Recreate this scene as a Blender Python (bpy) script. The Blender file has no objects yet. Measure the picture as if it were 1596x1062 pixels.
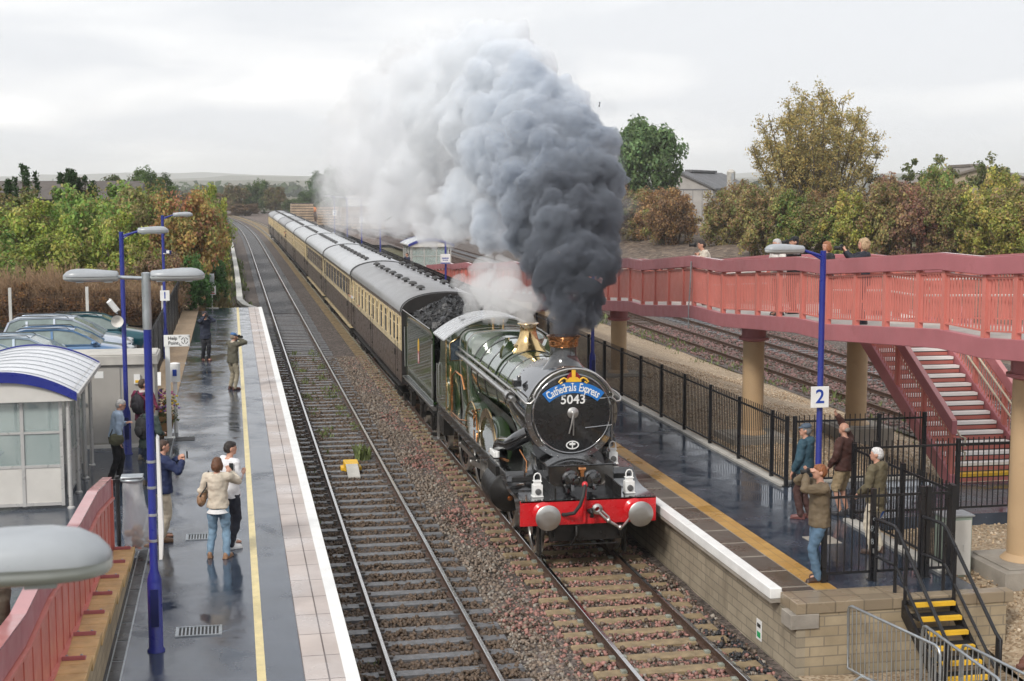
import bpy, math, random
import numpy as np
from mathutils import Vector, Matrix, noise as mnoise
SC = bpy.context.scene
COL = SC.collection
RND = random.Random(7)
PI = math.pi

# ---------------------------------------------------------------- mesh builder
class MB:
    """collects shapes; build() links them as ONE mesh object (coordinates are stored relative to o)"""
    def __init__(s, o=(0, 0, 0)):
        s.v = []; s.f = []; s.m = []; s.mi = 0; s.o = Vector(o); s.xf = None
    def add(s, vs, fs):
        n = len(s.v)
        if s.xf is not None: vs = [s.xf @ Vector(p) for p in vs]
        s.v += [(p[0]-s.o[0], p[1]-s.o[1], p[2]-s.o[2]) for p in vs]
        s.f += [tuple(i+n for i in f) for f in fs]
        s.m += [s.mi]*len(fs)
        return s
    def box(s, x0, x1, y0, y1, z0, z1):
        return s.add([(x0,y0,z0),(x1,y0,z0),(x1,y1,z0),(x0,y1,z0),(x0,y0,z1),(x1,y0,z1),(x1,y1,z1),(x0,y1,z1)],
                     [(3,2,1,0),(4,5,6,7),(0,1,5,4),(1,2,6,5),(2,3,7,6),(3,0,4,7)])
    def cbox(s, c, d):
        return s.box(c[0]-d[0]/2, c[0]+d[0]/2, c[1]-d[1]/2, c[1]+d[1]/2, c[2]-d[2]/2, c[2]+d[2]/2)
    def bar(s, a, b, w, h, up=(0,0,1)):
        a = Vector(a); b = Vector(b); d = (b-a).normalized(); u = Vector(up)
        r = d.cross(u)
        if r.length < 1e-4: r = d.cross(Vector((0,1,0)))
        r.normalize(); u = r.cross(d).normalized()
        vs = []
        for p in (a, b):
            for i, j in ((-1,-1),(1,-1),(1,1),(-1,1)): vs.append(p + r*(i*w/2) + u*(j*h/2))
        return s.add(vs, [(0,1,2,3),(7,6,5,4),(0,4,5,1),(1,5,6,2),(2,6,7,3),(3,7,4,0)])
    def rings(s, rs, cap0=True, cap1=True, closed=False):
        n = len(rs[0]); vs = [p for r in rs for p in r]; fs = []
        k = len(rs)
        for i in range(k if closed else k-1):
            a = i*n; b = ((i+1) % k)*n
            for j in range(n): fs.append((a+j, a+(j+1) % n, b+(j+1) % n, b+j))
        if not closed:
            if cap0: fs.append(tuple(range(n-1, -1, -1)))
            if cap1: fs.append(tuple((k-1)*n+j for j in range(n)))
        return s.add(vs, fs)
    def tube(s, pts, r, n=8, closed=False, cap=True):
        P = [Vector(p) for p in pts]; k = len(P)
        rr = r if isinstance(r, (list, tuple)) else [r]*k
        rs = []; pu = None
        for i in range(k):
            if closed: t = P[(i+1) % k]-P[i-1]
            else: t = P[min(i+1, k-1)]-P[max(i-1, 0)]
            t.normalize()
            if pu is None:
                u = Vector((0,0,1)) if abs(t.z) < .9 else Vector((0,1,0))
            else: u = pu
            x = t.cross(u).normalized(); u = x.cross(t).normalized(); pu = u
            rs.append([P[i] + (x*math.cos(2*PI*j/n) + u*math.sin(2*PI*j/n))*rr[i] for j in range(n)])
        return s.rings(rs, cap, cap, closed)
    def cyl(s, a, b, r0, r1=None, n=12, cap=True):
        return s.tube([a, b], [r0, r0 if r1 is None else r1], n, False, cap)
    def lathe(s, prof, c=(0,0,0), ax='z', n=24, a0=0.0, a1=2*PI, cap=False):
        full = abs(a1-a0-2*PI) < 1e-6; k = n if full else n+1
        vs = []
        for r, h in prof:
            for j in range(k):
                t = a0+(a1-a0)*j/n; p, q = r*math.cos(t), r*math.sin(t)
                if ax == 'z': w = (p, q, h)
                elif ax == 'y': w = (p, h, q)
                else: w = (h, p, q)
                vs.append((c[0]+w[0], c[1]+w[1], c[2]+w[2]))
        fs = []
        for i in range(len(prof)-1):
            for j in range(n):
                j2 = (j+1) % k
                f = (i*k+j, i*k+j2, (i+1)*k+j2, (i+1)*k+j)
                fs.append(f if ax != 'y' else f[::-1])
        if cap and full:
            e = len(prof)-1
            fs.append(tuple(range(k-1,-1,-1))); fs.append(tuple(e*k+j for j in range(k)))
        return s.add(vs, fs)
    def prism(s, poly, a, b, ax='y'):
        """2-D polygon extruded: ax='y' poly=(x,z); 'x' poly=(y,z); 'z' poly=(x,y)"""
        def w(p, h): return (p[0],h,p[1]) if ax == 'y' else ((h,p[0],p[1]) if ax == 'x' else (p[0],p[1],h))
        n = len(poly)
        return s.add([w(p,a) for p in poly]+[w(p,b) for p in poly],
                     [tuple(range(n)), tuple(range(2*n-1,n-1,-1))]+[(i,n+i,n+(i+1)%n,(i+1)%n) for i in range(n)])
    def ball(s, c, r, nu=12, nv=8):
        r = (r,r,r) if not isinstance(r,(tuple,list)) else r
        vs = [(c[0],c[1],c[2]-r[2])]; fs = []
        for i in range(1,nv):
            a = -PI/2+PI*i/nv
            for j in range(nu):
                t = 2*PI*j/nu
                vs.append((c[0]+r[0]*math.cos(a)*math.cos(t), c[1]+r[1]*math.cos(a)*math.sin(t), c[2]+r[2]*math.sin(a)))
        vs.append((c[0],c[1],c[2]+r[2])); e = len(vs)-1
        for j in range(nu):
            fs.append((0,1+(j+1)%nu,1+j)); b = 1+(nv-2)*nu
            fs.append((e,b+j,b+(j+1)%nu))
        for i in range(nv-2):
            for j in range(nu):
                a = 1+i*nu; b = a+nu
                fs.append((a+j,a+(j+1)%nu,b+(j+1)%nu,b+j))
        return s.add(vs, fs)
    def quad(s, a, b, c, d): return s.add([a,b,c,d],[(0,1,2,3)])
    def text(s, txt, size, mat, depth=.004):
        v, f = text_geo(txt, size, depth)
        s.add([mat @ Vector(p) for p in v], f); return s
    def mesh(s, name, mats, smooth=None):
        me = bpy.data.meshes.new(name)
        me.from_pydata(s.v, [], s.f); me.validate(clean_customdata=False)
        for m in (mats if isinstance(mats,(list,tuple)) else [mats]): me.materials.append(m)
        if len(me.polygons) == len(s.m): me.polygons.foreach_set('material_index', s.m)
        if smooth is not None:
            me.shade_smooth(); me.set_sharp_from_angle(angle=math.radians(smooth))
        me.update(); return me
    def build(s, name, mats, parent=None, smooth=None, bevel=0, fix=False):
        me = s.mesh(name, mats, smooth)
        if fix:
            import bmesh
            bm = bmesh.new(); bm.from_mesh(me); bmesh.ops.recalc_face_normals(bm, faces=bm.faces); bm.to_mesh(me); bm.free()
        o = bpy.data.objects.new(name, me); COL.objects.link(o)
        if parent is None: o.location = s.o
        else: o.parent = parent
        if bevel:
            b = o.modifiers.new('bevel','BEVEL'); b.width = bevel; b.segments = 2; b.limit_method = 'ANGLE'; b.angle_limit = .6
            b.harden_normals = False
        return o

_TG = {}
def text_geo(txt, size, depth):
    k = (txt, size, depth)
    if k in _TG: return _TG[k]
    cu = bpy.data.curves.new('t','FONT'); cu.body = txt; cu.size = size; cu.align_x = 'CENTER'; cu.align_y = 'CENTER'
    cu.extrude = depth/2; cu.offset = size*.012; cu.resolution_u = 3
    ob = bpy.data.objects.new('t', cu); COL.objects.link(ob)
    dg = bpy.context.evaluated_depsgraph_get(); me = bpy.data.meshes.new_from_object(ob.evaluated_get(dg))
    r = ([tuple(v.co) for v in me.vertices], [tuple(p.vertices) for p in me.polygons])
    bpy.data.objects.remove(ob); bpy.data.curves.remove(cu); bpy.data.meshes.remove(me)
    _TG[k] = r; return r

def tag(o, label=None, cat=None, group=None, kind=None):
    if label: o['label'] = label
    if cat: o['category'] = cat
    if group: o['group'] = group
    if kind: o['kind'] = kind
    return o
def thing(name, label, cat, loc=(0,0,0), rz=0, group=None):
    o = bpy.data.objects.new(name, None); COL.objects.link(o); o.empty_display_size = .2
    o.location = loc; o.rotation_euler = (0,0,rz)
    return tag(o, label, cat, group)
def link_copy(o, parent=None):
    c = o.copy(); COL.objects.link(c)
    if parent is not None: c.parent = parent
    return c
KIDS = {}
def kids(o): return [c for c in bpy.data.objects if c.parent == o]
def dup(root, loc, rz=0, label=None, group=None):
    r = link_copy(root); r.location = loc; r.rotation_euler = (0,0,rz)
    if label: r['label'] = label
    if group: r['group'] = group
    def rec(a, b):
        for ch in a.children:
            if ch == b: continue
            c = link_copy(ch, b); rec(ch, c)
    rec(root, r)
    return r
def struct(o): o['kind'] = 'structure'; return o

# ---------------------------------------------------------------- materials
def nodes(name):
    m = bpy.data.materials.new(name); m.use_nodes = True
    nt = m.node_tree; b = nt.nodes['Principled BSDF']
    return m, nt, b
def rgb(c): return (c[0],c[1],c[2],1)
def mixc(nt, fac, a, b, bt='MIX'):
    n = nt.nodes.new('ShaderNodeMix'); n.data_type = 'RGBA'; n.blend_type = bt
    for i, v in ((0,fac),(6,a),(7,b)):
        if hasattr(v,'is_linked') or hasattr(v,'links'): nt.links.new(v, n.inputs[i])
        elif i == 0: n.inputs[0].default_value = v
        else: n.inputs[i].default_value = rgb(v)
    return n.outputs[2]
def noise(nt, co, scale, detail=3, rough=.55, dist=0):
    n = nt.nodes.new('ShaderNodeTexNoise'); n.inputs['Scale'].default_value = scale; n.inputs['Detail'].default_value = detail
    n.inputs['Roughness'].default_value = rough; n.inputs['Distortion'].default_value = dist
    if co is not None: nt.links.new(co, n.inputs['Vector'])
    return n.outputs['Fac']
def ramp(nt, fac, stops):
    n = nt.nodes.new('ShaderNodeValToRGB'); e = n.color_ramp.elements
    while len(e) < len(stops): e.new(.5)
    for i, (p, c) in enumerate(stops):
        e[i].position = p; e[i].color = rgb(c) if isinstance(c,(tuple,list)) else (c,c,c,1)
    nt.links.new(fac, n.inputs[0]); return n.outputs[0]
def coords(nt, kind='Object', scale=None):
    t = nt.nodes.new('ShaderNodeTexCoord'); o = t.outputs[kind]
    if scale:
        mp = nt.nodes.new('ShaderNodeMapping'); mp.inputs['Scale'].default_value = scale
        nt.links.new(o, mp.inputs[0]); o = mp.outputs[0]
    return o
def bump(nt, b, h, strength=.3, dist=.02):
    n = nt.nodes.new('ShaderNodeBump'); n.inputs['Strength'].default_value = strength; n.inputs['Distance'].default_value = dist
    nt.links.new(h, n.inputs['Height']); nt.links.new(n.outputs[0], b.inputs['Normal']); return n
def M(name, col, rough=.55, metal=0, var=.18, scale=3, bmp=0, bscale=40, coat=0, rvar=.12, spec=.5, alt=None, altw=.5):
    m, nt, b = nodes(name); co = coords(nt)
    f = noise(nt, co, scale, 4)
    dk = tuple(c*(1-var) for c in col); lt = tuple(min(1,c*(1+var)) for c in col)
    c = ramp(nt, f, [(.3,dk),(.7,lt)])
    if alt:
        f2 = noise(nt, co, scale*.37+1, 5, .65)
        c = mixc(nt, ramp(nt, f2, [(altw,0),(altw+.15,1)]), c, alt)
    nt.links.new(c, b.inputs['Base Color'])
    b.inputs['Metallic'].default_value = metal; b.inputs['Specular IOR Level'].default_value = spec
    r = ramp(nt, noise(nt, co, scale*2.3, 3), [(.3,max(.02,rough-rvar)),(.7,min(1,rough+rvar))])
    nt.links.new(r, b.inputs['Roughness'])
    if coat: b.inputs['Coat Weight'].default_value = coat; b.inputs['Coat Roughness'].default_value = .08
    if bmp: bump(nt, b, noise(nt, co, bscale, 4), bmp)
    return m
def glass(name, tint=(.75,.85,.85), rough=.02, alpha=.3):
    m, nt, b = nodes(name)
    b.inputs['Base Color'].default_value = rgb(tint); b.inputs['Roughness'].default_value = rough
    b.inputs['Alpha'].default_value = alpha
    return m

MT = {}
MT['blue'] = M('blue_paint', (.012,.022,.21), .35, var=.1, coat=.2)
MT['navy'] = M('dark_blue_paint', (.006,.012,.09), .4)
MT['galv'] = M('galvanised_steel', (.42,.45,.47), .38, .8, .15, 6)
MT['lampgrey'] = M('lamp_housing_grey', (.33,.35,.37), .38, .0, .1, 5)
MT['lampglass'] = M('lamp_bowl', (.55,.58,.58), .15, var=.05)
MT['white'] = M('white_paint', (.78,.78,.76), .45, var=.07, alt=(.6,.58,.54), altw=.62)
MT['offwhite'] = M('off_white_panel', (.6,.58,.54), .5, var=.06)
MT['cream'] = M('cream_panel', (.52,.46,.34), .4, var=.08)
MT['black'] = M('black_paint', (.012,.012,.014), .35, var=.25, rvar=.1)
MT['blackmat'] = M('black_dull', (.016,.015,.015), .6, var=.3)
MT['yellow'] = M('yellow_paint', (.75,.45,.03), .5, var=.12)
MT['red'] = M('bridge_red_paint', (.58,.19,.155), .40, var=.08, scale=1.5)
MT['darkred'] = M('bridge_maroon_paint', (.41,.145,.16), .42, var=.1, scale=1.2, alt=(.36,.12,.13), altw=.6)
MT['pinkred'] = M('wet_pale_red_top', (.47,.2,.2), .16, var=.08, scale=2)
MT['tan'] = M('tan_column_paint', (.48,.33,.19), .5, var=.08, scale=1.2, alt=(.38,.26,.155), altw=.56)
MT['concrete'] = M('concrete', (.30,.27,.23), .8, var=.2, scale=2.5, bmp=.3, bscale=30)
MT['conclight'] = M('pale_concrete', (.47,.45,.41), .75, var=.15, scale=3, bmp=.2)
MT['wood'] = M('timber', (.33,.18,.07), .6, var=.25, scale=4)
MT['rubber'] = M('rubber', (.02,.02,.02), .7)
MT['steel'] = M('bright_steel', (.55,.54,.52), .28, .9, .1, 8)
MT['rust'] = M('rusty_steel', (.075,.042,.028), .7, .2, .3, 12, .2)
MT['railtop'] = M('polished_rail', (.62,.61,.6), .2, 1, .08, 3, rvar=.08)
MT['signtext'] = M('sign_black', (.02,.02,.02), .5)
MT['signblue'] = M('sign_blue', (.01,.05,.32), .5)
MT['signred'] = M('sign_red', (.5,.02,.02), .5)
MT['green'] = M('label_green', (.02,.3,.1), .5)
MT['trough'] = M('concrete_trough', (.55,.54,.5), .7, var=.15, scale=1.5)

def brick_mat(name, c1, c2, mortar, sx, sy, rot=0, stain=None, ax='yz'):
    m, nt, b = nodes(name); co = coords(nt)
    sep = nt.nodes.new('ShaderNodeSeparateXYZ'); nt.links.new(co, sep.inputs[0])
    cb = nt.nodes.new('ShaderNodeCombineXYZ')
    add = nt.nodes.new('ShaderNodeMath'); add.operation = 'ADD'
    nt.links.new(sep.outputs[0], add.inputs[0]); nt.links.new(sep.outputs[1], add.inputs[1])
    nt.links.new(add.outputs[0], cb.inputs[0]); nt.links.new(sep.outputs[2], cb.inputs[1])
    br = nt.nodes.new('ShaderNodeTexBrick'); nt.links.new(cb.outputs[0], br.inputs['Vector'])
    br.inputs['Color1'].default_value = rgb(c1); br.inputs['Color2'].default_value = rgb(c2); br.inputs['Mortar'].default_value = rgb(mortar)
    br.inputs['Scale'].default_value = 1; br.inputs['Brick Width'].default_value = sx; br.inputs['Row Height'].default_value = sy
    br.inputs['Mortar Size'].default_value = .011; br.inputs['Bias'].default_value = -.1
    n = noise(nt, co, 2.2, 5, .6)
    c = mixc(nt, .55, br.outputs[0], ramp(nt, n, [(.3,.55),(.7,1.0)]), 'MULTIPLY')
    if stain:
        n2 = noise(nt, coords(nt,'Object',(1,1,.35)), 1.6, 4, .6)
        c = mixc(nt, ramp(nt, n2, [(.55,0),(.72,.75)]), c, stain)
    nt.links.new(c, b.inputs['Base Color']); b.inputs['Roughness'].default_value = .85
    bump(nt, b, br.outputs['Fac'], -.5, .012)
    return m
MT['brick'] = brick_mat('buff_brick', (.44,.355,.235), (.35,.275,.175), (.26,.215,.155), .44, .15, stain=(.2,.16,.11))
MT['stonewall'] = brick_mat('grey_buff_block', (.39,.33,.24), (.32,.27,.195), (.23,.195,.145), .45, .15, stain=(.17,.14,.10))
MT['coping'] = M('buff_coping_brick', (.52,.34,.15), .65, var=.2, scale=4, bmp=.2)

def asphalt_mat():
    m, nt, b = nodes('wet_asphalt'); co = coords(nt)
    big = noise(nt, co, .75, 5, .6, .6)
    mid = noise(nt, coords(nt,'Object',(1,1,1)), 2.6, 4, .6)
    mx = nt.nodes.new('ShaderNodeMath'); mx.operation = 'MULTIPLY_ADD'
    nt.links.new(mid, mx.inputs[0]); mx.inputs[1].default_value = .35; nt.links.new(big, mx.inputs[2])
    wet = ramp(nt, mx.outputs[0], [(.42,0),(.58,.62),(.74,1)])
    c = ramp(nt, noise(nt, co, 180, 2), [(.3,(.024,.034,.052)),(.7,(.056,.073,.102))])  # blue of the reflected sky is mixed into the base colour
    c = mixc(nt, ramp(nt, mid, [(.4,0),(.75,.5)]), c, (.011,.015,.024))
    nt.links.new(c, b.inputs['Base Color'])
    r = ramp(nt, wet, [(0,.42),(.62,.23),(.85,.15),(1,.06)]); nt.links.new(r, b.inputs['Roughness'])
    b.inputs['Specular IOR Level'].default_value = .8
    bn = nt.nodes.new('ShaderNodeBump'); bn.inputs['Distance'].default_value = .006
    h = noise(nt, co, 120, 3); nt.links.new(h, bn.inputs['Height'])
    st = ramp(nt, wet, [(0,.6),(.6,.22),(1,.03)]); nt.links.new(st, bn.inputs['Strength'])
    b2 = nt.nodes.new('ShaderNodeBump'); b2.inputs['Distance'].default_value = .02; b2.inputs['Strength'].default_value = .22
    nt.links.new(noise(nt, co, 1.7, 3), b2.inputs['Height']); nt.links.new(bn.outputs[0], b2.inputs['Normal'])
    nt.links.new(b2.outputs[0], b.inputs['Normal'])
    return m
MT['asphalt'] = asphalt_mat()
def slab_mat(name, c1, c2, joint, w, l, mortar=.008, rough=.3, off=0.0, x0=0.0):
    m, nt, b = nodes(name); co = coords(nt)
    mp = nt.nodes.new('ShaderNodeMapping'); mp.inputs['Location'].default_value = (-x0,0,0); nt.links.new(co, mp.inputs[0])
    br = nt.nodes.new('ShaderNodeTexBrick'); nt.links.new(mp.outputs[0], br.inputs['Vector'])
    br.offset = off; br.squash = 1
    br.inputs['Scale'].default_value = 1; br.inputs['Brick Width'].default_value = w; br.inputs['Row Height'].default_value = l
    br.inputs['Mortar Size'].default_value = mortar; br.inputs['Bias'].default_value = 0
    br.inputs['Color1'].default_value = rgb(c1); br.inputs['Color2'].default_value = rgb(c2); br.inputs['Mortar'].default_value = rgb(joint)
    n = noise(nt, co, 1.3, 5, .6)
    c = mixc(nt, .5, br.outputs[0], ramp(nt, n, [(.3,.6),(.7,1)]), 'MULTIPLY')
    nt.links.new(c, b.inputs['Base Color'])
    nt.links.new(ramp(nt, noise(nt, co, .9, 4), [(.35,rough*.4),(.65,rough*1.5)]), b.inputs['Roughness'])
    bump(nt, b, br.outputs['Fac'], -.4, .006)
    return m
MT['tiles'] = slab_mat('pale_pink_coping_slabs', (.54,.47,.43), (.49,.43,.40), (.15,.12,.11), .30, .9, .011, .5, x0=.78)
MT['slabs2'] = slab_mat('dark_wet_slabs', (.115,.09,.066), (.085,.068,.052), (.30,.27,.22), .55, .9, .03, .3, x0=7.98)
MT['tactile'] = slab_mat('ochre_tactile_paving', (.50,.29,.075), (.45,.25,.06), (.30,.18,.06), .3, .4, .008, .4)
MT['line'] = M('yellow_line_paint', (.66,.55,.27), .4, var=.12, scale=6, alt=(.36,.31,.19), altw=.60)

def gravel_mat(name, c1, c2, c3, scale, bstr=.8, dist=.03, rough=.85):
    m, nt, b = nodes(name); co = coords(nt)
    v = nt.nodes.new('ShaderNodeTexVoronoi'); v.inputs['Scale'].default_value = scale; nt.links.new(co, v.inputs['Vector'])
    s = nt.nodes.new('ShaderNodeSeparateColor'); nt.links.new(v.outputs['Color'], s.inputs[0])
    c = ramp(nt, s.outputs[0], [(.1,c1),(.5,c2),(.95,c3)])
    n = noise(nt, co, .5, 6, .65)
    c = mixc(nt, .6, c, ramp(nt, n, [(.3,.5),(.7,1.0)]), 'MULTIPLY')
    nt.links.new(c, b.inputs['Base Color']); b.inputs['Roughness'].default_value = rough
    bump(nt, b, v.outputs['Distance'], bstr, dist)
    return m
MT['ballast'] = gravel_mat('ballast_bed', (.045,.035,.029), (.10,.08,.068), (.19,.15,.13), 16)
MT['sandgravel'] = gravel_mat('buff_shingle', (.24,.17,.10), (.38,.28,.18), (.52,.42,.30), 22, .6)
MT['sandpath'] = gravel_mat('buff_path_gravel', (.36,.25,.15), (.42,.30,.19), (.50,.37,.25), 40, .3, .01)
MT['rubble'] = gravel_mat('brown_spoil', (.07,.048,.034), (.14,.098,.068), (.24,.18,.13), 3, .9, .1)
def ground_mat():
    m, nt, b = nodes('rough_grass_ground'); co = coords(nt)
    n = noise(nt, co, .06, 6, .6)
    c = ramp(nt, n, [(.35,(.045,.055,.02)),(.5,(.09,.085,.035)),(.65,(.13,.10,.055))])
    c = mixc(nt, .5, c, ramp(nt, noise(nt, co, 3, 5), [(.3,.5),(.7,1)]), 'MULTIPLY')
    nt.links.new(c, b.inputs['Base Color']); b.inputs['Roughness'].default_value = .9
    bump(nt, b, noise(nt, co, 6, 5), .6, .1)
    return m
MT['ground'] = ground_mat()
MT['yard'] = gravel_mat('yard_ballast', (.09,.065,.052), (.15,.11,.09), (.21,.165,.14), 7, .5, .05)

# ---------------------------------------------------------------- world, sun, camera
w = bpy.data.worlds.new('World'); SC.world = w; w.use_nodes = True
nt = w.node_tree; bg = nt.nodes['Background']
sky = nt.nodes.new('ShaderNodeTexSky'); sky.sky_type = 'NISHITA'; sky.sun_disc = False
SUN_EL, SUN_AZ = math.radians(38), math.radians(-140)
sky.sun_elevation = SUN_EL; sky.sun_rotation = SUN_AZ; sky.air_density = 1.2; sky.dust_density = 2.5
tc = nt.nodes.new('ShaderNodeTexCoord')
sx = nt.nodes.new('ShaderNodeSeparateXYZ'); nt.links.new(tc.outputs['Generated'], sx.inputs[0])
# project the view direction on a flat cloud deck
zz = nt.nodes.new('ShaderNodeMath'); zz.operation = 'MAXIMUM'; nt.links.new(sx.outputs[2], zz.inputs[0]); zz.inputs[1].default_value = 0
za = nt.nodes.new('ShaderNodeMath'); za.operation = 'ADD'; nt.links.new(zz.outputs[0], za.inputs[0]); za.inputs[1].default_value = .13
dv = nt.nodes.new('ShaderNodeVectorMath'); dv.operation = 'DIVIDE'
cz = nt.nodes.new('ShaderNodeCombineXYZ')
for i in range(3): nt.links.new(za.outputs[0], cz.inputs[i])
nt.links.new(tc.outputs['Generated'], dv.inputs[0]); nt.links.new(cz.outputs[0], dv.inputs[1])
cl = noise(nt, dv.outputs[0], .8, 6, .5, .3)
cl2 = noise(nt, dv.outputs[0], .42, 3, .5)
mm = nt.nodes.new('ShaderNodeMath'); mm.operation = 'MULTIPLY_ADD'; nt.links.new(cl2, mm.inputs[0]); mm.inputs[1].default_value = .9; nt.links.new(cl, mm.inputs[2])
CLOUD = ramp(nt, mm.outputs[0], [(.55,(9.2,9.1,8.95)),(.70,(7.0,6.95,6.9)),(.82,(5.5,5.5,5.55)),(.98,(4.5,4.6,4.8))])
cover = ramp(nt, cl, [(.2,.9),(.5,.98)])
sc_ = mixc(nt, cover, sky.outputs[0], CLOUD)
nt.links.new(sc_, bg.inputs[0]); bg.inputs[1].default_value = .115
sun = bpy.data.lights.new('sun','SUN'); sun.energy = 1.5; sun.angle = math.radians(12); sun.color = (1,.96,.9)
so = bpy.data.objects.new('sun', sun); COL.objects.link(so)
so.rotation_euler = (PI/2-SUN_EL, 0, PI-SUN_AZ) if False else (PI/2-SUN_EL, 0, -SUN_AZ+PI)
cam = bpy.data.cameras.new('camera'); cam.lens = 50; cam.sensor_width = 36; cam.clip_end = 20000; cam.clip_start = .1
co_ = bpy.data.objects.new('camera', cam); COL.objects.link(co_); SC.camera = co_
F_ = 2217.0; TILT = math.atan(241/F_); YAW = math.atan(440/math.hypot(F_,241))
co_.location = (0,0,7.0); co_.rotation_euler = (PI/2-TILT, 0, -YAW)
cam.dof.use_dof = True; cam.dof.focus_distance = 27; cam.dof.aperture_fstop = 5.6
SC.view_settings.view_transform = 'Standard'; SC.view_settings.look = 'None'; SC.view_settings.exposure = 0.8; SC.view_settings.gamma = 1
SC.cycles.use_denoising = True
SC.cycles.max_bounces = 8; SC.cycles.transparent_max_bounces = 24; SC.cycles.volume_bounces = 3
SC.cycles.diffuse_bounces = 3; SC.cycles.glossy_bounces = 3; SC.cycles.transmission_bounces = 6
SC.cycles.caustics_reflective = False; SC.cycles.caustics_refractive = False; SC.cycles.use_adaptive_sampling = True; SC.cycles.adaptive_threshold = .02

def off(t): return -5.8e-7*max(0., t-130.)**3        # the line curves away to the left beyond 130 m
def offa(t): return math.atan(1.74e-6*max(0., t-130.)**2)
# ================================================================ terrain, track beds, platforms
def sheet(name, xs, ts, zf, mat, curve=False, kind='structure', zo=0.0):
    """grid sheet over x samples (relative to the track curve when curve) and t samples"""
    vs = []; fs = []
    for t in ts:
        for x in xs: vs.append((x+(off(t) if curve else 0), t, zf(x,t)+zo))
    n = len(xs)
    for i in range(len(ts)-1):
        for j in range(n-1):
            a = i*n+j; fs.append((a,a+1,a+n+1,a+n))
    mb = MB(); mb.add(vs, fs); o = mb.build(name, mat, smooth=60); o['kind'] = kind
    return o
def frange(a, b, n): return [a+(b-a)*i/n for i in range(n+1)]
def sm(a, b, x): x = min(1,max(0,(x-a)/(b-a))); return x*x*(3-2*x)
def wob(x, t, s=.13, a=.1): return a*(mnoise.noise(Vector((x*s,t*s,3.1))))

# whole-country base sheet, below everything else
def ground_z(x, t):
    d = math.hypot(x-3, t-60)
    z = -.55+wob(x,t,.05,.15)
    if x < -9: z += 1.2*sm(-9,-12,x)*(1-sm(250,420,t)*.6)
    if x > 27: z += .9*sm(27,40,x)
    z += -6*sm(500,2500,d)
    return z
xs = sorted(set([-9000,-5000,-2600,-1400,-800,-400,-220,-140]+frange(-100,120,44)+[160,260,400,700,1400,2600,5000,9000]))
ts = sorted(set([-300,-120,-60]+frange(-30,420,90)+[480,560,680,850,1100,1500,2200,3500,6000,10000]))
sheet('ground', xs, ts, ground_z, MT['ground'])
# distant rolling hills
for k,(d,h,s,seed) in enumerate(((2100,36,.0016,1),(3400,60,.0011,5),(5200,84,.0008,9))):
    vs = []; fs = []; n = 120
    for i in range(n+1):
        a = math.radians(-60+120*i/n); 
        for j,(r,q) in enumerate(((d-500,0),(d-220,.55),(d,1),(d+600,.2))):
            x = r*math.sin(a); y = r*math.cos(a)
            hh = h*q*(.62+.55*mnoise.noise(Vector((x*s+seed,y*s,seed)))+.10*mnoise.noise(Vector((x*s*9,y*s*9,seed))))
            vs.append((x,y,-9+max(0,hh)))
    for i in range(n):
        for j in range(3): a = i*4+j; fs.append((a,a+4,a+5,a+1))
    mb = MB(); mb.add(vs,fs); o = mb.build('hills', MT['ground'], smooth=70); o['kind']='structure'

TT = frange(8,130,30)+frange(134,420,72)
def bedz(x,t): return -.175+.03*mnoise.noise(Vector((x*1.3,t*1.3,0)))-(.04 if 4.2<x<5.0 else 0)
sheet('track_bed', frange(1.0,8.4,16), frange(8,75,134)+frange(78,130,26)+frange(134,420,72), bedz, MT['ballast'], True)
# wide brown ballast beyond the platforms
sheet('ballast_yard', [-.2,1.0], frange(72,130,14)+frange(134,420,72), lambda x,t:-.2, MT['ballast'], True)
sheet('yard', [8.4,14,20,28,40], frange(176,420,60), lambda x,t:-.22+.1*mnoise.noise(Vector((x*.2,t*.1,0))), MT['yard'], True)
sheet('grass_verge', [-7,-4,-2.2,-.9,-.2], frange(73,130,20)+frange(134,420,60), lambda x,t: (.5-.7*sm(-3,-.2,x))+wob(x,t,.4,.15), MT['ground'], True, zo=.0)
# buff shingle between platform two and the goods tracks, sloping down to them
def shz(x,t):
    z = .72-.95*sm(14.2,19.2,x)+wob(x,t,.5,.05)
    z -= .75*(1-sm(18.4,20.6,t))*(1-sm(11.0,12.2,x)*.45)
    return z
sheet('gravel', frange(11.0,19.6,20), frange(8,40,32)+frange(44,110,22), shz, MT['sandgravel'])
sheet('gravel', frange(7.9,11.0,8), frange(8,18.75,12), lambda x,t: -.08+wob(x,t,.7,.05), MT['sandgravel'])
sheet('goods_track_bed', frange(19.2,28.5,20), frange(8,130,61)+frange(140,420,28), lambda x,t: -.2+.04*mnoise.noise(Vector((x*1.1,t*1.1,7)))+.55*sm(26,28.5,x), MT['ballast'], True)
sheet('bare_earth', frange(28.3,58,20), frange(8,190,60), lambda x,t: .3+1.6*sm(29,46,x)+wob(x,t,.3,.3)+.25*mnoise.noise(Vector((x*.9,t*.5,2))), MT['rubble'], False)

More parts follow.
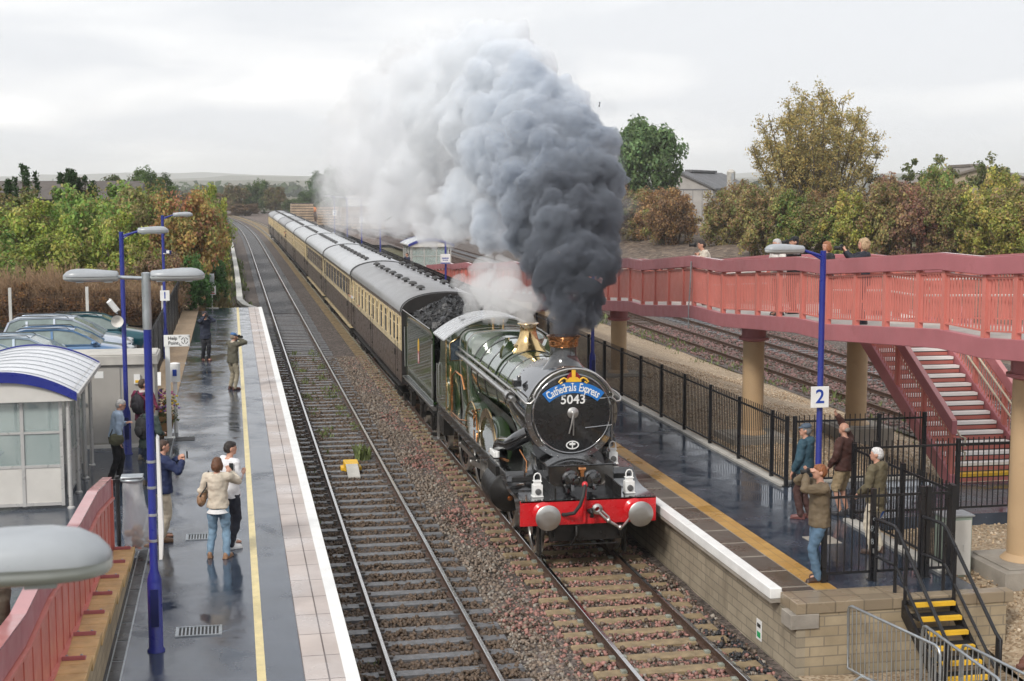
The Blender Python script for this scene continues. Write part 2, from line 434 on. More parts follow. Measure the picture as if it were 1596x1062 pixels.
# ---------------------------------------------------------------- platform one (nearer the left)
PZ = .95
mb = MB(); mb.prism([(-9.5,PZ),(.78,PZ),(.78,-.35),(-9.5,-.35)], 6, 37.0)
mb.prism([(-1.62,PZ),(.78,PZ),(.78,-.35),(-1.62,-.35)], 37.0, 72.2)
p1 = struct(mb.build('platform', MT['asphalt'], bevel=0)); p1['label']='wet dark asphalt platform with pale slab edge and yellow line'
mb = MB(); mb.box(.78,1.275,6,72.2,.70,PZ+.012); mb.build('coping_slabs', MT['tiles'], p1)
mb = MB(); mb.box(1.275,1.45,6,72.2,.74,PZ+.018); mb.build('edge_strip', MT['white'], p1)
mb = MB(); mb.box(.80,1.30,6,72.2,-.35,.70); mb.build('side_wall', MT['stonewall'], p1)
mb = MB()
mb.add([(.205,6,PZ+.004),(.315,6,PZ+.004),(.315,72.2,PZ+.004),(.205,72.2,PZ+.004)],[(0,1,2,3)]); mb.build('warning_line', MT['line'], p1)
mb = MB(); mb.box(-1.62,-1.44,6,36,PZ-.02,PZ+.006); mb.mi=1
for i in range(36): mb.box(-1.60,-1.46,6+i*.82,6+i*.82+.78,PZ,PZ+.012)
mb.build('drain_channel', [MT['galv'],MT['black']], p1)
sheet('sand_path', [-2.45,-2.0,-1.62], frange(37,76,20), lambda x,t: PZ+.012+wob(x,t,1,.01), MT['sandpath'])
sheet('car_park', frange(-26,-2.45,8), frange(37,63,8), lambda x,t: PZ-.03, MT['asphalt'])
# end ramp of platform one
mb = MB(); mb.add([(-1.62,72.2,PZ),(1.3,72.2,PZ),(1.3,76,.0),(-1.62,76,.4),(-1.62,72.2,-.3),(1.3,72.2,-.3)],[(0,1,2,3),(1,5,2),(0,3,4)])
struct(mb.build('platform_end_slope', MT['sandpath']))

MT['endstone'] = slab_mat('wet_buff_end_stones',(.34,.27,.185),(.26,.205,.14),(.17,.135,.095),.45,.3,.012,.35)
# ---------------------------------------------------------------- platform two
PE = 18.95
mb = MB(); mb.prism([(7.98,PZ),(10.98,PZ),(10.98,-.35),(7.98,-.35)], PE+.22, 176)
mb.prism([(10.98,PZ),(14.1,PZ),(14.1,.3),(10.98,.3)], 23.75, 27.0)   # link to the foot of the stairs
mb.prism([(14.1,PZ),(16.2,PZ),(16.2,.3),(14.1,.3)], 23.75, 26.35)
p2 = struct(mb.build('platform', MT['asphalt'])); p2['label']='wet dark asphalt platform with ochre tactile strip and white edge'
mb = MB(); mb.box(7.98,8.52,PE+.3,176,.72,PZ+.010); mb.build('edge_slabs', MT['slabs2'], p2)
mb = MB(); mb.box(8.52,8.86,PE+.55,176,.8,PZ+.014); mb.build('tactile_strip', MT['tactile'], p2)
mb = MB(); mb.box(7.79,7.98,PE+.62,176,.86,PZ+.075); mb.build('white_edge', MT['white'], p2, bevel=.015)
mb = MB(); mb.box(10.80,11.02,PE+1.1,23.7,.7,PZ+.05); mb.box(10.80,11.02,26.75,176,.7,PZ+.05)
mb.box(11.02,14.0,26.9,27.05,.6,PZ+.05); mb.build('kerb', MT['conclight'], p2, bevel=.01)
mb = MB(); mb.box(7.95,9.85,PE-.02,PE+.62,.80,PZ-.004+.02); mb.box(9.85,11.4,PE-.02,PE+.22,.80,PZ+.016); mb.build('end_coping', MT['endstone'], p2, bevel=.012)
mb = MB(); mb.box(7.80,7.98,PE+.62,176,.80,.86); mb.build('nosing', MT['concrete'], p2)
bw = MB((7.95,PE,-.3))
bw.box(7.96,8.1,PE,176,-.35,.80)
o = bw.build('brick_wall', MT['stonewall']); tag(o,'long buff block retaining wall under the white platform edge beside the rails','wall')
bw = MB((9.5,PE,-.3)); bw.box(8.1,11.3,PE+.004,PE+.2,-.35,.80)
o = bw.build('brick_wall', MT['brick']); tag(o,'buff brick end wall of the platform beside the yellow-edged steps','wall')
s = MB(); s.box(7.86,8.3,PE-.03,PE+.35,.58,.80); s.build('padstone', MT['concrete'], o, bevel=.01).location = (-9.5,-PE,.3)
for c in o.children: c.location=(-9.5,-PE,.3)
# small white sign on the wall
t_ = thing('wall_sign','small white notice with a green square on the platform wall','sign',(7.955,20.4,.12))
mb = MB(); mb.box(-.008,.0,-.11,.11,-.16,.16); mb.build('sign_plate', MT['white'], t_)
mb = MB(); mb.box(-.012,-.008,-.07,.07,-.12,-.03); mb.build('green_mark', MT['green'], t_)
mb = MB(); mb.box(-.012,-.008,-.07,.07,.04,.1); mb.build('dark_mark', MT['signtext'], t_)

# ---------------------------------------------------------------- railway tracks
RAILP = [(-.07,-.155),(.07,-.155),(.07,-.142),(.014,-.122),(.011,-.045),(.034,-.034),(.034,-.006),(.026,0),(-.026,0),(-.034,-.006),(-.034,-.034),(-.011,-.045),(-.014,-.122),(-.07,-.142)]
def rail_pts(xc, ts):
    rs = []
    for t in ts: rs.append([(xc+off(t)+p[0], t, p[1]) for p in RAILP])
    return rs
def make_track(xc, label, sl, rtop, smats, t0, t1, spacing, n_ind, width=.24, rails=(-.7535,.7535), rmat='rust', half=1.28, topz=-.135):
    tr = thing('railway_track', label, 'railway track', (0,0,0))
    ts = frange(t0,130,8)+frange(134,t1,40)
    for k, dx in enumerate(rails):
        mb = MB(); rs = rail_pts(xc+dx, ts); mb.rings(rs)
        n = len(RAILP); nf = len(ts)-1
        for i in range(nf):
            for j in (6,7,8): mb.m[i*n+j] = 1
        mb.build('rail', [MT[rmat], MT[rtop]], tr)
    base = None; N = int((t1-t0)/spacing); rest = MB(); rest.mi = 0
    def shape(mb, x, y, z):
        h = width/2; rd = RND.uniform(-.02,.02)
        mb.mi = 0
        mb.prism([(-half+rd,-.2),(half+rd,-.2),(half+rd,-.02),(half+rd-.02,0),(-half+rd+.02,0),(-half+rd,-.02)], y-h, y+h) if x == 0 else mb.box(x-half,x+half,y-h,y+h,z-.2,z)
        mb.mi = 1
        for dx in rails:
            for sx_ in (-1,1): mb.box(x+dx+sx_*.045, x+dx+sx_*.13, y-.055, y+.055, z, z+.035) if sx_ > 0 else mb.box(x+dx-.13, x+dx-.045, y-.055, y+.055, z, z+.035)
        mb.mi = 0
    protos = []
    for k in range(4):
        mb = MB(); shape(mb, 0, 0, 0); protos.append(mb.mesh('sleeper', smats))
    for i in range(N):
        t = t0+spacing*(i+.5)
        if i < n_ind:
            o = bpy.data.objects.new('sleeper', protos[i % 4]); COL.objects.link(o); o.parent = tr
            o.location = (xc+RND.uniform(-.03,.03), t, topz+RND.uniform(-.012,.012)); o.rotation_euler = (0,0,RND.uniform(-.012,.012))
        else:
            shape(rest, xc+off(t), t, topz)
    if rest.v: tag(rest.build('sleepers_beyond', smats, tr), kind='stuff')
    return tr
MT['slgrey'] = M('weathered_grey_sleeper', (.125,.125,.13), .42, var=.35, scale=7, bmp=.3)
MT['sltan'] = M('buff_sleeper', (.25,.185,.105), .7, var=.3, scale=5, bmp=.35)
MT['chair'] = M('rail_chair', (.10,.085,.075), .5, .3, .3, 9)
MT['clip'] = M('rail_clip_pale', (.30,.32,.27), .5, .2, .3, 20)
make_track(2.91,'railway track of dark grey sleepers beside the left-hand platform', 'slgrey','railtop',[MT['slgrey'],MT['chair']],13,400,.69,100, width=.23)
make_track(6.37,'railway track of buff sleepers under the steam train','sltan','railtop',[MT['sltan'],MT['clip']],13,400,.63,70, width=.27)
make_track(21.0,'disused weedy railway track just beyond the buff shingle','slgrey','rust',[MT['rust'],MT['chair']],13,400,.72,90, topz=-.16, rmat='rust')
make_track(24.3,'railway track on red ballast behind the weedy track','slgrey','rust',[MT['slgrey'],MT['chair']],13,400,.72,90)

# ---------------------------------------------------------------- crushed stone ballast
def stones(name, n, fx, size, colf, seed, kind='stuff'):
    g = np.random.default_rng(seed)
    base = np.array([[-1,-1,-1],[1,-1,-1],[1,1,-1],[-1,1,-1],[-1,-1,1],[1,-1,1],[1,1,1],[-1,1,1]],float)
    F = np.array([[3,2,1,0],[4,5,6,7],[0,1,5,4],[1,2,6,5],[2,3,7,6],[3,0,4,7]])
    P = fx(g, n); n = len(P)
    V = base[None]*g.uniform(.55,1.0,(n,8,3))*g.uniform(.6,1.15,(n,1,3))
    s = size*g.uniform(.55,1.25,(n,1,1)); V = V*s
    q = g.normal(size=(n,4)); q /= np.linalg.norm(q,axis=1,keepdims=True)
    a,b,c,d = q.T
    Rm = np.stack([np.stack([1-2*(c*c+d*d),2*(b*c-a*d),2*(b*d+a*c)],-1),np.stack([2*(b*c+a*d),1-2*(b*b+d*d),2*(c*d-a*b)],-1),np.stack([2*(b*d-a*c),2*(c*d+a*b),1-2*(b*b+c*c)],-1)],1)
    V = np.einsum('nij,nkj->nki',Rm,V)+P[:,None,:]
    me = bpy.data.meshes.new(name)
    me.vertices.add(n*8); me.vertices.foreach_set('co', V.astype(np.float32).ravel())
    FF = (F[None]+8*np.arange(n)[:,None,None]).reshape(-1)
    me.loops.add(n*24); me.loops.foreach_set('vertex_index', FF.astype(np.int32))
    me.polygons.add(n*6); me.polygons.foreach_set('loop_start', (np.arange(n*6)*4).astype(np.int32))
    me.update(calc_edges=True)
    col = colf(g, P); A = np.ones((n,8,4),np.float32); A[:,:,:3] = col[:,None,:]
    at = me.color_attributes.new('stone','FLOAT_COLOR','POINT'); at.data.foreach_set('color', A.ravel())
    me.materials.append(MT['stone'])
    o = bpy.data.objects.new(name, me); COL.objects.link(o); o['kind'] = kind; return o
m, nt, b = nodes('crushed_stone'); at = nt.nodes.new('ShaderNodeAttribute'); at.attribute_name = 'stone'
nt.links.new(at.outputs['Color'], b.inputs['Base Color']); b.inputs['Roughness'].default_value = .6; MT['stone'] = m
def fx_main(g, n):
    t = 13+ (g.random(n)**1.5)*47; x = g.uniform(1.48,7.8,n)
    z = -.172+g.normal(0,.014,n)+.02*np.sin(x*3.1)*np.cos(t*1.7)
    z = np.where((x>4.1)&(x<5.1), z-.03, z)
    for xc in (2.91,6.37):      # keep the rail heads and sleeper tops mostly clear
        w_ = (abs(abs(x-xc)-.7535) < .09); z = np.where(w_, z-.08, z)
    k2 = ((t-13)/.63-.5); s2 = (abs(k2-np.round(k2)) < .2) & (abs(x-6.37) < 1.3); z = np.where(s2, z-.05-.03*g.random(n), z+np.where(abs(x-6.37)<1.35,.02,0))
    k1 = ((t-13)/.69-.5); s1 = (abs(k1-np.round(k1)) < .15) & (abs(x-2.91) < 1.02+.25*g.random(n)); z = np.where(s1, z-.045, z+np.where(abs(x-2.91)<1.4,.012,0))
    return np.stack([x,t,z],1)
def col_main(g, P):
    n = len(P); x,t = P[:,0],P[:,1]
    gr = np.array([.19,.145,.11]); pk = np.array([.29,.145,.12]); dk = np.array([.10,.068,.045]); gy=np.array([.25,.22,.185])
    u = g.random(n)[:,None]; v = g.random(n)[:,None]
    pinkz = np.clip((x-4.55+.35*np.sin(t*.9)+.2*np.sin(t*2.3))/.5,0,1)*np.clip((46-t)/6,0.25,1)
    pinkz *= np.where(x>6.95+.12*np.sin(t*2), .55, 1)
    c = np.where(u<.25, gy, gr); c = np.where((abs(x-2.91)<1.25)[:,None], dk*1.1, c)
    c = np.where((g.random(n)<pinkz*.72)[:,None], pk, c); c = np.where((g.random(n)<(.25*(pinkz>.3)))[:,None], dk*.8, c)
    black = (x>7.15)&(x<7.75)&(t<22)&(t>18.3); c = np.where((black&(g.random(n)<.6))[:,None], np.array([.03,.03,.033]), c)
    return c*(.62+.75*v)
stones('ballast', 72000, fx_main, .032, col_main, 3)
def fx_goods(g, n):
    t = 24+(g.random(n))*46; x = g.uniform(19.4,27.5,n); return np.stack([x,t,-.17+g.normal(0,.02,n)-np.where(abs(abs(np.where(x<22.6,x-21,x-24.3))-.75)<.1,.1,0)],1)
def col_goods(g, P):
    n = len(P); u = g.random(n)[:,None]; pk = np.array([.20,.11,.10]); gr = np.array([.13,.105,.09]); return np.where(u<.6,pk,gr)*(.6+.7*g.random(n)[:,None])
stones('goods_ballast', 22000, fx_goods, .05, col_goods, 4)
def fx_sh(g, n):
    t = 17+g.random(n)*34; x = g.uniform(11.1,19.0,n)
    z = np.array([shz(a,b_) for a,b_ in zip(x,t)]); return np.stack([x,t,z+.004],1)
def col_sh(g, P):
    n = len(P); u = g.random(n)[:,None]; a = np.array([.50,.37,.24]); b_ = np.array([.34,.24,.15]); c = np.array([.6,.5,.38]); return np.where(u<.5,a,np.where(u<.8,b_,c))*(.7+.5*g.random(n)[:,None])
stones('shingle', 26000, fx_sh, .022, col_sh, 5)

# weeds between the rails and along the disused track
def tuft(mb, x, y, z, h, n, spread, rnd):
    for i in range(n):
        a = rnd.uniform(0,2*PI); r = spread*math.sqrt(rnd.random()); px = x+r*math.cos(a); py = y+r*math.sin(a)
        b = rnd.uniform(0,2*PI); w = rnd.uniform(.012,.03)*h/.25; hh = h*rnd.uniform(.5,1.1); lx = rnd.uniform(-.5,.5)*hh; ly = rnd.uniform(-.5,.5)*hh
        dx, dy = math.cos(b)*w, math.sin(b)*w
        mb.add([(px-dx,py-dy,z),(px+dx,py+dy,z),(px+lx*.5+dx*1.3,py+ly*.5+dy*1.3,z+hh*.6),(px+lx,py+ly,z+hh),(px+lx*.5-dx*1.3,py+ly*.5-dy*1.3,z+hh*.6)],[(0,1,2,3,4)])
MT['weed'] = M('weed_leaf', (.12,.15,.05), .6, var=.5, scale=2)
MT['drygrass'] = M('dry_grass', (.20,.16,.06), .7, var=.4, scale=3)
mb = MB(); r_ = random.Random(2)
for i in range(70):
    t = r_.uniform(38,62); tuft(mb, 2.91+r_.choice((-1,1))*r_.uniform(.2,.65), t, -.17, .16, 10, .18, r_)
tuft(mb,3.28,36.9,-.17,.4,60,.22,r_)
for i in range(150):
    t = 26+50*r_.random()**.8; tuft(mb, r_.gauss(19.7,.42), t, -.2, .10+.22*r_.random()**2, 9, .35, r_)
for i in range(40): tuft(mb, r_.uniform(1.6,2.0), r_.uniform(14,70), -.18, .12, 6, .1, r_)
o = mb.build('weeds', MT['weed']); o['kind'] = 'stuff'
mb = MB()
for i in range(900):
    t = 75+150*r_.random()**1.5; tuft(mb, off(t)+r_.uniform(-2.2,-.4), t, .1, .6, 5, .5, r_)
o = mb.build('grass', MT['drygrass']); o['kind'] = 'stuff'
mb = MB()
for i in range(120):
    t = 76+60*r_.random(); tuft(mb, off(t)+r_.uniform(-.6,.9), t, -.1, .4, 8, .3, r_)
o = mb.build('grass', MT['weed']); o['kind'] = 'stuff'
# ================================================================ red footbridge ramp on the right
PROF = [(10,5.27),(14.2,4.98),(15.6,4.98),(20.3,4.62),(21.7,4.62),(26.4,4.26),(27.8,4.26),(32.35,3.95),(34.7,3.95),(39.1,3.6),(40.5,3.6),(45.0,3.27),(46.4,3.27),(50.9,2.93),(52.3,2.93),(56.8,2.6),(58.2,2.6),(62.7,2.26),(64.1,2.26),(68.6,1.93),(70,1.93),(74.5,1.6),(75.9,1.6),(80.4,1.27),(84.7,1.0)]
def prof(P, t):
    for (a,za),(b,zb) in zip(P,P[1:]):
        if t <= b: return za+(zb-za)*(t-a)/(b-a)
    return P[-1][1]
def zb(t): return prof(PROF,t)
def strip(mb, x0, x1, lo, hi, ts, zf):
    """solid band between x0,x1 following zf(t)+lo .. zf(t)+hi"""
    rs = [[(x0,t,zf(t)+lo),(x1,t,zf(t)+lo),(x1,t,zf(t)+hi),(x0,t,zf(t)+hi)] for t in ts]
    mb.rings(rs)
KT = [p[0] for p in PROF]
fb = thing('footbridge_ramp','long red steel footbridge ramp with landings on tan columns','footbridge',(12.6,50,0))
O = (12.6,50,0)
mb = MB(O); strip(mb,11.64,13.56,-.12,.0,KT,zb); mb.build('deck', MT['conclight'], fb)
for xa, xb in ((11.50,11.64),(13.56,13.70)):
    mb = MB(O); strip(mb,xa,xb,-.31,.015,KT,zb)
    mb.build('beam', MT['darkred'], fb, bevel=.012)
GAP = (31.2,34.7)
def back_ok(t): return not (GAP[0] <= t <= GAP[1])
for side,(xa,xb,xm) in enumerate(((11.46,11.60,11.56),(13.60,13.74,13.64))):
    segs = [KT] if side == 0 else [[t for t in KT if t<GAP[0]]+[GAP[0]], [t for t in KT if t>=GAP[1]]]
    for ks in segs:
        mb = MB(O); strip(mb,xa,xb,1.0,1.28,ks,zb); hb = mb.build('handrail_band', MT['darkred'], fb, bevel=.012)
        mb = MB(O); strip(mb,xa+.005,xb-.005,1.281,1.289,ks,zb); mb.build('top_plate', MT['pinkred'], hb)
        mb = MB(O); strip(mb,xm-.035,xm+.035,.93,.965,ks,zb); strip(mb,xm-.025,xm+.025,.11,.135,ks,zb); mb.build('rail', MT['red'], fb)
        if side == 1:
            mb = MB(O)
            for h in (.55,.86): mb.tube([(xm-.12,t,zb(t)+h) for t in ks],.024,6)
            mb.build('inner_handrail', MT['offwhite'], fb)
    mb = MB(O); mb.mi = 0; t = 10.1
    while t < 34.6:
        if side == 0 or back_ok(t): mb.box(xm-.012,xm+.012,t-.012,t+.012,zb(t)+.12,zb(t)+.95)
        t += .1
    mb.build('balusters', MT['red'], fb)
    mb = MB(O); strip(mb,xm-.008,xm+.008,.12,.94,[34.72]+[t for t in KT if t>34.7],zb); mb.build('infill_panel', MT['red'], fb)
    pts = [11.4,12.7,14.2,15.6,16.8,18.1,19.4,20.3,21.6,22.5,23.75,25,26.3,27.56,28.84,30.12,31.4,32.4,33.4,34.6,35.44,36.7,37.95,39.2,40.5]+[41.75+1.25*i for i in range(34)]
    for t in pts:
        if side == 1 and not back_ok(t): continue
        z = zb(t); mb = MB(O); mb.box(xm-.05,xm+.05,t-.055,t+.055,z+.016,z+1.0); mb.build('post', MT['red'], fb)
# a loose grey cable hanging down the outside of the parapet
mb = MB(); mb.tube([(11.44,34.5,5.1),(11.43,34.5,4.7),(11.43,34.55,4.3),(11.42,34.6,3.95),(11.42,34.6,3.4)],.018,6)
tag(mb.build('hanging_cable', MT['galv'], smooth=60),'grey cable hanging down the outside of the red ramp','cable')
def pier(x, t, ztop, zbase, label, plinth=None):
    p = thing('bridge_pier', label, 'bridge pier', (x,t,zbase), 0, 'columns under the red footbridge')
    mb = MB(); mb.lathe([(.36,0),(.36,.03),(.30,.09),(.262,.12),(.262,ztop-zbase-.38)],n=28); mb.build('column', MT['tan'], p, smooth=40)
    mb = MB(); h = ztop-zbase; mb.lathe([(.262,h-.40),(.30,h-.38),(.37,h-.36),(.37,h-.30),(.30,h-.295),(.30,h)],n=28,cap=True); mb.build('pier_cap', MT['darkred'], p, smooth=40)
    pl = plinth or (.75,.75,.12)
    mb = MB(); mb.box(-pl[0],pl[0],-pl[1],pl[1],-pl[2],-.003); mb.box(-pl[0]*.8,pl[0]*.8,-pl[1]*.8,pl[1]*.8,-.003,.02); mb.build('plinth', MT['concrete'], p, bevel=.02)
pier(12.6,20.7,4.30,.92,'tan bridge column on a big concrete block at the frame edge',(.72,.72,1.3))
pier(12.6,33.05,3.6,.88,'tan bridge column on the shingle behind the long black fence',(.75,.75,.3))
pier(12.6,45.5,2.95,.80,'tan bridge column beside the far smoke and blue lamp post',(.75,.75,.3))
pier(15.55,33.5,3.62,.95,'tan bridge column under the stair landing in front of the goods tracks',(.7,.7,.5))
pier(12.6,58,2.2,.75,'short tan bridge column far along the ramp behind the smoke',(.7,.7,.3))

# ---------------------------------------------------------------- red staircase
st = thing('staircase','red metal staircase with white tread edges and a yellow bottom step','staircase',(15.32,26.4,.95))
N = 18; RI = 3.0/N; GO = .28; SO = (15.1,26.4,.95)
MT['stepblack'] = M('step_tread_black', (.03,.03,.032), .5)
def stepmesh(wm):
    mb = MB(); mb.mi = 0; mb.box(-.86,.86,.02,.04,0,RI-.03); mb.mi = 2; mb.box(-.86,.86,.02,.30,RI-.03,RI-.004)
    mb.mi = 1; mb.box(-.855,.855,0,.18,RI-.062,RI); mb.mi = 2; mb.box(-.86,.86,.015,.03,RI-.085,RI-.062)
    return mb.mesh('step', [MT['red'], wm, MT['stepblack']])
sm1, sm2 = stepmesh(M('nosing_white',(.84,.83,.80),.5,var=.04)), stepmesh(MT['yellow'])
for i in range(N):
    o = bpy.data.objects.new('step', sm2 if i == 0 else sm1); COL.objects.link(o); o.parent = st; o.location = (0,i*GO,i*RI)
L = N*GO
for sx_ in (-1,1):
    x = sx_*.94
    def zl(t): return t*RI/GO
    ks = [-.085,L]
    mb = MB(); strip(mb,x-.06,x+.06,-.16,.22,ks,zl); mb.build('stringer', MT['darkred'], st, bevel=.01)
    mb = MB(); strip(mb,x-.06,x+.06,1.06,1.34,ks,zl); hb = mb.build('handrail_band', MT['darkred'], st, bevel=.012)
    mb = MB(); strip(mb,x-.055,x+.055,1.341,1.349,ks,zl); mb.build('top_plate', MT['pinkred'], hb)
    mb = MB(); strip(mb,x-.03,x+.03,.98,1.01,ks,zl); mb.build('rail', MT['red'], st)
    for t in (.0,1.25,2.5,3.75,L-.05):
        mb = MB(); mb.box(x-.05,x+.05,t-.05,t+.05,zl(t)-(.16 if t == 0 else -.15)-(0 if t else .0),zl(t)+1.07+(.26 if t == 0 else 0)); mb.build('post', MT['red'], st)
    mb = MB(); t = .1
    while t < L-.05: mb.box(x-.011,x+.011,t-.011,t+.011,zl(t)+.2,zl(t)+.99); t += .105
    mb.build('balusters', MT['red'], st)
    for h in (.66,.95):
        mb = MB(); q = x-sx_*.13
        mb.tube([(q,-.28,h-.35+.2),(q,-.3,h+.02),(q,-.1,h+.02),(q,L,zl(L)+h)],.022,8); mb.build('tube_handrail', MT['cream'], st, smooth=50)
# landing joining stair and ramp
ld = thing('stair_landing','red steel landing joining the staircase to the footbridge ramp','landing',(14.8,33,3.95))
mb = MB(); mb.box(-1.08,1.55,-1.7,1.72,-.12,-.003); mb.build('deck', MT['conclight'], ld)
mb = MB(); mb.box(-1.08,1.55,1.72,1.84,-.31,.02); mb.box(1.55,1.67,-1.7,1.84,-.31,.02); mb.build('beam', MT['darkred'], ld, bevel=.01)
mb = MB(); mb.box(-1.05,1.67,1.74,1.86,1.0,1.28); mb.box(1.57,1.69,-1.6,1.74,1.0,1.28); mb.build('handrail_band', MT['darkred'], ld, bevel=.01)
mb = MB()
for i in range(25): mb.box(-1.0+.105*i-.011,-1.0+.105*i+.011,1.77,1.79,.02,1.0)
for i in range(31): mb.box(1.62,1.64,-1.55+.105*i-.011,-1.55+.105*i+.011,.02,1.0)
mb.build('balusters', MT['red'], ld)
for x,y in ((1.63,-1.6),(1.63,0),(1.63,1.8),(.3,1.8),(-1.0,1.8)):
    mb = MB(); mb.box(x-.05,x+.05,y-.05,y+.05,.02,1.0); mb.build('post', MT['red'], ld)

# ================================================================ left brick-sided ramp beside the camera
LP = [(4,3.95),(8,3.6),(12.4,3.1),(13.7,2.97),(15.35,2.96),(18.6,2.68),(21.1,2.58),(23.5,2.29)]
def zl_(t): return prof(LP,t)
KL = [p[0] for p in LP]
rp = thing('ramp_parapet','pale red steel ramp parapet in the lower left corner beside the brick wall','parapet',(-2.0,15,1))
O = (-2.0,15,1)
mb = MB(O); strip(mb,-2.06,-1.98,-.30,0,KL,zl_); bo = mb.build('handrail_band', MT['darkred'], rp, bevel=.01)
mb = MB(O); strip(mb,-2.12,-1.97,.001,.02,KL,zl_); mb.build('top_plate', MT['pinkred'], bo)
mb = MB(O); strip(mb,-2.03,-2.01,-1.22,-.30,KL,zl_); mb.build('infill_panel', MT['red'], rp)
mb = MB(O); strip(mb,-2.02,-1.94,-.345,-.31,KL,zl_); strip(mb,-2.03,-1.96,-1.25,-1.20,KL,zl_); mb.build('rail', MT['red'], rp)
t = 5.0
while t < 23.6:
    mb = MB(O); z = zl_(t); mb.box(-2.01,-1.998,t-.012,t+.012,z-1.2,z-.345); mb.build('rib', MT['red'], rp); t += .62
mb = MB(O); mb.box(-2.07,-1.96,23.44,23.52,.95,zl_(23.5)-.02); mb.build('post', MT['red'], rp)
RD = [(4,2.75),(12.4,1.9),(23.5,1.0)]
mb = MB(O); strip(mb,-3.9,-2.06,-.15,.0,[4,12.4,23.5],lambda t: prof(RD,t)); mb.build('deck', MT['asphalt'], rp)
rwl = thing('ramp_wall','buff brick ramp wall with stepped coping at the lower left','wall',(-1.8,15,.95))
O = (-1.8,15,.95)
def cz_(i): return 1.14+.094*i
mb = MB(O); cp = MB(O); 
for i in range(17):
    t1 = 23.5-1.2*i; t0 = t1-1.2; z = cz_(i)
    mb.box(-1.95,-1.66,t0,t1-.001,.9,z-.10)
    for k in range(4): cp.box(-1.97,-1.64,t0+.3*k+.004,t0+.3*k+.296,z-.098,z)
mb.build('brickwork', MT['brick'], rwl); cp.build('coping', MT['coping'], rwl, bevel=.008)
bkp = None
for i in range(17):
    t1 = 23.5-1.2*i; z = cz_(i)
    if bkp is None:
        bkp = thing('bracket','maroon fixing bracket bolted on the stepped brick coping','bracket',(-1.83,t1-.1,z),0,'brackets fixing the red parapet to the coping')
        m_ = MB(); m_.box(-.13,.13,-.06,.06,.0,.014); m_.box(-.13,.13,-.06,-.045,.014,.05); m_.build('plate', MT['darkred'], bkp, bevel=.004)
        for sx_ in (-.08,.08):
            m_ = MB(); m_.cyl((sx_,.01,.014),(sx_,.01,.045),.016,n=6); m_.build('bolt', MT['galv'], bkp)
    else: dup(bkp,(-1.83,t1-.1,z))

# ================================================================ black railings
def fence(name, label, pts, posts, zs=(.97,.97), hgt=1.36, sp=.105, group='black platform railings', cat='fence', balls=False, lift=.1):
    a = Vector((pts[0][0],pts[0][1],0)); b = Vector((pts[1][0],pts[1][1],0)); d = b-a; Lh = d.length; u = d.normalized(); ang = math.atan2(u.y,u.x)
    f = thing(name, label, cat, (a.x,a.y,zs[0]), ang, group)
    posts = sorted(posts)
    for p in posts:
        mb = MB(); mb.box(p-.035,p+.035,-.035,.035,-.02,hgt+.06); mb.box(p-.06,p+.06,-.06,.06,-.02,-.005); mb.build('post', MT['black'], f)
    for p,q in zip(posts,posts[1:]):
        mb = MB(); mb.box(p+.035,q-.035,-.012,.012,hgt-.075,hgt-.035); mb.box(p+.035,q-.035,-.012,.012,lift,lift+.04)
        s_ = sp if q-p < 2.4 else .16
        n = max(1,int((q-p-.07)/s_))
        for i in range(n):
            x = p+.035+(q-p-.07)*(i+.5)/n; mb.box(x-.008,x+.008,-.007,.007,lift,hgt+.07)
        mb.build('bar_panel', MT['black'], f)
    return f
P1 = [0,.8]+[2.75+1.93*i for i in range(30)]
fence('railing','long black vertical-bar railing along the back of the right platform',((10.92,26.7),(10.92,85)),P1)
fence('railing','distant black railing at the far end of the right-hand platform',((10.92,86),(10.92,175)),[i*3. for i in range(30)])
fence('railing','black railing running from the long railing to the stair foot',((11.0,26.68),(16.0,26.68)),[0.08,1.9,2.9])
fence('railing','black railing across the front of the path to the staircase',((11.0,23.72),(16.2,23.72)),[0,.42,2.05,3.6,5.1])
fence('railing','black railing along the platform back beside the pale cabinet',((10.95,23.66),(10.95,20.0)),[.06,1.95,3.6])
fence('railing','short black railing beside the top of the yellow-edged steps',((10.5,19.95),(11.0,19.95)),[0,.42])
g_ = fence('gate','chained black bar gate at the platform end by the photographer',((8.80,19.95),(10.42,19.95)),[0,.79,1.60],group=None,cat='gate')
mb = MB()
for i in range(12):
    a = i*.55; mb.tube([(.79+.05*math.sin(i*1.3)+.018*math.cos(q*PI/3),-.05-.004*i,.95-.04*i+.022*math.sin(q*PI/3)) for q in range(6)],.006,5,closed=True)
mb.cbox((.80,-.07,.46),(.06,.03,.07)); mb.build('chain', MT['galv'], g_)
# left platform dark palisade beside the sand path
def palisade(label, x, t0, t1):
    f = thing('palisade_fence', label, 'fence', (x,t0,.9), PI/2, None); Lh = t1-t0; n = int(Lh/2.75)
    for i in range(n+1):
        p = i*2.75; mb = MB(); mb.box(p-.04,p+.04,-.04,.04,0,1.75); mb.build('post', MT['black'], f)
    for i in range(n):
        p = i*2.75; mb = MB(); mb.box(p+.04,p+2.71,.0,.035,.3,.35); mb.box(p+.04,p+2.71,.0,.035,1.4,1.45)
        for k in range(18):
            q = p+.1+.15*k; mb.prism([(q-.032,.05),(q+.032,.05),(q+.032,1.72),(q,1.8),(q-.032,1.72)],-.02,.0)
        mb.build('pale_panel', MT['black'], f)
palisade('dark steel palisade fence between the car park and the sandy path',-2.42,36.6,75)
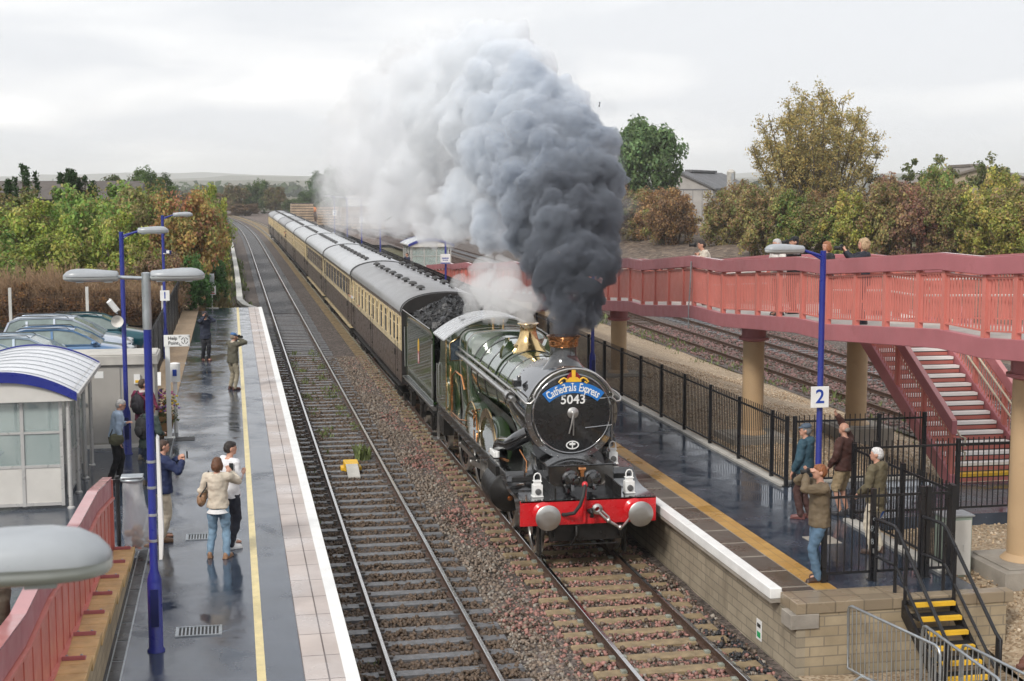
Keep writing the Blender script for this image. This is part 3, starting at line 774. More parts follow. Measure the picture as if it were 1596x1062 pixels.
# black metal steps with yellow nosings
ms = thing('metal_steps','black metal steps with bright yellow edges down from the platform end','steps',(10.0,PE-.03,0))
for i in range(6):
    z = .93-.155*i; y = -.2*i-.2; mb = MB(); mb.mi = 0; mb.box(-.345,.345,y,y+.25,z-.05,z-.004); mb.mi = 1; mb.box(-.335,.335,y-.012,y+.06,z-.058,z)
    mb.build('step', [MT['blackmat'],MT['yellow']], ms)
for x in (-.39,.39):
    mb = MB(); mb.add([(x-.025,0,.93),(x+.025,0,.93),(x+.025,0,.68),(x-.025,0,.68),(x-.025,-1.45,-.12),(x+.025,-1.45,-.12),(x+.025,-1.45,-.25),(x-.025,-1.45,-.25)],[(0,1,5,4),(3,7,6,2),(0,4,7,3),(1,2,6,5),(0,3,2,1),(4,5,6,7)])
    mb.build('stringer', MT['black'], ms, fix=True)
    hr = MB()
    hr.tube([(x,.95,1.93),(x,.35,1.96),(x,.2,1.9),(x,-1.25,.78),(x,-1.38,.72),(x,-1.38,.35)],.028,8)
    hr.tube([(x,.95,1.93),(x,.95,1.35),(x,.3,1.38),(x,.18,1.32),(x,-1.25,.28)],.024,8)
    for y,z0,z1 in ((.95,.95,1.93),(.28,.95,1.95),(-.05,.8,1.73),(-1.3,-.1,.76)): hr.cyl((x,y,z0),(x,y,z1),.028,n=8)
    hr.build('handrail', MT['black'], ms, smooth=50)
# crowd control barriers
def barrier():
    b = thing('crowd_barrier','galvanised crowd barrier set against the buff brick platform end','barrier',(0,0,0),0,'galvanised crowd barriers by the steps')
    mb = MB(); W = 1.15; H = 1.08
    mb.tube([(-W,0,.14),(-W,0,H-.1),(-W+.03,0,H-.03),(-W+.1,0,H),(W-.1,0,H),(W-.03,0,H-.03),(W,0,H-.1),(W,0,.14)],.021,8,closed=True); mb.build('frame', MT['galv'], b, smooth=50)
    mb = MB()
    for i in range(19):
        x = -W+W*2*(i+1)/20; mb.cyl((x,0,.14),(x,0,H),.008,n=6,cap=False)
    mb.build('bars', MT['galv'], b, smooth=50)
    for x in (-.75,.75):
        mb = MB(); mb.tube([(x,-.28,0),(x,-.2,.05),(x,0,.15),(x,.2,.05),(x,.28,0)],.018,6); mb.build('foot', MT['galv'], b, smooth=50)
    return b
b1 = barrier(); b1.location = (8.78,17.55,-.06); b1.rotation_euler = (0,.04,PI/2+.10)
dup(b1,(9.17,16.45,-.08),PI/2-.06,'galvanised crowd barrier nearest the foot of the steps')
dup(b1,(9.5,15.6,-.08),PI/2+.12,'galvanised crowd barrier at the bottom frame edge')
b3 = dup(b1,(8.55,16.3,-.02),PI/2-.25,'galvanised crowd barrier lying flat on the ground by the wall'); b3.rotation_euler=(1.45,0,PI/2-.25)
# pale green cabinet behind the railing
cb = thing('cabinet','pale grey-green metal cabinet behind the black railing','cabinet',(11.45,20.9,.55))
mb = MB(); mb.cbox((0,0,.62),(.5,.34,1.0)); mb.build('body', M('grey_green_paint',(.30,.36,.30),.5), cb, bevel=.012)
mb = MB(); mb.cbox((0,-.185,.62),(.44,.02,.9)); mb.cbox((-.1,-.2,.62),(.03,.02,.1)); mb.cbox((.1,-.2,.62),(.03,.02,.1)); mb.build('door', MT['offwhite'], cb)
mb = MB(); mb.cbox((0,0,1.14),(.56,.4,.03)); mb.build('lid', MT['galv'], cb, bevel=.008)
mb = MB(); mb.cbox((0,0,.06),(.5,.34,.12)); mb.build('base', MT['concrete'], cb)
# bricks and rubbish heap near the frame edge
mb = MB()
for i in range(26):
    x,y = RND.gauss(11.45,.25),RND.gauss(18.0,.3); mb.xf = Matrix.Translation((x,y,RND.uniform(-.02,.16))) @ Matrix.Rotation(RND.uniform(0,3),4,'Z') @ Matrix.Rotation(RND.uniform(-.6,.6),4,'X'); mb.cbox((0,0,0),(.22,.1,.075)); mb.xf=None
o = mb.build('broken_bricks', M('dark_red_brick',(.17,.075,.055),.85,var=.4,scale=6)); o['kind']='stuff'
# cover plate set in the platform
mb = MB((9.85,22.4,.95)); mb.box(9.6,10.1,22.15,22.7,.952,.962); tag(mb.build('manhole_cover', MT['concrete']),'square grey cover set into the wet right platform','manhole cover')
# ================================================================ steam locomotive (local y runs from the buffers to the rear)
def paint(name, col, rough=.12, spec=1.0, metal=.25, dirt=.15, civ=2.2):
    m, nt, b = nodes(name); co = coords(nt)
    c = ramp(nt, noise(nt, co, 2.2, 4), [(.3,tuple(x*.75 for x in col)),(.7,tuple(x*1.2 for x in col))])
    nt.links.new(c, b.inputs['Base Color']); b.inputs['Metallic'].default_value = metal; b.inputs['Specular IOR Level'].default_value = spec
    b.inputs['Coat Weight'].default_value = 1; b.inputs['Coat Roughness'].default_value = .05; b.inputs['Coat IOR'].default_value = civ
    nt.links.new(ramp(nt, noise(nt, co, 6, 4), [(.3,rough*.6),(.75,rough*2.2)]), b.inputs['Roughness'])
    bump(nt, b, noise(nt, co, 1.6, 1), .03, .02)
    return m
MT['lgreen'] = paint('locomotive_green', (.024,.060,.012), civ=2.9)
MT['tgreen'] = paint('tender_green', (.020,.050,.014), .10, .5, .0, civ=1.45)
MT['lblack'] = paint('locomotive_black', (.010,.010,.011), .14, civ=1.6)
MT['smokebox'] = paint('smokebox_black', (.03,.031,.034), .10, 1, .5, civ=3.4)
MT['doorblack'] = M('smokebox_door_black', (.012,.012,.013), .28, .0, .2, 3, coat=.5)
MT['underblack'] = M('oily_black', (.012,.011,.010), .38, .1, .4, 6, .15)
MT['beamred'] = M('buffer_beam_red', (.56,.012,.018), .3, var=.1, coat=.4)
MT['brass'] = M('polished_brass', (.66,.48,.24), .2, 1, .08, 4)
MT['copper'] = M('polished_copper', (.72,.33,.14), .2, 1, .12, 4)
MT['silver'] = M('burnished_steel', (.55,.54,.52), .34, 1, .07, 4, rvar=.06)
MT['coal'] = M('coal', (.012,.012,.013), .35, 0, .4, 9, .4)
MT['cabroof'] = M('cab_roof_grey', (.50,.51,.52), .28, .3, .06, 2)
MT['headblue'] = M('headboard_blue', (.015,.16,.50), .35, var=.06)
MT['crestred'] = M('crest_dark_red', (.22,.01,.02), .4)
MT['crestgold'] = M('crest_gold', (.80,.47,.04), .4)
MT['lampwhite'] = M('white_lamp_paint', (.8,.8,.78), .35, var=.05)
MT['lens'] = M('lamp_lens', (.10,.10,.10), .06)
MT['leather'] = M('dark_interior', (.05,.04,.03), .7)

lo = thing('steam_locomotive','green steam locomotive with red buffer beam and round black smokebox door','locomotive',(6.37,24.5,0))
BZ = 2.64
def P(name, mb, mat, par=lo, sm=None, bv=0, fix=False): return mb.build(name, mat, par, sm, bv, fix)
# buffer beam with rivets
mb = MB(); mb.box(-1.29,1.29,.47,.52,.80,1.268); bb = P('buffer_beam',mb,MT['beamred'],bv=.008)
mb = MB()
for sx_ in (-1,1):
    for x in (.12,.3,.46,1.12,1.23):
        for z in (.86,.98,1.10,1.21): mb.ball((sx_*x,.468,z),(.013,.008,.013),6,4)
P('rivets',mb,MT['beamred'],bb,60)
for sx_ in (-1,1):
    mb = MB(); x = sx_*.865
    mb.mi = 0; mb.lathe([(.20,.468),(.20,.45),(.15,.41),(.13,.25),(.11,.24)],(x,0,1.05),'y',20)
    mb.mi = 1; mb.lathe([(.06,.26),(.06,.06),(.17,.05),(.230,.035),(.235,.015),(.21,.0),(.11,-.008),(.0,-.01)],(x,0,1.05),'y',28)
    P('buffer',mb,[MT['beamred'],MT['silver']],sm=40,fix=True)
# drawhook, screw coupling, vacuum pipe and hose
mb = MB(); mb.tube([(.0,.47,1.05),(.0,.36,1.05),(.0,.30,1.10),(.0,.26,1.06),(.02,.27,.98),(.0,.33,.97)],[.04,.04,.038,.034,.03,.025],8); P('drawhook',mb,MT['underblack'],sm=50)
mb = MB(); mb.lathe([(.05,0),(.10,.02),(.10,.07),(.05,.09)],(.14,.36,1.09),'y',16)
mb.tube([(.14,.3,1.06),(.28,.27,.92),(.44,.25,.82),(.52,.25,.77)],.028,8); mb.tube([(.20,.3,1.08),(.34,.27,.95)],.02,8)
mb.tube([(.52,.25,.77),(.60,.3,.76),(.70,.36,.84),(.80,.44,.92)],.022,8); mb.ball((.32,.26,.9),.05,8,6); mb.ball((.54,.25,.76),.05,8,6)
P('screw_coupling',mb,MT['silver'],sm=50,fix=True)
mb = MB(); mb.tube([(-.09,.44,.84),(-.09,.43,1.0),(-.09,.43,1.52)],.035,10); mb.ball((-.09,.42,1.55),.06,10,6); P('vacuum_standard',mb,MT['beamred'],sm=50)
mb = MB(); mb.tube([(-.09,.40,1.55),(-.12,.33,1.50),(-.16,.28,1.35),(-.22,.26,1.2),(-.32,.28,1.06),(-.45,.36,1.02),(-.5,.45,1.0)],.034,10); P('vacuum_hose',mb,MT['rubber'],sm=60)
mb = MB(); mb.tube([(-.2,.6,.84),(-.22,.5,.6),(-.3,.55,.42)],.03,8); mb.tube([(-.62,.7,.36),(0,.72,.36),(.62,.7,.36)],.018,8); mb.box(-.7,.7,.62,.7,.46,.80); mb.box(-.85,-.80,.9,1.1,.12,.8); mb.box(.80,.85,.9,1.1,.12,.8); P('guard_irons',mb,MT['underblack'],sm=40)
# front platform: shelf behind the beam, curved drop plate, running plate, valances
def runplate():
    mb = MB()
    pr = [(.47,1.27),(1.35,1.275),(1.62,1.305),(1.84,1.39),(1.94,1.47),(1.99,1.53)]
    full = pr+[(11.3,1.53),(11.3,1.495),(2.01,1.495),(1.96,1.43),(1.86,1.355),(1.63,1.27),(1.35,1.24),(.47,1.238)]
    mb.prism(full,-1.28,1.28,'x'); return mb
P('running_plate',runplate(),MT['lblack'],fix=True,sm=35)
mb = MB()
for sx_ in (-1,1):
    x = sx_*1.27; mb.prism([(2.02,1.49),(11.3,1.49),(11.3,1.26),(4.3,1.26),(4.0,1.36),(2.5,1.36),(2.2,1.2),(1.2,1.2),(1.0,1.05),(.9,.98),(.53,.98),(.53,1.236),(1.35,1.238),(1.64,1.268),(1.86,1.35)], x-sx_*.02, x,'x')
P('valance',mb,MT['lblack'],fix=True)
for sx_ in (-1,1):
    mb = MB(); mb.box(sx_*.97-.2,sx_*.97+.2,1.80,1.87,1.375,1.435); P('step_slot',mb,MT['blackmat'])
mb = MB()
for sx_ in (-1,1):
    for i in range(34): mb.ball((sx_*1.24,2.1+.25*i,1.531),(.014,.014,.008),6,4)
    for i in range(12): mb.ball((sx_*(.1+.1*i),.53,1.276),(.011,.011,.007),6,4)
P('plate_rivets',mb,MT['lblack'],sm=60)
# inside cylinder casing with its two valve covers
mb = MB(); mb.box(-.63,.63,1.05,2.4,1.25,1.78); mb.box(-.67,.67,1.02,2.42,1.78,1.805); cc = P('cylinder_casing',mb,MT['lblack'],bv=.012)
mb = MB()
for x in (-.21,.21):
    mb.lathe([(.175,1.05),(.175,1.02),(.14,1.0),(.13,.93),(.06,.92),(.06,.83),(0,.825)],(x,0,1.52),'y',20); mb.cyl((x,.93,1.5),(x,.88,1.34),.045,n=8)
P('valve_cover',mb,MT['lblack'],cc,sm=40,fix=True)
mb = MB(); mb.box(-.03,.03,.98,1.05,1.58,1.66); mb.cyl((-.07,1.01,1.72),(.07,1.01,1.72),.035,n=10); mb.box(-.04,.04,.98,1.04,1.66,1.75); P('lamp_bracket',mb,MT['copper'],cc)
# lamps
def loco_lamp(x, y, z, s=1.0, hoop=True):
    mb = MB(); mb.mi = 0
    mb.box(x-.09,x+.09,y-.07,y+.09,z+.02,z+.235); mb.box(x-.105,x+.105,y-.08,y+.1,z,z+.025); mb.box(x-.062,x+.062,y-.05,y+.07,z+.235,z+.285); mb.box(x-.078,x+.078,y-.06,y+.08,z+.285,z+.305)
    mb.tube([(x-.06,y,z+.25),(x-.065,y,z+.38),(x-.04,y,z+.43),(x,y,z+.445),(x+.04,y,z+.43),(x+.065,y,z+.38),(x+.06,y,z+.25)],.014,6)
    mb.mi = 1; mb.lathe([(.058,-.07),(.058,-.095),(.045,-.1),(.0,-.105)],(x,y,z+.11),'y',16)
    l = P('headlamp',mb,[MT['lampwhite'],MT['lens']],bv=.006); return l
loco_lamp(-.90,.80,1.275); loco_lamp(.86,.80,1.275); loco_lamp(.93,2.25,1.55)
# smokebox
mb = MB(); mb.lathe([(.875,1.88),(.885,1.90),(.885,3.62),(.86,3.63)],(0,0,BZ),'y',56); P('smokebox',mb,MT['smokebox'],sm=40)
mb = MB(); mb.lathe([(.80,1.845),(.905,1.85),(.915,1.87),(.915,1.93),(.885,1.95)],(0,0,BZ),'y',56); rg = P('front_ring',mb,MT['smokebox'],sm=40)
mb = MB()
for i in range(40):
    a = 2*PI*i/40; mb.ball((.858*math.cos(a),1.846,BZ+.858*math.sin(a)),(.012,.008,.012),6,4)
for i in range(26):
    a = PI*.1+PI*.8*i/25
    for y in (2.0,3.5): mb.ball((.887*math.cos(a),y,BZ+.887*math.sin(a)),.014,6,4)
P('rivets',mb,MT['smokebox'],rg,60)
mb = MB(); mb.lathe([(.80,1.86),(.795,1.835),(.775,1.822),(.73,1.815),(.6,1.795),(.4,1.768),(.2,1.752),(0,1.748)],(0,0,BZ),'y',56); door = P('smokebox_door',mb,MT['doorblack'],sm=50)
mb = MB(); mb.lathe([(.785,1.828),(.775,1.812),(.755,1.812),(.745,1.82)],(0,0,BZ),'y',56); P('door_rim',mb,MT['smokebox'],door,60)
mb = MB(); mb.lathe([(.115,1.77),(.11,1.735),(.07,1.715),(.04,1.71),(.035,1.66),(.0,1.655)],(0,0,BZ+.03),'y',20)
for dx,dz,y in ((-.09,-.36,1.68),(.0,-.40,1.70)): mb.tube([(0,y,BZ+.03),(dx*.5,y-.01,BZ+dz*.5),(dx,y,BZ+dz)],[.022,.016,.013],8)
P('door_handle',mb,MT['silver'],door,50,fix=True)
mb = MB(); mb.tube([(.24,1.755,BZ-.27),(.5,1.78,BZ-.255),(.8,1.83,BZ-.24)],.013,6); mb.cyl((.80,1.82,BZ-.55),(.80,1.82,BZ+.15),.02,n=8); mb.tube([(.2,1.755,BZ+.28),(.8,1.83,BZ+.30)],.012,6); P('hinge_strap',mb,MT['smokebox'],door,50)
# oval shed emblem near the bottom of the door
mb = MB(); yq = 1.79
mb.mi = 0; mb.add([(.0+.13*math.cos(2*PI*i/24),yq-.018,BZ-.60+.085*math.sin(2*PI*i/24)) for i in range(24)]+[(.0+.105*math.cos(2*PI*i/24),yq-.018,BZ-.60+.062*math.sin(2*PI*i/24)) for i in range(24)],[(i,(i+1)%24,24+(i+1)%24,24+i) for i in range(24)])
mb.box(-.012,.012,yq-.019,yq-.012,BZ-.66,BZ-.55); mb.ball((-.035,yq-.015,BZ-.585),(.03,.008,.022),8,6); mb.ball((.035,yq-.015,BZ-.585),(.03,.008,.022),8,6); mb.ball((.0,yq-.015,BZ-.565),(.02,.008,.02),8,6)
P('shed_emblem',mb,[MT['white']],door)
# curved blue headboard with its lettering, crest above, running number below
def arcband(r0, r1, a0, a1, y, cz, th=.025, n=30):
    mb = MB(); rs = []
    for i in range(n+1):
        a = a0+(a1-a0)*i/n; c, s_ = math.sin(a), math.cos(a)
        rs.append([(r0*c,y,cz+r0*s_),(r1*c,y,cz+r1*s_),(r1*c,y+th,cz+r1*s_),(r0*c,y+th,cz+r0*s_)])
    mb.rings(rs); return mb
HC = BZ-.315; HR0, HR1 = .735, .95; HA = .70; HY = 1.70
hb = P('headboard',arcband(HR0,HR1,-HA,HA,HY,HC),MT['headblue'],bv=.004,fix=True)
mb = MB(); txt = 'Cathedrals Express'; wd = {' ':.5,'l':.36,'r':.5,'t':.45,'s':.58,'C':.78,'E':.7,'h':.66,'d':.68,'a':.64,'e':.62,'x':.62,'p':.68}
tot = sum(wd[c] for c in txt); a = -HA*.92; k = 2*HA*.92/tot; rm = .843
for ch in txt:
    am = a+wd[ch]*k/2; a += wd[ch]*k
    if ch == ' ': continue
    v, f = text_geo(ch, .195, .006)
    xs_ = [p[0] for p in v]; mid = (min(xs_)+max(xs_))/2
    T = Matrix.Translation((rm*math.sin(am),HY-.006,HC+rm*math.cos(am))) @ Matrix.Rotation(am,4,'Y') @ Matrix(((1,.0,0,0),(0,0,1,0),(0,1,0,0),(0,0,0,1))) 
    S = Matrix.Diagonal((.74,1.12,1,1)); off_y = -.0
    mb.add([T @ (S @ Vector((p[0]-mid, p[1]-( .0), p[2]))) for p in [Vector(q) for q in v]], f)
    # pen-stroke serifs
    if ch in 'ChdEl':
        mb.add([T @ Vector(q) for q in ((-.04,.074,0),(.0,.092,0),(.035,.076,0),(.0,.066,0))],[(0,1,2,3)])
P('lettering',mb,MT['white'],hb)
mb = MB(); cz = HC+HR1
mb.mi = 0; mb.prism([(.14*math.cos(PI*i/16),cz+.01+.19*math.sin(PI*i/16)) for i in range(17)],HY+.005,HY+.022)
mb.mi = 1; mb.prism([(-.035,cz+.07),(.035,cz+.07),(.04,cz+.27),(-.04,cz+.27)],HY-.006,HY+.018); mb.box(-.15,.15,HY-.008,HY+.018,cz+.0,cz+.055)
mb.prism([(-.11,cz+.055),(.11,cz+.055),(.075,cz+.09),(-.075,cz+.09)],HY-.007,HY+.018)
for s_ in (-1,1): mb.tube([(s_*.13,HY,cz+.05),(s_*.19,HY,cz+.08),(s_*.25,HY,cz+.05),(s_*.29,HY,cz-.0),(s_*.26,HY,cz-.03),(s_*.22,HY,cz-.0)],.018,6)
P('crest',mb,[MT['crestred'],MT['crestgold']],hb)
mb = MB(); T = Matrix.Translation((-.0,1.735,BZ+.285)) @ Matrix(((1,0,0,0),(0,0,1,0),(0,1,0,0),(0,0,0,1)))
mb.text('5043',.25,T,.01); P('running_number',mb,MT['lampwhite'],door)
# handrail over the smokebox door and along the boiler
hp = [(-.97,3.0,BZ+.36),(-.98,2.2,BZ+.34),(-.97,1.85,BZ+.30),(-.93,1.72,BZ+.245),(-.84,1.69,BZ+.24),(-.76,1.69,BZ+.32)]
for i in range(15):
    aa = PI*(.87-.74*i/14); hp.append((.86*math.cos(aa),1.70,BZ+.03+.86*math.sin(aa)))
hp += [(.76,1.69,BZ+.32),(.84,1.69,BZ+.24),(.93,1.72,BZ+.245),(.97,1.85,BZ+.30),(.98,2.2,BZ+.34),(.97,3.0,BZ+.36)]
mb = MB(); mb.tube(hp,.021,8); P('smokebox_handrail',mb,MT['silver'],sm=60)
mb = MB(); mb.tube([(-.99,2.9,BZ+.36),(-.99,9.55,BZ+.46)],.026,8); mb.tube([(.99,2.9,BZ+.36),(.99,9.55,BZ+.46)],.026,8)
for y in (3.0,4.4,5.8,7.2,8.6):
    for s_ in (-1,1): mb.cyl((s_*.84,y,BZ+.35),(s_*.99,y,BZ+.37),.018,n=6)
P('boiler_handrail',mb,MT['silver'],sm=60)
mb = MB(); mb.tube([(-.97,2.7,BZ+.17),(-1.0,3.4,BZ+.2),(-1.02,9.55,BZ+.32)],.055,12); mb.lathe([(.09,3.0),(.10,3.02),(.10,3.3),(.09,3.32)],(-.98,0,BZ+.19),'y',14); P('ejector_pipe',mb,MT['silver'],sm=50)
# boiler barrel, bands, firebox
mb = MB(); mb.lathe([(.80,3.62),(.80,5.2),(.865,7.2),(.905,8.2)],(0,0,BZ),'y',56); P('boiler',mb,MT['lgreen'],sm=40)
mb = MB()
for y in (3.66,4.55,5.45,6.6,7.5,8.15):
    r = .80 if y < 5.2 else .80+.105*(y-5.2)/3.0
    mb.lathe([(r,y-.035),(r+.012,y-.03),(r+.012,y+.03),(r,y+.035)],(0,0,BZ),'y',56)
P('boiler_bands',mb,MT['lblack'],sm=40)
def fbx(y, hw, top, sh):
    pts = [(-hw*.92,1.52),(-hw*.98,2.2),(-hw,2.75)]
    for i in range(9):
        a = PI-(PI/2)*i/8; pts.append((-(hw-sh)+sh*math.cos(a), top-sh+sh*math.sin(a)-(.0)))
    pts += [(-.3,top+.035),(0,top+.045),(.3,top+.035)]
    pts += [(-p[0],p[1]) for p in pts[-4::-1]]
    return [(p[0],y,p[1]) for p in pts]
mb = MB(); mb.rings([fbx(8.18,.90,3.50,.36),fbx(8.22,.94,3.55,.34),fbx(8.32,.955,3.57,.32),fbx(9.6,.95,3.52,.30)]); P('firebox',mb,MT['lgreen'],sm=40,fix=True)
mb = MB(); rs = [fbx(8.36,.965,3.585,.32),fbx(8.42,.965,3.585,.32)]; mb.rings(rs); mb.rings([fbx(9.45,.962,3.535,.30),fbx(9.52,.962,3.535,.30)]); P('firebox_bands',mb,MT['silver'],sm=40,fix=True)
# chimney with copper cap
CY = 2.55
mb = MB(); top = BZ+.885
prof_ = [(.46,-.16),(.40,-.06),(.33,.02),(.285,.10),(.27,.18),(.265,.34)]
mb.mi = 0; mb.lathe([(r,h+top) for r,h in prof_],(0,CY,0),'z',32); mb.mi = 1; mb.lathe([(.272,top+.34),(.285,top+.36),(.29,top+.42),(.30,top+.50),(.335,top+.535),(.34,top+.55),(.30,top+.56),(.22,top+.52),(.2,top+.2)],(0,CY,0),'z',32)
P('chimney',mb,[MT['lblack'],MT['copper']],sm=40)
# brass safety valve bonnet and top feed
VY = 5.95; vt = BZ+.84
mb = MB(); mb.lathe([(.45,vt-.12),(.36,vt-.01),(.27,vt+.09),(.215,vt+.2),(.185,vt+.33),(.178,vt+.44),(.195,vt+.49),(.24,vt+.51),(.235,vt+.525),(.17,vt+.53),(.16,vt+.3)],(0,VY,0),'z',32); P('safety_valve_bonnet',mb,MT['brass'],sm=40)
mb = MB(); mb.lathe([(.835,VY-.22),(.855,VY-.2),(.865,VY+.2),(.845,VY+.22)],(0,0,BZ),'y',56,PI*.02,PI*.98)
for s_ in (-1,1): mb.prism([(s_*.30,BZ+.76),(s_*.62,BZ+.58),(s_*.60,BZ+.78),(s_*.48,BZ+.98),(s_*.40,BZ+1.0)],VY-.14,VY+.14); mb.cyl((s_*.47,VY,BZ+.9),(s_*.47,VY,BZ+1.06),.05,n=10)
P('top_feed',mb,MT['lgreen'],sm=40,fix=True)
mb = MB(); mb.cyl((-.16,9.35,3.5),(-.16,9.35,3.82),.03,n=10); mb.cyl((-.16,9.35,3.7),(-.16,9.35,3.8),.055,n=10); P('whistle',mb,MT['brass'],sm=40); mb = MB(); mb.cyl((.1,9.4,3.5),(.1,9.4,3.78),.03,n=10); P('whistle',mb,MT['brass'],sm=40)
mb = MB(); mb.cbox((-.90,2.75,BZ+.50),(.16,.22,.13)); mb.cyl((-.82,2.9,BZ+.45),(-.82,2.9,BZ+.62),.04,n=8); P('lubricator_box',mb,MT['lblack'],bv=.01)
# saddle, steam pipes, frames
mb = MB(); mb.prism([(-.62,1.5),(.62,1.5),(.66,1.8),(.80,2.25),(.6,2.0),(.3,1.84),(0,1.78),(-.3,1.84),(-.6,2.0),(-.80,2.25),(-.66,1.8)],2.1,3.4); P('saddle',mb,MT['lblack'],fix=True)
for s_ in (-1,1):
    mb = MB(); mb.tube([(s_*.72,2.45,2.18),(s_*.90,2.55,2.06),(s_*1.0,2.8,1.92),(s_*1.05,3.3,1.84),(s_*1.06,3.6,1.76),(s_*1.06,3.72,1.62),(s_*1.06,3.74,1.5)],[.15,.15,.145,.145,.15,.16,.18],16); P('steam_pipe',mb,MT['lblack'],sm=60)
mb = MB()
for s_ in (-1,1): mb.box(s_*.62-.015,s_*.62+.015,.52,11.4,.55,1.48)
mb.box(-.6,.6,2.2,2.4,.5,1.4); mb.box(-.6,.6,6.2,6.4,.6,1.4); mb.box(-.85,.85,8.5,9.6,.75,1.5); P('frames',mb,MT['underblack'])
mb = MB(); mb.lathe([(.01,3.7),(.8,3.72),(.8,8.0),(.5,8.05)],(0,0,BZ-.25),'y',24,PI*1.05,PI*1.95); P('boiler_underside',mb,MT['underblack'],sm=40)
mb = MB()
for s_ in (-1,1):
    mb.mi = 0; mb.lathe([(0,2.66),(.16,2.665),(.2,2.70),(.36,2.72),(.40,2.74),(.41,2.78),(.41,3.72),(.36,3.76),(.1,3.8)],(s_*1.04,0,.96),'y',28)
    mb.cbox((s_*1.06,3.25,1.33),(.5,.9,.28))
    mb.mi = 1; mb.cyl((s_*1.06,2.66,.86),(s_*1.06,2.6,.86),.055,n=12); mb.cyl((s_*1.06,2.6,.86),(s_*1.06,2.57,.86),.035,n=10)
    P('outside_cylinder',mb,[MT['underblack'],MT['copper']],sm=40); mb = MB()
# wheels
def wheel(par, y, z, r, nsp, xs=(-.755,.755), w=.13, cw=False, plain=False):
    for x in xs:
        s_ = 1 if x > 0 else -1
        mb = MB((0,0,0)); mb.lathe([(r-.10,-w/2),(r-.085,w/2),(.0+r-.11,w/2)][:2]+[(r-.02,w/2),(r,w/2-.01),(r+.005,-.03),(r+.03,-w/2+.005),(r-.02,-w/2),(r-.10,-w/2)],(0,0,0),'x',40)
        if s_ < 0: mb.v = [(-p[0],p[1],p[2]) for p in mb.v]
        wh = mb.build('wheel', MT['rust'] if plain else MT['silver'], par, 40, fix=True); wh.location = (x,y,z)
        mb = MB()
        if plain: mb.lathe([(r-.09,-.03),(r*.5,-.06),(.1,-.04),(.1,.06),(r*.5,.02),(r-.09,.03)],(0,0,0),'x',28)
        else:
            for i in range(nsp):
                a = 2*PI*i/nsp; mb.bar((0,.07*math.cos(a),.07*math.sin(a)),(0,(r-.09)*math.cos(a),(r-.09)*math.sin(a)),.05,.045,(1,0,0))
            mb.lathe([(r-.15,-.045),(r-.15,.045),(r-.09,.05),(r-.09,-.05),(r-.15,-.045)],(0,0,0),'x',40)
        mb.cyl((-.09,0,0),(.09,0,0),.13 if not plain else .11,n=16)
        if cw:
            mb.prism([((r-.15)*math.cos(a),(r-.15)*math.sin(a)) for a in [PI*.75+PI*.5*i/10 for i in range(11)]],-.05,.05,'x')
        sp = mb.build('wheel_centre', MT['underblack'] if plain else MT['lblack'], wh, 40, fix=True)
bogie = MB(); bogie.box(-.55,-.50,1.1,4.15,.35,.85); bogie.box(.50,.55,1.1,4.15,.35,.85); bogie.box(-.5,.5,2.4,2.9,.4,.8)
for y in (1.6,3.73): bogie.cyl((-.75,y,.485),(.75,y,.485),.07,n=10)
P('bogie_frame',bogie,MT['underblack'])
for y in (1.6,3.73): wheel(lo,y,.485,.47,10)
DY = (5.3,7.43,9.8); DR = 1.0
for k,y in enumerate(DY): wheel(lo,y,DR+.005,DR,20,cw=True)
mb = MB()
for s_ in (-1,1):
    pin = (.0,-.32)
    x = s_*.90
    mb.bar((x,DY[0],DR-.33),(x,DY[2],DR-.33),.045,.11)
    for y in DY: mb.cyl((x-.05,y,DR-.33),(x+.07,y,DR-.33),.085,n=14); mb.cyl((s_*.7,y,DR-.33),(x,y,DR-.33),.05,n=10)
    x2 = s_*1.03; mb.bar((x2,4.85,.96),(x2,DY[1],DR-.33),.05,.12); mb.cyl((x2-.05,DY[1],DR-.33),(x2+.06,DY[1],DR-.33),.10,n=14)
    mb.bar((s_*1.04,3.7,1.10),(s_*1.04,5.5,1.10),.08,.05); mb.bar((s_*1.04,3.7,.82),(s_*1.04,5.5,.82),.08,.05); mb.cbox((s_*1.04,4.85,.96),(.12,.35,.30)); mb.cyl((s_*1.04,3.7,.96),(s_*1.04,4.8,.96),.04,n=10)
    mb.cbox((s_*1.04,5.55,1.0),(.2,.08,.7))
P('motion_rods',mb,MT['silver'],sm=40)
# splashers with brass beading and a curved nameplate
for s_ in (-1,1):
    for k,y in enumerate(DY[:2]):
        mb = MB(); rr = 1.06; a0,a1 = math.asin((1.515-DR)/rr), PI-math.asin((1.515-DR)/rr)
        pts = [(y+rr*math.cos(a0+(a1-a0)*i/20),DR+rr*math.sin(a0+(a1-a0)*i/20)) for i in range(21)]
        mb.prism(pts, s_*.66, s_*1.0,'x'); sp_ = P('splasher',mb,MT['lgreen'],sm=35,fix=True)
        mb = MB(); mb.tube([(s_*1.005,p[0],p[1]) for p in pts],.022,6); P('brass_beading',mb,MT['brass'],sp_,60)
        if k == 0:
            mb = MB(); rs = []
            for i in range(25):
                a = PI*.2+PI*.6*i/24; c,q = math.cos(a), math.sin(a)
                rs.append([(s_*1.02,y+(rr-.02)*c,DR+(rr-.02)*q),(s_*1.02,y+(rr+.17)*c,DR+(rr+.17)*q),(s_*1.045,y+(rr+.17)*c,DR+(rr+.17)*q),(s_*1.045,y+(rr-.02)*c,DR+(rr-.02)*q)])
            mb.rings(rs); P('nameplate',mb,MT['brass'],sp_,fix=True)
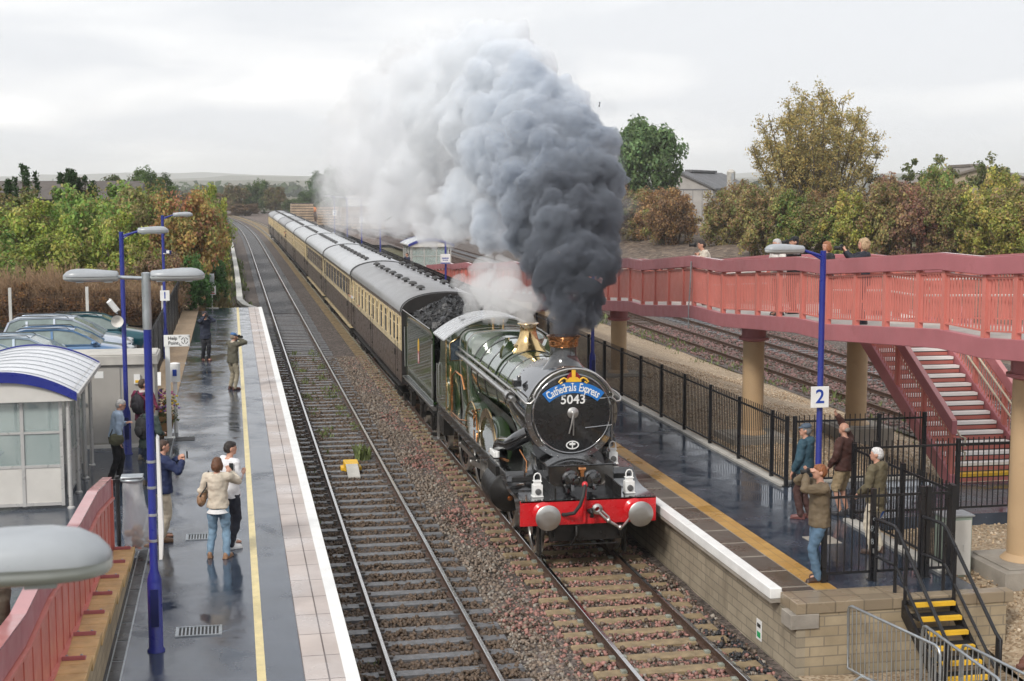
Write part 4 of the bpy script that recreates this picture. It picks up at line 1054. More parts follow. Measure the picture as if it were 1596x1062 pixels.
# copper pipes on the platform side
mb = MB(); mb.tube([(-1.15,9.5,1.55),(-1.15,9.5,2.4),(-1.1,9.2,2.55),(-1.05,8.6,2.5),(-1.02,8.4,2.2)],.028,8); mb.tube([(-1.2,9.4,1.55),(-1.2,8.0,1.56),(-1.1,7.6,1.6)],.018,8); mb.tube([(-1.15,6.6,2.0),(-1.05,6.6,1.9),(-1.05,6.5,1.56)],.022,8); mb.tube([(-.95,4.2,1.54),(-1.2,4.15,1.54),(-1.22,3.6,1.54),(-1.0,3.0,1.54)],.014,6); mb.tube([(-.95,2.2,1.9),(-.85,2.0,1.7),(-.9,1.8,1.53)],.016,6)
mb.tube([(-1.05,6.9,1.56),(-1.05,6.9,1.95),(-.9,6.9,1.97)],.02,6); P('copper_pipes',mb,MT['copper'],sm=60)
mb = MB(); mb.cbox((-1.2,3.55,1.6),(.12,.5,.12)); mb.cyl((-1.2,3.2,1.57),(-1.2,3.2,1.7),.05,n=10); P('silver_box',mb,MT['white'],bv=.02)
# cab
mb = MB()
for s_ in (-1,1):
    x0,x1 = (s_*1.28,s_*1.265)
    pts = [(9.6,1.52),(11.25,1.52),(11.25,2.45),(10.95,2.5),(10.75,2.62),(10.62,2.75),(10.55,2.95),(10.55,3.28),(9.6,3.28)]
    mb = MB(); mb.prism(pts,x0,x1,'x'); P('cab_side',mb,MT['lgreen'],fix=True)
def arch(hw, ze, zt, n=16):
    return [(-hw+2*hw*i/n, ze+(zt-ze)*(1-((i-n/2)/(n/2))**2)) for i in range(n+1)]
mb = MB()
ar = arch(1.28,3.30,3.80)
mb.prism([(-1.28,1.52),(-.93,1.52)]+[(-.95,2.7),(-.95,2.75),(-1.20,2.75),(-1.20,3.2),(-.98,3.35),(-.7,3.42),(-.7,3.0)]+[(-.6,3.5),(-.3,3.56),(0,3.57),(.3,3.56),(.6,3.5)]+[(.7,3.0),(.7,3.42),(.98,3.35),(1.20,3.2),(1.20,2.75),(.95,2.75),(.95,2.7),(.93,1.52),(1.28,1.52)]+ar[::-1],9.60,9.62)
P('cab_front',mb,MT['lgreen'],fix=True)
for s_ in (-1,1):
    mb = MB(); mb.mi = 0; q = [(s_*.95,2.76),(s_*1.19,2.76),(s_*1.19,3.19),(s_*.97,3.33),(s_*.72,3.40),(s_*.72,3.0)]; mb.prism(q,9.608,9.614); P('spectacle_glass',mb,glass('cab_glass',(.06,.08,.10),.05,.75),fix=True)
    mb = MB(); mb.tube([(p[0],9.595,p[1]) for p in q],.018,6,closed=True); mb.tube([(s_*1.28,9.595,1.53),(s_*1.28,9.595,3.28)],.014,6); P('window_beading',mb,MT['brass'],sm=60)
mb = MB(); a_ = arch(1.36,3.285,3.83,20); b_ = arch(1.36,3.25,3.795,20)
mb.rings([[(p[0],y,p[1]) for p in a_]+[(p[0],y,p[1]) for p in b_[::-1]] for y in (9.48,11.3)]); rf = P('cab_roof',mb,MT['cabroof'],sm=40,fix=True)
mb = MB()
for y in (9.55,10.4,11.2):
    for i in range(1,20): mb.ball((a_[i][0],y,a_[i][1]+.002),(.014,.014,.008),6,4)
mb.cbox((-.75,10.5,3.72),(.12,.2,.06)); P('rivets',mb,MT['cabroof'],rf,60)
mb = MB(); mb.box(-.9,.9,9.66,9.72,1.52,3.4); mb.box(-1.25,1.25,9.7,11.3,1.50,1.53); mb.cbox((.2,9.8,2.6),(.9,.2,.9)); P('cab_interior',mb,MT['leather'])
mb = MB()
for s_ in (-1,1):
    mb.tube([(s_*1.27,11.25,1.6),(s_*1.27,11.25,2.5)],.02,6); mb.tube([(s_*1.29,10.62,1.7),(s_*1.32,10.62,1.8),(s_*1.32,10.62,2.5),(s_*1.29,10.62,2.6)],.016,6)
    mb.box(s_*1.25-.15,s_*1.25+.15,11.0,11.35,.55,.58); mb.box(s_*1.25-.02,s_*1.25+.02,11.1,11.25,.55,1.5)
P('cab_handrails',mb,MT['silver'],sm=50)
mb = MB(); mb.cyl((-1.15,10.9,1.1),(-1.15,10.9,1.0),.06,n=10); mb.box(-1.26,-1.0,10.2,10.9,.8,1.25); P('injector',mb,MT['underblack']); mb = MB(); mb.box(1.0,1.26,10.2,10.9,.8,1.25); P('injector',mb,MT['underblack'])

# ================================================================ tender
te = thing('tender','green locomotive tender heaped with coal and carrying a gold crest','tender',(6.37,36.1,0))
def PT(*a,**k): return P(*a,par=te,**k)
TLn = 6.3
def tsec(y, top=3.30): 
    return [(-1.27,y,1.32),(-1.27,y,top-.22),(-1.29,y,top-.12),(-1.36,y,top),(-1.33,y,top),(-1.25,y,top-.13),(-1.24,y,top-.22),(-1.24,y,1.9),(1.24,y,1.9),(1.24,y,top-.22),(1.25,y,top-.13),(1.33,y,top),(1.36,y,top),(1.29,y,top-.12),(1.27,y,top-.22),(1.27,y,1.32)]
mb = MB(); mb.rings([tsec(.35),tsec(TLn)]); PT('tank',mb,MT['tgreen'],sm=30,fix=True)
mb = MB(); mb.box(-1.26,1.26,TLn-.02,TLn,1.32,3.2); mb.box(-1.22,1.22,4.6,TLn-.02,2.3,2.75); PT('tank_end',mb,MT['lblack']); mb = MB(); mb.box(-1.26,1.26,.33,.36,1.4,2.2); PT('tank_front',mb,MT['lblack'])
mb = MB(); mb.tube([(-1.35,.36,3.305),(-1.35,TLn,3.305)],.012,6); mb.tube([(1.35,.36,3.305),(1.35,TLn,3.305)],.012,6)
for s_ in (-1,1):
    mb.tube([(s_*1.3,.33,1.5),(s_*1.3,.33,2.9)],.02,6); mb.tube([(s_*1.3,TLn-.1,1.6),(s_*1.31,TLn-.1,2.8)],.018,6)
PT('beading',mb,MT['silver'],sm=60)
mb = MB(); mb.box(-1.36,-1.27,.2,TLn+.1,1.27,1.31); mb.box(1.27,1.36,.2,TLn+.1,1.27,1.31); mb.box(-1.30,1.30,.2,TLn+.1,1.18,1.27); PT('step_edge',mb,MT['silver'])
mb = MB(); 
for i in range(28):
    for s_ in (-1,1): mb.box(s_*1.315-.03,s_*1.315+.03,.35+.21*i,.45+.21*i,1.31,1.318)
PT('step_tread',mb,MT['black'])
mb = MB()
for s_ in (-1,1): mb.prism([(.3,1.2),(TLn,1.2),(TLn,.75),(5.6,.72),(5.2,.95),(4.2,.95),(3.8,.72),(2.9,.72),(2.5,.95),(1.6,.95),(1.2,.6),(.3,.75)],s_*1.12,s_*1.15,'x')
for y in (1.15,3.3,5.45):
    for s_ in (-1,1): mb.cbox((s_*1.16,y,.72),(.12,.32,.38)); mb.bar((s_*1.17,y-.55,1.0),(s_*1.17,y+.55,1.0),.08,.06); mb.cyl((s_*.75,y,.63),(s_*1.2,y,.63),.07,n=10)
mb.box(-1.2,1.2,TLn,TLn+.06,.85,1.25); mb.box(-1.3,-1.05,.3,.7,.5,.53); mb.box(-1.15,-1.1,.4,.6,.5,1.2); PT('tender_frame',mb,MT['underblack'],fix=True)
for y in (1.15,3.3,5.45): wheel(te,y,.63,.61,12)
def crest(mb, x, y, z):
    mb.mi = 0; mb.prism([(y-.12,z+.1),(y+.12,z+.1),(y+.13,z+.35),(y,z+.45),(y-.13,z+.35)],x-.004,x,'x')
    mb.mi = 1; mb.prism([(y-.13,z-.25),(y+.13,z-.25),(y+.12,z+.1),(y-.12,z+.1)],x-.004,x,'x'); mb.mi = 2; mb.prism([(y-.06,z-.2),(y+.06,z-.2),(y+.06,z+.02),(y-.06,z+.02)],x-.007,x-.004,'x')
mb = MB(); crest(mb,-1.272,3.3,2.3); PT('tender_crest',mb,[MT['crestgold'],M('crest_pink',(.45,.10,.12),.4),MT['offwhite']],fix=True)
# coal heap
def coalz(x,y): 
    return 3.16+.62*max(0,1-(x/1.27)**2)**.7*sm(-.3,1.4,y)*(1-sm(4.4,5.3,y)*.55)+.10*mnoise.noise(Vector((x*3,y*3,1)))-.15*(1-sm(.3,.9,y))
vs=[];fs=[]; nx,ny=28,60
for j in range(ny+1):
    for i in range(nx+1):
        x=-1.22+2.44*i/nx; y=.4+4.9*j/ny; vs.append((x,y,coalz(x,y)-.06))
for j in range(ny):
    for i in range(nx): a=j*(nx+1)+i; fs.append((a,a+1,a+nx+2,a+nx+1))
mb = MB(); mb.add(vs,fs); ch = PT('coal_heap',mb,MT['coal'])
mb = MB(); r_ = random.Random(5)
for i in range(950):
    x,y = r_.uniform(-1.2,1.2), .42+4.8*r_.random(); z = coalz(x,y)-.05; s_ = r_.uniform(.03,.10)
    mb.xf = Matrix.Translation((x,y,z)) @ Matrix.Rotation(r_.uniform(0,6),4,(r_.random(),r_.random(),r_.random()+.1))
    mb.add([(a*s_*r_.uniform(.6,1),b*s_*r_.uniform(.6,1),c*s_*r_.uniform(.5,.9)) for a,b,c in ((-1,-1,-1),(1,-1,-1),(1,1,-1),(-1,1,-1),(-1,-1,1),(1,-1,1),(1,1,1),(-1,1,1))],[(3,2,1,0),(4,5,6,7),(0,1,5,4),(1,2,6,5),(2,3,7,6),(3,0,4,7)])
mb.xf=None; tag(PT('coal_lumps',mb,MT['coal']),kind='stuff')

# ================================================================ coaches
MT['choc'] = M('coach_brown', (.095,.068,.055), .35, var=.12, coat=.1, scale=2)
MT['ccream'] = M('coach_cream', (.62,.50,.30), .32, var=.08, coat=.2, scale=2)
MT['croof'] = M('coach_roof_grey', (.25,.25,.255), .34, 0, .07, .7, rvar=.04)
MT['croofl'] = M('coach_roof_light', (.42,.43,.44), .34, 0, .07, .7, rvar=.04)
MT['cglass'] = M('coach_glass', (.02,.025,.028), .06, var=.2)
MT['cend'] = M('coach_end_black', (.018,.016,.015), .45, var=.3)
MT['vent'] = M('roof_vent', (.06,.06,.06), .5)
CL = 18.05
def csec(inset=0):
    pts = []
    hw = 1.37-inset; 
    roofp = [(hw*math.cos(a), 3.17+.60*math.sin(a)) for a in [PI*i/16 for i in range(17)]]
    return hw, roofp
def coach(kind, roofmat):
    c = thing('passenger_coach','', 'coach', (0,0,0))
    hw = 1.37
    low = MB(); low.prism([(-hw+.06,.98),(-hw,1.15),(-hw,2.02),(hw,2.02),(hw,1.15),(hw-.06,.98)],0,CL); low.build('lower_body', MT['choc'], c, fix=True)
    up = MB(); up.prism([(-hw,2.022),(-hw,2.7),(-hw+.03,3.05),(hw-.03,3.05),(hw,2.7),(hw,2.022)],0.0,CL); up.build('upper_body', MT['ccream'], c, fix=True)
    ct = MB(); ct.prism([(-hw+.025,3.052),(-hw+.01,3.2),(hw-.01,3.2),(hw-.025,3.052)],.0,CL); ct.build('cantrail', MT['choc'], c, fix=True)
    rp_ = [(hw*1.005*math.cos(PI*i/20), 3.19+.60*math.sin(PI*i/20)**.85) for i in range(21)]
    rf = MB(); rf.rings([[(p[0]*s_,y,3.19+(p[1]-3.19)*s2) for p in rp_] for y,s_,s2 in ((.0,.985,.96),(.05,1,1),(CL-.05,1,1),(CL,.985,.96))]); roof = rf.build('roof', roofmat, c, 40, fix=True)
    ri = MB()
    for k in ():
        y = CL*k/9; ri.tube([(p[0],y,p[1]-.004) for p in rp_],.007,4)
    for y in (.03,CL-.03): ri.tube([(p[0]*1.002,y,p[1]) for p in rp_],.022,6)
    ri.build('roof_seams', MT['vent'], roof, 60)
    for k in range(8):
        for s_ in (-1,1):
            v = MB(); v.lathe([(.06,0),(.06,.05),(.14,.055),(.15,.08),(.12,.13),(.05,.155),(0,.16)],(s_*.55,1.6+CL*.108*k+.5*(s_>0),3.19+.60*.93),'z',10); v.build('roof_ventilator', MT['vent'], c, 50)
    for y0,y1 in ((-.012,0),(CL,CL+.012)):
        en = MB(); en.prism([(-hw+.02,1.0),(hw-.02,1.0),(hw-.02,3.18)]+[(p[0]*.985,p[1]-.02) for p in rp_[1:-1]]+[(-hw+.02,3.18)],y0,y1); en.build('end_wall', MT['cend'], c, fix=True)
    for y0,y1 in ((-.17,-.012),(CL+.012,CL+.17)):
        gw = MB(); gw.box(-.48,.48,y0,y1,1.15,3.25); gw.box(-.4,.4,y0-.01,y1+.01,1.2,3.15); gw.build('gangway', MT['rubber'], c, bevel=.03)
    # windows and doors along both sides
    if kind == 'compartment':
        ws = [(.75,.38),(1.7,.55)]+[(2.75+1.42*i,.62 if i%3 else .5) for i in range(10)]+[(17.2,.4)]
        zs = (2.22,2.98); doors = (1.2,9.2,16.7)
    elif kind == 'saloon':
        ws = [(.9,.4)]+[(2.6+1.62*i,.95) for i in range(9)]+[(17.1,.4)]
        zs = (2.2,2.95); doors = (1.5,16.5)
    else:
        ws = [(.8,.4),(1.9,.7)]+[(3.5+1.9*i,1.25) for i in range(7)]+[(17.0,.4)]
        zs = (2.25,2.95); doors = (1.35,16.4)
    w_ = {}
    for y,wd_ in ws:
        k = round(wd_,2)
        if k not in w_:
            v = MB(); v.mi = 0; z0,z1 = zs; v.box(-.006,.012,-wd_/2,wd_/2,z0,z1)
            v.mi = 1
            for a,b in (((-wd_/2-.03,z0-.03),(wd_/2+.03,z0)),((-wd_/2-.03,z1),(wd_/2+.03,z1+.03)),((-wd_/2-.03,z0),(-wd_/2,z1)),((wd_/2,z0),(wd_/2+.03,z1)),((-wd_/2,z1-.24),(wd_/2,z1-.215))): v.box(-.014,.010,a[0],b[0],a[1],b[1])
            w_[k] = v.mesh('window',[MT['cglass'],MT['ccream'] if kind != 'pullman' else MT['choc']])
        for s_ in (-1,1):
            o = bpy.data.objects.new('window', w_[k]); COL.objects.link(o); o.parent = c; o.location = (s_*(hw+.004),y,0)
            if s_ > 0: o.rotation_euler = (0,0,PI); 
    dm = MB(); 
    for z0,z1,q in ((1.0,2.1,0),):
        for y_ in (-.33,.33): dm.box(-.006,.004,y_-.008,y_+.008,1.02,3.04)
        dm.box(-.04,-.006,.2,.24,1.75,1.95); dm.box(-.03,.0,-.36,-.30,1.3,1.36); dm.box(-.03,.0,-.36,-.30,2.3,2.36)
    dmesh = dm.mesh('door',[MT['cend']])
    for y in doors:
        for s_ in (-1,1):
            o = bpy.data.objects.new('door', dmesh); COL.objects.link(o); o.parent = c; o.location = (s_*(hw+.004),y,0)
            if s_ > 0: o.rotation_euler = (0,0,PI)
    st_ = MB()
    for s_ in (-1,1):
        st_.box(s_*1.372-.003,s_*1.372+.003,.02,CL-.02,2.005,2.03); st_.box(s_*1.28-.10,s_*1.28+.10,.6,CL-.6,.86,.90)
    st_.build('waist_line', MT['ccream'] if kind=='pullman' else MT['cend'], c)
    un = MB(); un.box(-1.1,1.1,.2,CL-.2,.82,1.0); un.box(-.9,.9,6.2,8.4,.38,.84); un.box(-.9,-.2,10,11.2,.42,.84); un.bar((-1.0,5,.75),(-1.0,8,.42),.06,.06); un.bar((-1.0,10,.42),(-1.0,13,.75),.06,.06); un.bar((-1.0,8,.42),(-1.0,10,.42),.06,.06); un.box(-1.15,1.15,.05,.15,.8,1.1)
    un.build('underframe', MT['underblack'], c)
    for yb in (2.6,CL-2.6):
        bg_ = MB()
        for s_ in (-1,1):
            bg_.prism([(yb-1.75,.62),(yb+1.75,.62),(yb+1.75,.48),(yb+.7,.34),(yb-.7,.34),(yb-1.75,.48)],s_*1.0,s_*1.06,'x')
            for q in (-1.28,1.28): bg_.cbox((s_*1.06,yb+q,.46),(.16,.3,.3))
            for q in (-.3,0,.3): bg_.cyl((s_*1.1,yb+q,.3),(s_*1.1,yb+q,.6),.07,n=8)
            bg_.box(s_*1.12-.12,s_*1.12+.12,yb-1.9,yb+1.9,.60,.63)
        b_ = bg_.build('bogie', MT['underblack'], c, fix=True)
        for q in (-1.28,1.28): wheel(c,yb+q,.46,.445,0,plain=True)
    for s_ in (-1,1):
        bf = MB(); bf.lathe([(.1,.1),(.1,-.25),(.22,-.27),(.22,-.3),(0,-.32)],(s_*.865,0,1.05),'y',16); bf.build('buffer', MT['underblack'], c, 40, fix=True)
    return c
cA = coach('compartment', MT['croof']); cB = coach('saloon', MT['croofl']); cP = coach('pullman', MT['croofl'])
y0 = 42.75; G = 'cream and brown coaches behind the steam engine'
kinds = [cA,cP,cP,cB,cB,cA,cB,cA]
labs = ['cream and brown coach right behind the coal tender','second coach behind the tender, brown with a narrow cream window band','third coach behind the tender, pale roof above cream window frames','fourth coach behind the tender, brown sides with wide windows','fifth coach of the train, where the cream panels begin again','sixth coach of the train, just short of the bend','seventh coach of the train, next to the last','last coach of the train, farthest off by the timber stacks']
used = set()
for i,(k,l) in enumerate(zip(kinds,labs)):
    y = y0+18.42*i; x = 6.37+off(y+.5*CL)*1.0; 
    xa, xb = off(y), off(y+CL); rz = -math.atan2(xb-xa,CL)
    if id(k) not in used: used.add(id(k)); k.location = (6.37+xa,y,0); k.rotation_euler = (0,0,-rz if False else rz); k['label'] = l; k['group'] = G
    else: dup(k,(6.37+xa,y,0),rz,l,G)
# ================================================================ lamp posts, signs, shelters, cabin, cars
def head_mesh(par, sx_, xs, z):
    """street lamp head: rounded outer end at xs+sx*.68, square inner end at xs"""
    st_ = [(0,.085,.045,.055),(.015,.10,.06,.065),(.2,.12,.078,.07),(.38,.128,.092,.072),(.50,.128,.092,.070),(.58,.118,.08,.064),(.63,.095,.055,.055),(.66,.06,.025,.045),(.672,.02,.008,.03)]
    up = MB(); lo_ = MB(); ru = []; rl = []
    for u,w,h,b in st_:
        x = xs+sx_*u
        ru.append([(x,w*math.cos(PI*i/10),z+h*math.sin(PI*i/10)**.8) for i in range(11)]+[(x,-w,z-.004),(x,w,z-.004)])
        rl.append([(x,w*.90*math.cos(PI+PI*i/10),z-.006+b*math.sin(PI+PI*i/10)) for i in range(11)])
    up.rings(ru); lo_.rings(rl)
    h = up.build('lamp_head', MT['lampgrey'], par, 50, fix=True); lo_.build('lamp_bowl', MT['lampglass'], h, 50, fix=True)
    for q,w_ in ((.12,.10),(.47,.09)):
        c = MB(); c.cbox((xs+sx_*q,0,z-.075),(w_,.06,.02)); c.build('clip', MT['galv'], h)
def lamp(x, t, label, dirs, ztop=5.93, z0=PZ, sleeve=False, flare=2.02, group='blue station lamp posts', detail=True):
    l = thing('lamp_post', label, 'lamp post', (x,t,z0), 0, group); H = ztop-z0
    mb = MB(); mb.lathe([(.115,0),(.115,.02),(.093,.05),(.093,flare-z0-.14),(.085,flare-z0-.12)],n=20,cap=True); b = mb.build('base', MT['blue'], l, 40)
    dr = MB(); dr.box(-.05,.05,-.098,-.088,.35,.85); dr.build('access_door', MT['navy'], b)
    zs = H-.72 if sleeve else H
    mb = MB(); mb.lathe([(.092,flare-z0-.14),(.092,flare-z0-.10),(.052,flare-z0+.03),(.05,zs)],n=16,cap=True); mb.build('pole', MT['blue'], l, 40)
    if sleeve:
        mb = MB(); mb.lathe([(.057,zs),(.057,H),(.03,H+.01)],n=16,cap=True); mb.build('sleeve', MT['galv'], l, 40)
    for s_ in dirs:
        mb = MB()
        if sleeve: mb.cyl((0,0,H-.07),(s_*(.36 if s_<0 else .1),0,H-.05),.026,n=10); x0,zh = s_*(.34 if s_<0 else .06), H-.03
        else: mb.cyl((0,0,H-.10),(s_*.40,0,H+.02),.028,n=10); mb.cyl((0,0,H-.16),(s_*.2,0,H-.05),.018,n=8); x0,zh = s_*.36, H+.03
        mb.build('arm', MT['galv'] if sleeve else MT['blue'], l, 40)
        head_mesh(l, s_, x0, zh)
    return l
# twin-headed lamps on the left platform
def twin(x,t,label):
    return lamp(x,t,label,(-1,1),5.90,sleeve=True)
l0 = twin(-1.07,18.62,'twin-headed blue lamp post on the left platform between the photographers')
dup(l0,(-1.095,4.25,PZ+.05),0,'twin-headed lamp whose big grey head looms in the lower left corner','blue station lamp posts')
l1 = lamp(-2.40,32.9,'single-headed blue lamp post in front of the grey cabin',(1,),5.98)
dup(l1,(-2.32,51.0,PZ),0,'single-headed blue lamp post carrying the platform 1 sign','blue station lamp posts')
l2 = lamp(9.74,22.4,'blue lamp post carrying the platform 2 sign beside two waiting men',(-1,),5.92)
dup(l2,(10.6,41.2,PZ),0,'blue lamp post rising behind the engine into the smoke','blue station lamp posts')
for i,(t,lb) in enumerate(((72.0,'blue lamp post above the first coach by the far red ramp'),(104.4,'blue lamp post standing above the third coach near the far shelter'),(119.5,'second farthest blue lamp post bearing a small 2 sign'),(134.5,'thin blue lamp post in the smoke above the fourth coach'),(151,'farthest blue lamp post, bearing a white 2 sign, at the platform end'))):
    dup(l2,(10.75,t,PZ),0,lb,'blue station lamp posts')
TXR = Matrix(((1,0,0,0),(0,0,-1,0),(0,1,0,0),(0,0,0,1)))   # text facing the camera (-y)
def numsign(x, t, z, txt, label, w=.32, h=.36, grp='platform number signs'):
    s = thing('platform_sign', label, 'sign', (x,t,z), 0, grp)
    mb = MB(); mb.cbox((0,0,0),(w,.015,h)); mb.build('sign_plate', MT['white'], s, bevel=.003)
    mb = MB(); mb.text(txt,h*.92,Matrix.Translation((0,-.011,0)) @ TXR,.006); mb.build('lettering', MT['signblue'], s)
    mb = MB(); mb.cbox((0,.05,.1),(.12,.09,.03)); mb.cbox((0,.05,-.1),(.12,.09,.03)); mb.build('clamp', MT['galv'], s)
    return s
numsign(9.69,22.29,3.46,'2','white sign with a blue 2 on the nearer right lamp post')
numsign(-2.30,50.86,3.2,'1','white sign with a blue 1 on the far left lamp post')
numsign(10.75,119.3,4.2,'2','tiny white 2 sign on a far lamp post in the smoke',.4,.5)
numsign(10.75,150.8,4.2,'2','tiny white 2 sign on the farthest lamp post',.45,.6)
# station name boards on poles
def board(x,t,z,label,w,h,txt=None):
    s = thing('name_board', label, 'sign', (x,t,z))
    mb = MB(); mb.cbox((0,0,0),(w,.02,h)); mb.build('sign_plate', MT['white'], s, bevel=.004)
    mb = MB(); mb.cbox((0,-.012,-h*.42),(w*.98,.006,h*.1)); mb.cbox((0,-.012,h*.08),(w*.7,.004,h*.10)); mb.cbox((0,-.012,-.12*h),(w*.55,.004,h*.07)); mb.build('blue_band', MT['signblue'], s)
    mb = MB(); mb.cbox((.05,.06,0),(.06,.1,.05)); mb.build('clamp', MT['galv'], s)
    return s
board(10.52,41.05,3.05,'small white name board on the blue post behind the engine',.34,.38)
board(10.70,71.8,3.3,'white name board on the blue post above the first coach',.5,.5)
# loudspeaker and camera on the left lamp post, camera on the far post
s = thing('loudspeaker','white horn loudspeaker on the lamp post before the cabin','loudspeaker',(-2.52,32.78,4.0))
mb = MB(); mb.lathe([(.03,.12),(.04,.02),(.07,-.06),(.13,-.13),(.135,-.14),(.12,-.13),(.05,-.03),(.0,-.02)],(0,0,0),'y',20); mb.build('horn', MT['offwhite'], s, 40)
mb = MB(); mb.cbox((.06,.12,0),(.12,.05,.05)); mb.build('bracket', MT['navy'], s)
s = thing('security_camera','white security camera tilted above the horn loudspeaker','camera',(-2.62,32.8,4.33),.5)
mb = MB(); mb.xf = Matrix.Rotation(.9,4,'Y'); mb.cbox((0,0,0),(.30,.10,.10)); mb.cbox((0,0,.055),(.34,.12,.012)); mb.build('body', MT['white'], s, bevel=.01)
mb = MB(); mb.bar((.02,0,-.08),(.14,.08,-.18),.03,.03); mb.build('arm', MT['galv'], s)
s = thing('security_camera','small dark security camera on the far left lamp post','camera',(-2.16,50.9,4.72))
mb = MB(); mb.xf = Matrix.Rotation(.35,4,'Y'); mb.cbox((0,0,0),(.24,.12,.13)); mb.build('body', MT['navy'], s, bevel=.01)
mb = MB(); mb.cbox((-.1,.05,-.06),(.12,.03,.03)); mb.cbox((0,-.065,0),(.1,.01,.1)); mb.build('bracket', MT['white'], s)
# edge-on white banner strapped to the near twin lamp
s = thing('strapped_board','white board seen edge on, strapped to the twin-headed lamp','board',(-.985,18.60,3.05))
mb = MB(); mb.prism([(-.01,-.85),(.03,-.85),(.05,-.5),(.02,.72),(-.01,.75)],-.10,.16); mb.build('panel', MT['white'], s, fix=True)
for z in (-.62,-.28,.08,.42):
    mb = MB(); mb.lathe([(.058,z-.018),(.06,z-.016),(.06,z+.016),(.058,z+.018)],(-.085,.02,0),'z',16); mb.build('strap', MT['galv'], s, 40)
# help point sign
s = thing('help_point_sign','white help point sign on a white post beside the flowers','sign',(-1.55,34.85,PZ))
mb = MB(); mb.box(-.055,.055,-.035,.035,0,2.45); mb.box(-.13,.13,-.13,.13,0,.02); mb.build('post', MT['white'], s, bevel=.006)
mb = MB(); mb.box(-.075,.53,-.05,-.02,2.22,2.50); sp = mb.build('sign_plate', MT['white'], s, bevel=.004)
mb = MB(); mb.text('Help',.115,Matrix.Translation((.13,-.054,2.42)) @ TXR,.004); mb.text('Point',.115,Matrix.Translation((.145,-.054,2.305)) @ TXR,.004)
T0 = Vector((.41,-.053,2.36))
mb.text('i',.15,Matrix.Translation(T0) @ TXR,.004)
for a in range(4):
    pts = [T0+Vector((.075*math.cos(a*PI/2+.25+1.07*i/6),0,.075*math.sin(a*PI/2+.25+1.07*i/6))) for i in range(7)]; mb.tube(pts,.008,5)
    c,q = math.cos(a*PI/2+PI/4),math.sin(a*PI/2+PI/4); p = T0+Vector((.125*(1 if c>0 else -1),0,.11*(1 if q>0 else -1))); mb.bar(p,p-Vector((.05*(1 if c>0 else -1),0,0)),.008,.012); mb.bar(p,p-Vector((0,0,.05*(1 if q>0 else -1))),.008,.012)
mb.build('lettering', MT['signtext'], sp)
s = thing('help_point_unit','white help point cylinder behind the sign post','help point',(-1.42,35.6,PZ))
mb = MB(); mb.cyl((0,0,.0),(0,0,1.3),.05,n=12); mb.build('post', MT['white'], s, 40)
mb = MB(); mb.lathe([(.05,1.25),(.13,1.27),(.13,1.72),(.05,1.74)],n=20,cap=True); mb.build('unit', MT['white'], s, 40)
mb = MB(); mb.cbox((0,-.13,1.5),(.10,.02,.16)); mb.build('panel', MT['signblue'], s)
s = thing('notice_panel','small white notice panel behind the flower tub','sign',(-2.0,36.3,PZ))
mb = MB(); mb.xf = Matrix.Translation((0,0,1.25)) @ Matrix.Rotation(-.5,4,'X'); mb.cbox((0,0,0),(.42,.02,.36)); mb.build('sign_plate', MT['white'], s)
mb = MB(); mb.cyl((-.1,.03,0),(-.1,.03,1.2),.02,n=8); mb.cyl((.1,.03,0),(.1,.03,1.2),.02,n=8); mb.build('leg', MT['galv'], s, 40)
mb = MB(); mb.xf = Matrix.Translation((0,0,1.25)) @ Matrix.Rotation(-.5,4,'X')
for k in range(4): mb.cbox((-.02,-.012,.1-.07*k),(.3,.004,.018))
mb.build('print', MT['lampgrey'], s)
# flower tub: planter, then the plants in it
tb = thing('flower_tub','wooden half-barrel flower tub beside the help point sign','planter',(-1.80,35.35,PZ))
mb = MB(); mb.lathe([(.26,0),(.34,.30),(.36,.48),(.32,.48),(.30,.40),(0,.40)],n=16); mb.build('barrel', MT['wood'], tb, 30)
mb = MB()
for z,r in ((.1,.29),(.36,.352)): mb.lathe([(r,z-.02),(r+.008,z-.02),(r+.008,z+.02),(r,z+.02)],n=24)
mb.build('hoop', MT['rust'], tb, 40)
fl = thing('flowers','purple, orange and yellow flowers overflowing the wooden tub','flowers',(-1.80,35.35,PZ+.4))
mb = MB(); r_ = random.Random(9)
for i in range(420):
    a,b_ = r_.uniform(0,2*PI), math.acos(r_.uniform(-.35,1)); R_ = .55*r_.random()**.4; p = Vector((R_*math.sin(b_)*math.cos(a)*.85,R_*math.sin(b_)*math.sin(a)*.85,.12+R_*math.cos(b_)*1.15))
    d = Vector((r_.uniform(-1,1),r_.uniform(-1,1),r_.uniform(-.2,1))).normalized()*r_.uniform(.04,.08); e = d.cross(Vector((r_.random(),r_.random(),.3))).normalized()*.02
    mb.add([p-d-e*.2,p-e,p+d,p+e],[(0,1,2,3)])
mb.build('foliage', MT['weed'], fl)
for nm,col,cx,cz,n in (('purple_blooms',(.20,.06,.36),-.12,.62,34),('orange_blooms',(.65,.16,.05),-.02,.28,26),('yellow_blooms',(.70,.48,.04),.28,.42,22),('pink_blooms',(.55,.16,.32),.18,.62,18),('violet_blooms',(.30,.16,.46),.12,.30,22)):
    mb = MB()
    for i in range(n):
        p = (cx+r_.gauss(0,.13),r_.gauss(-.12,.16),cz+r_.gauss(0,.08)); mb.ball(p,(.035,.035,.025),6,4)
    mb.build(nm, M(nm,col,.6,var=.3,scale=9), fl, 60)
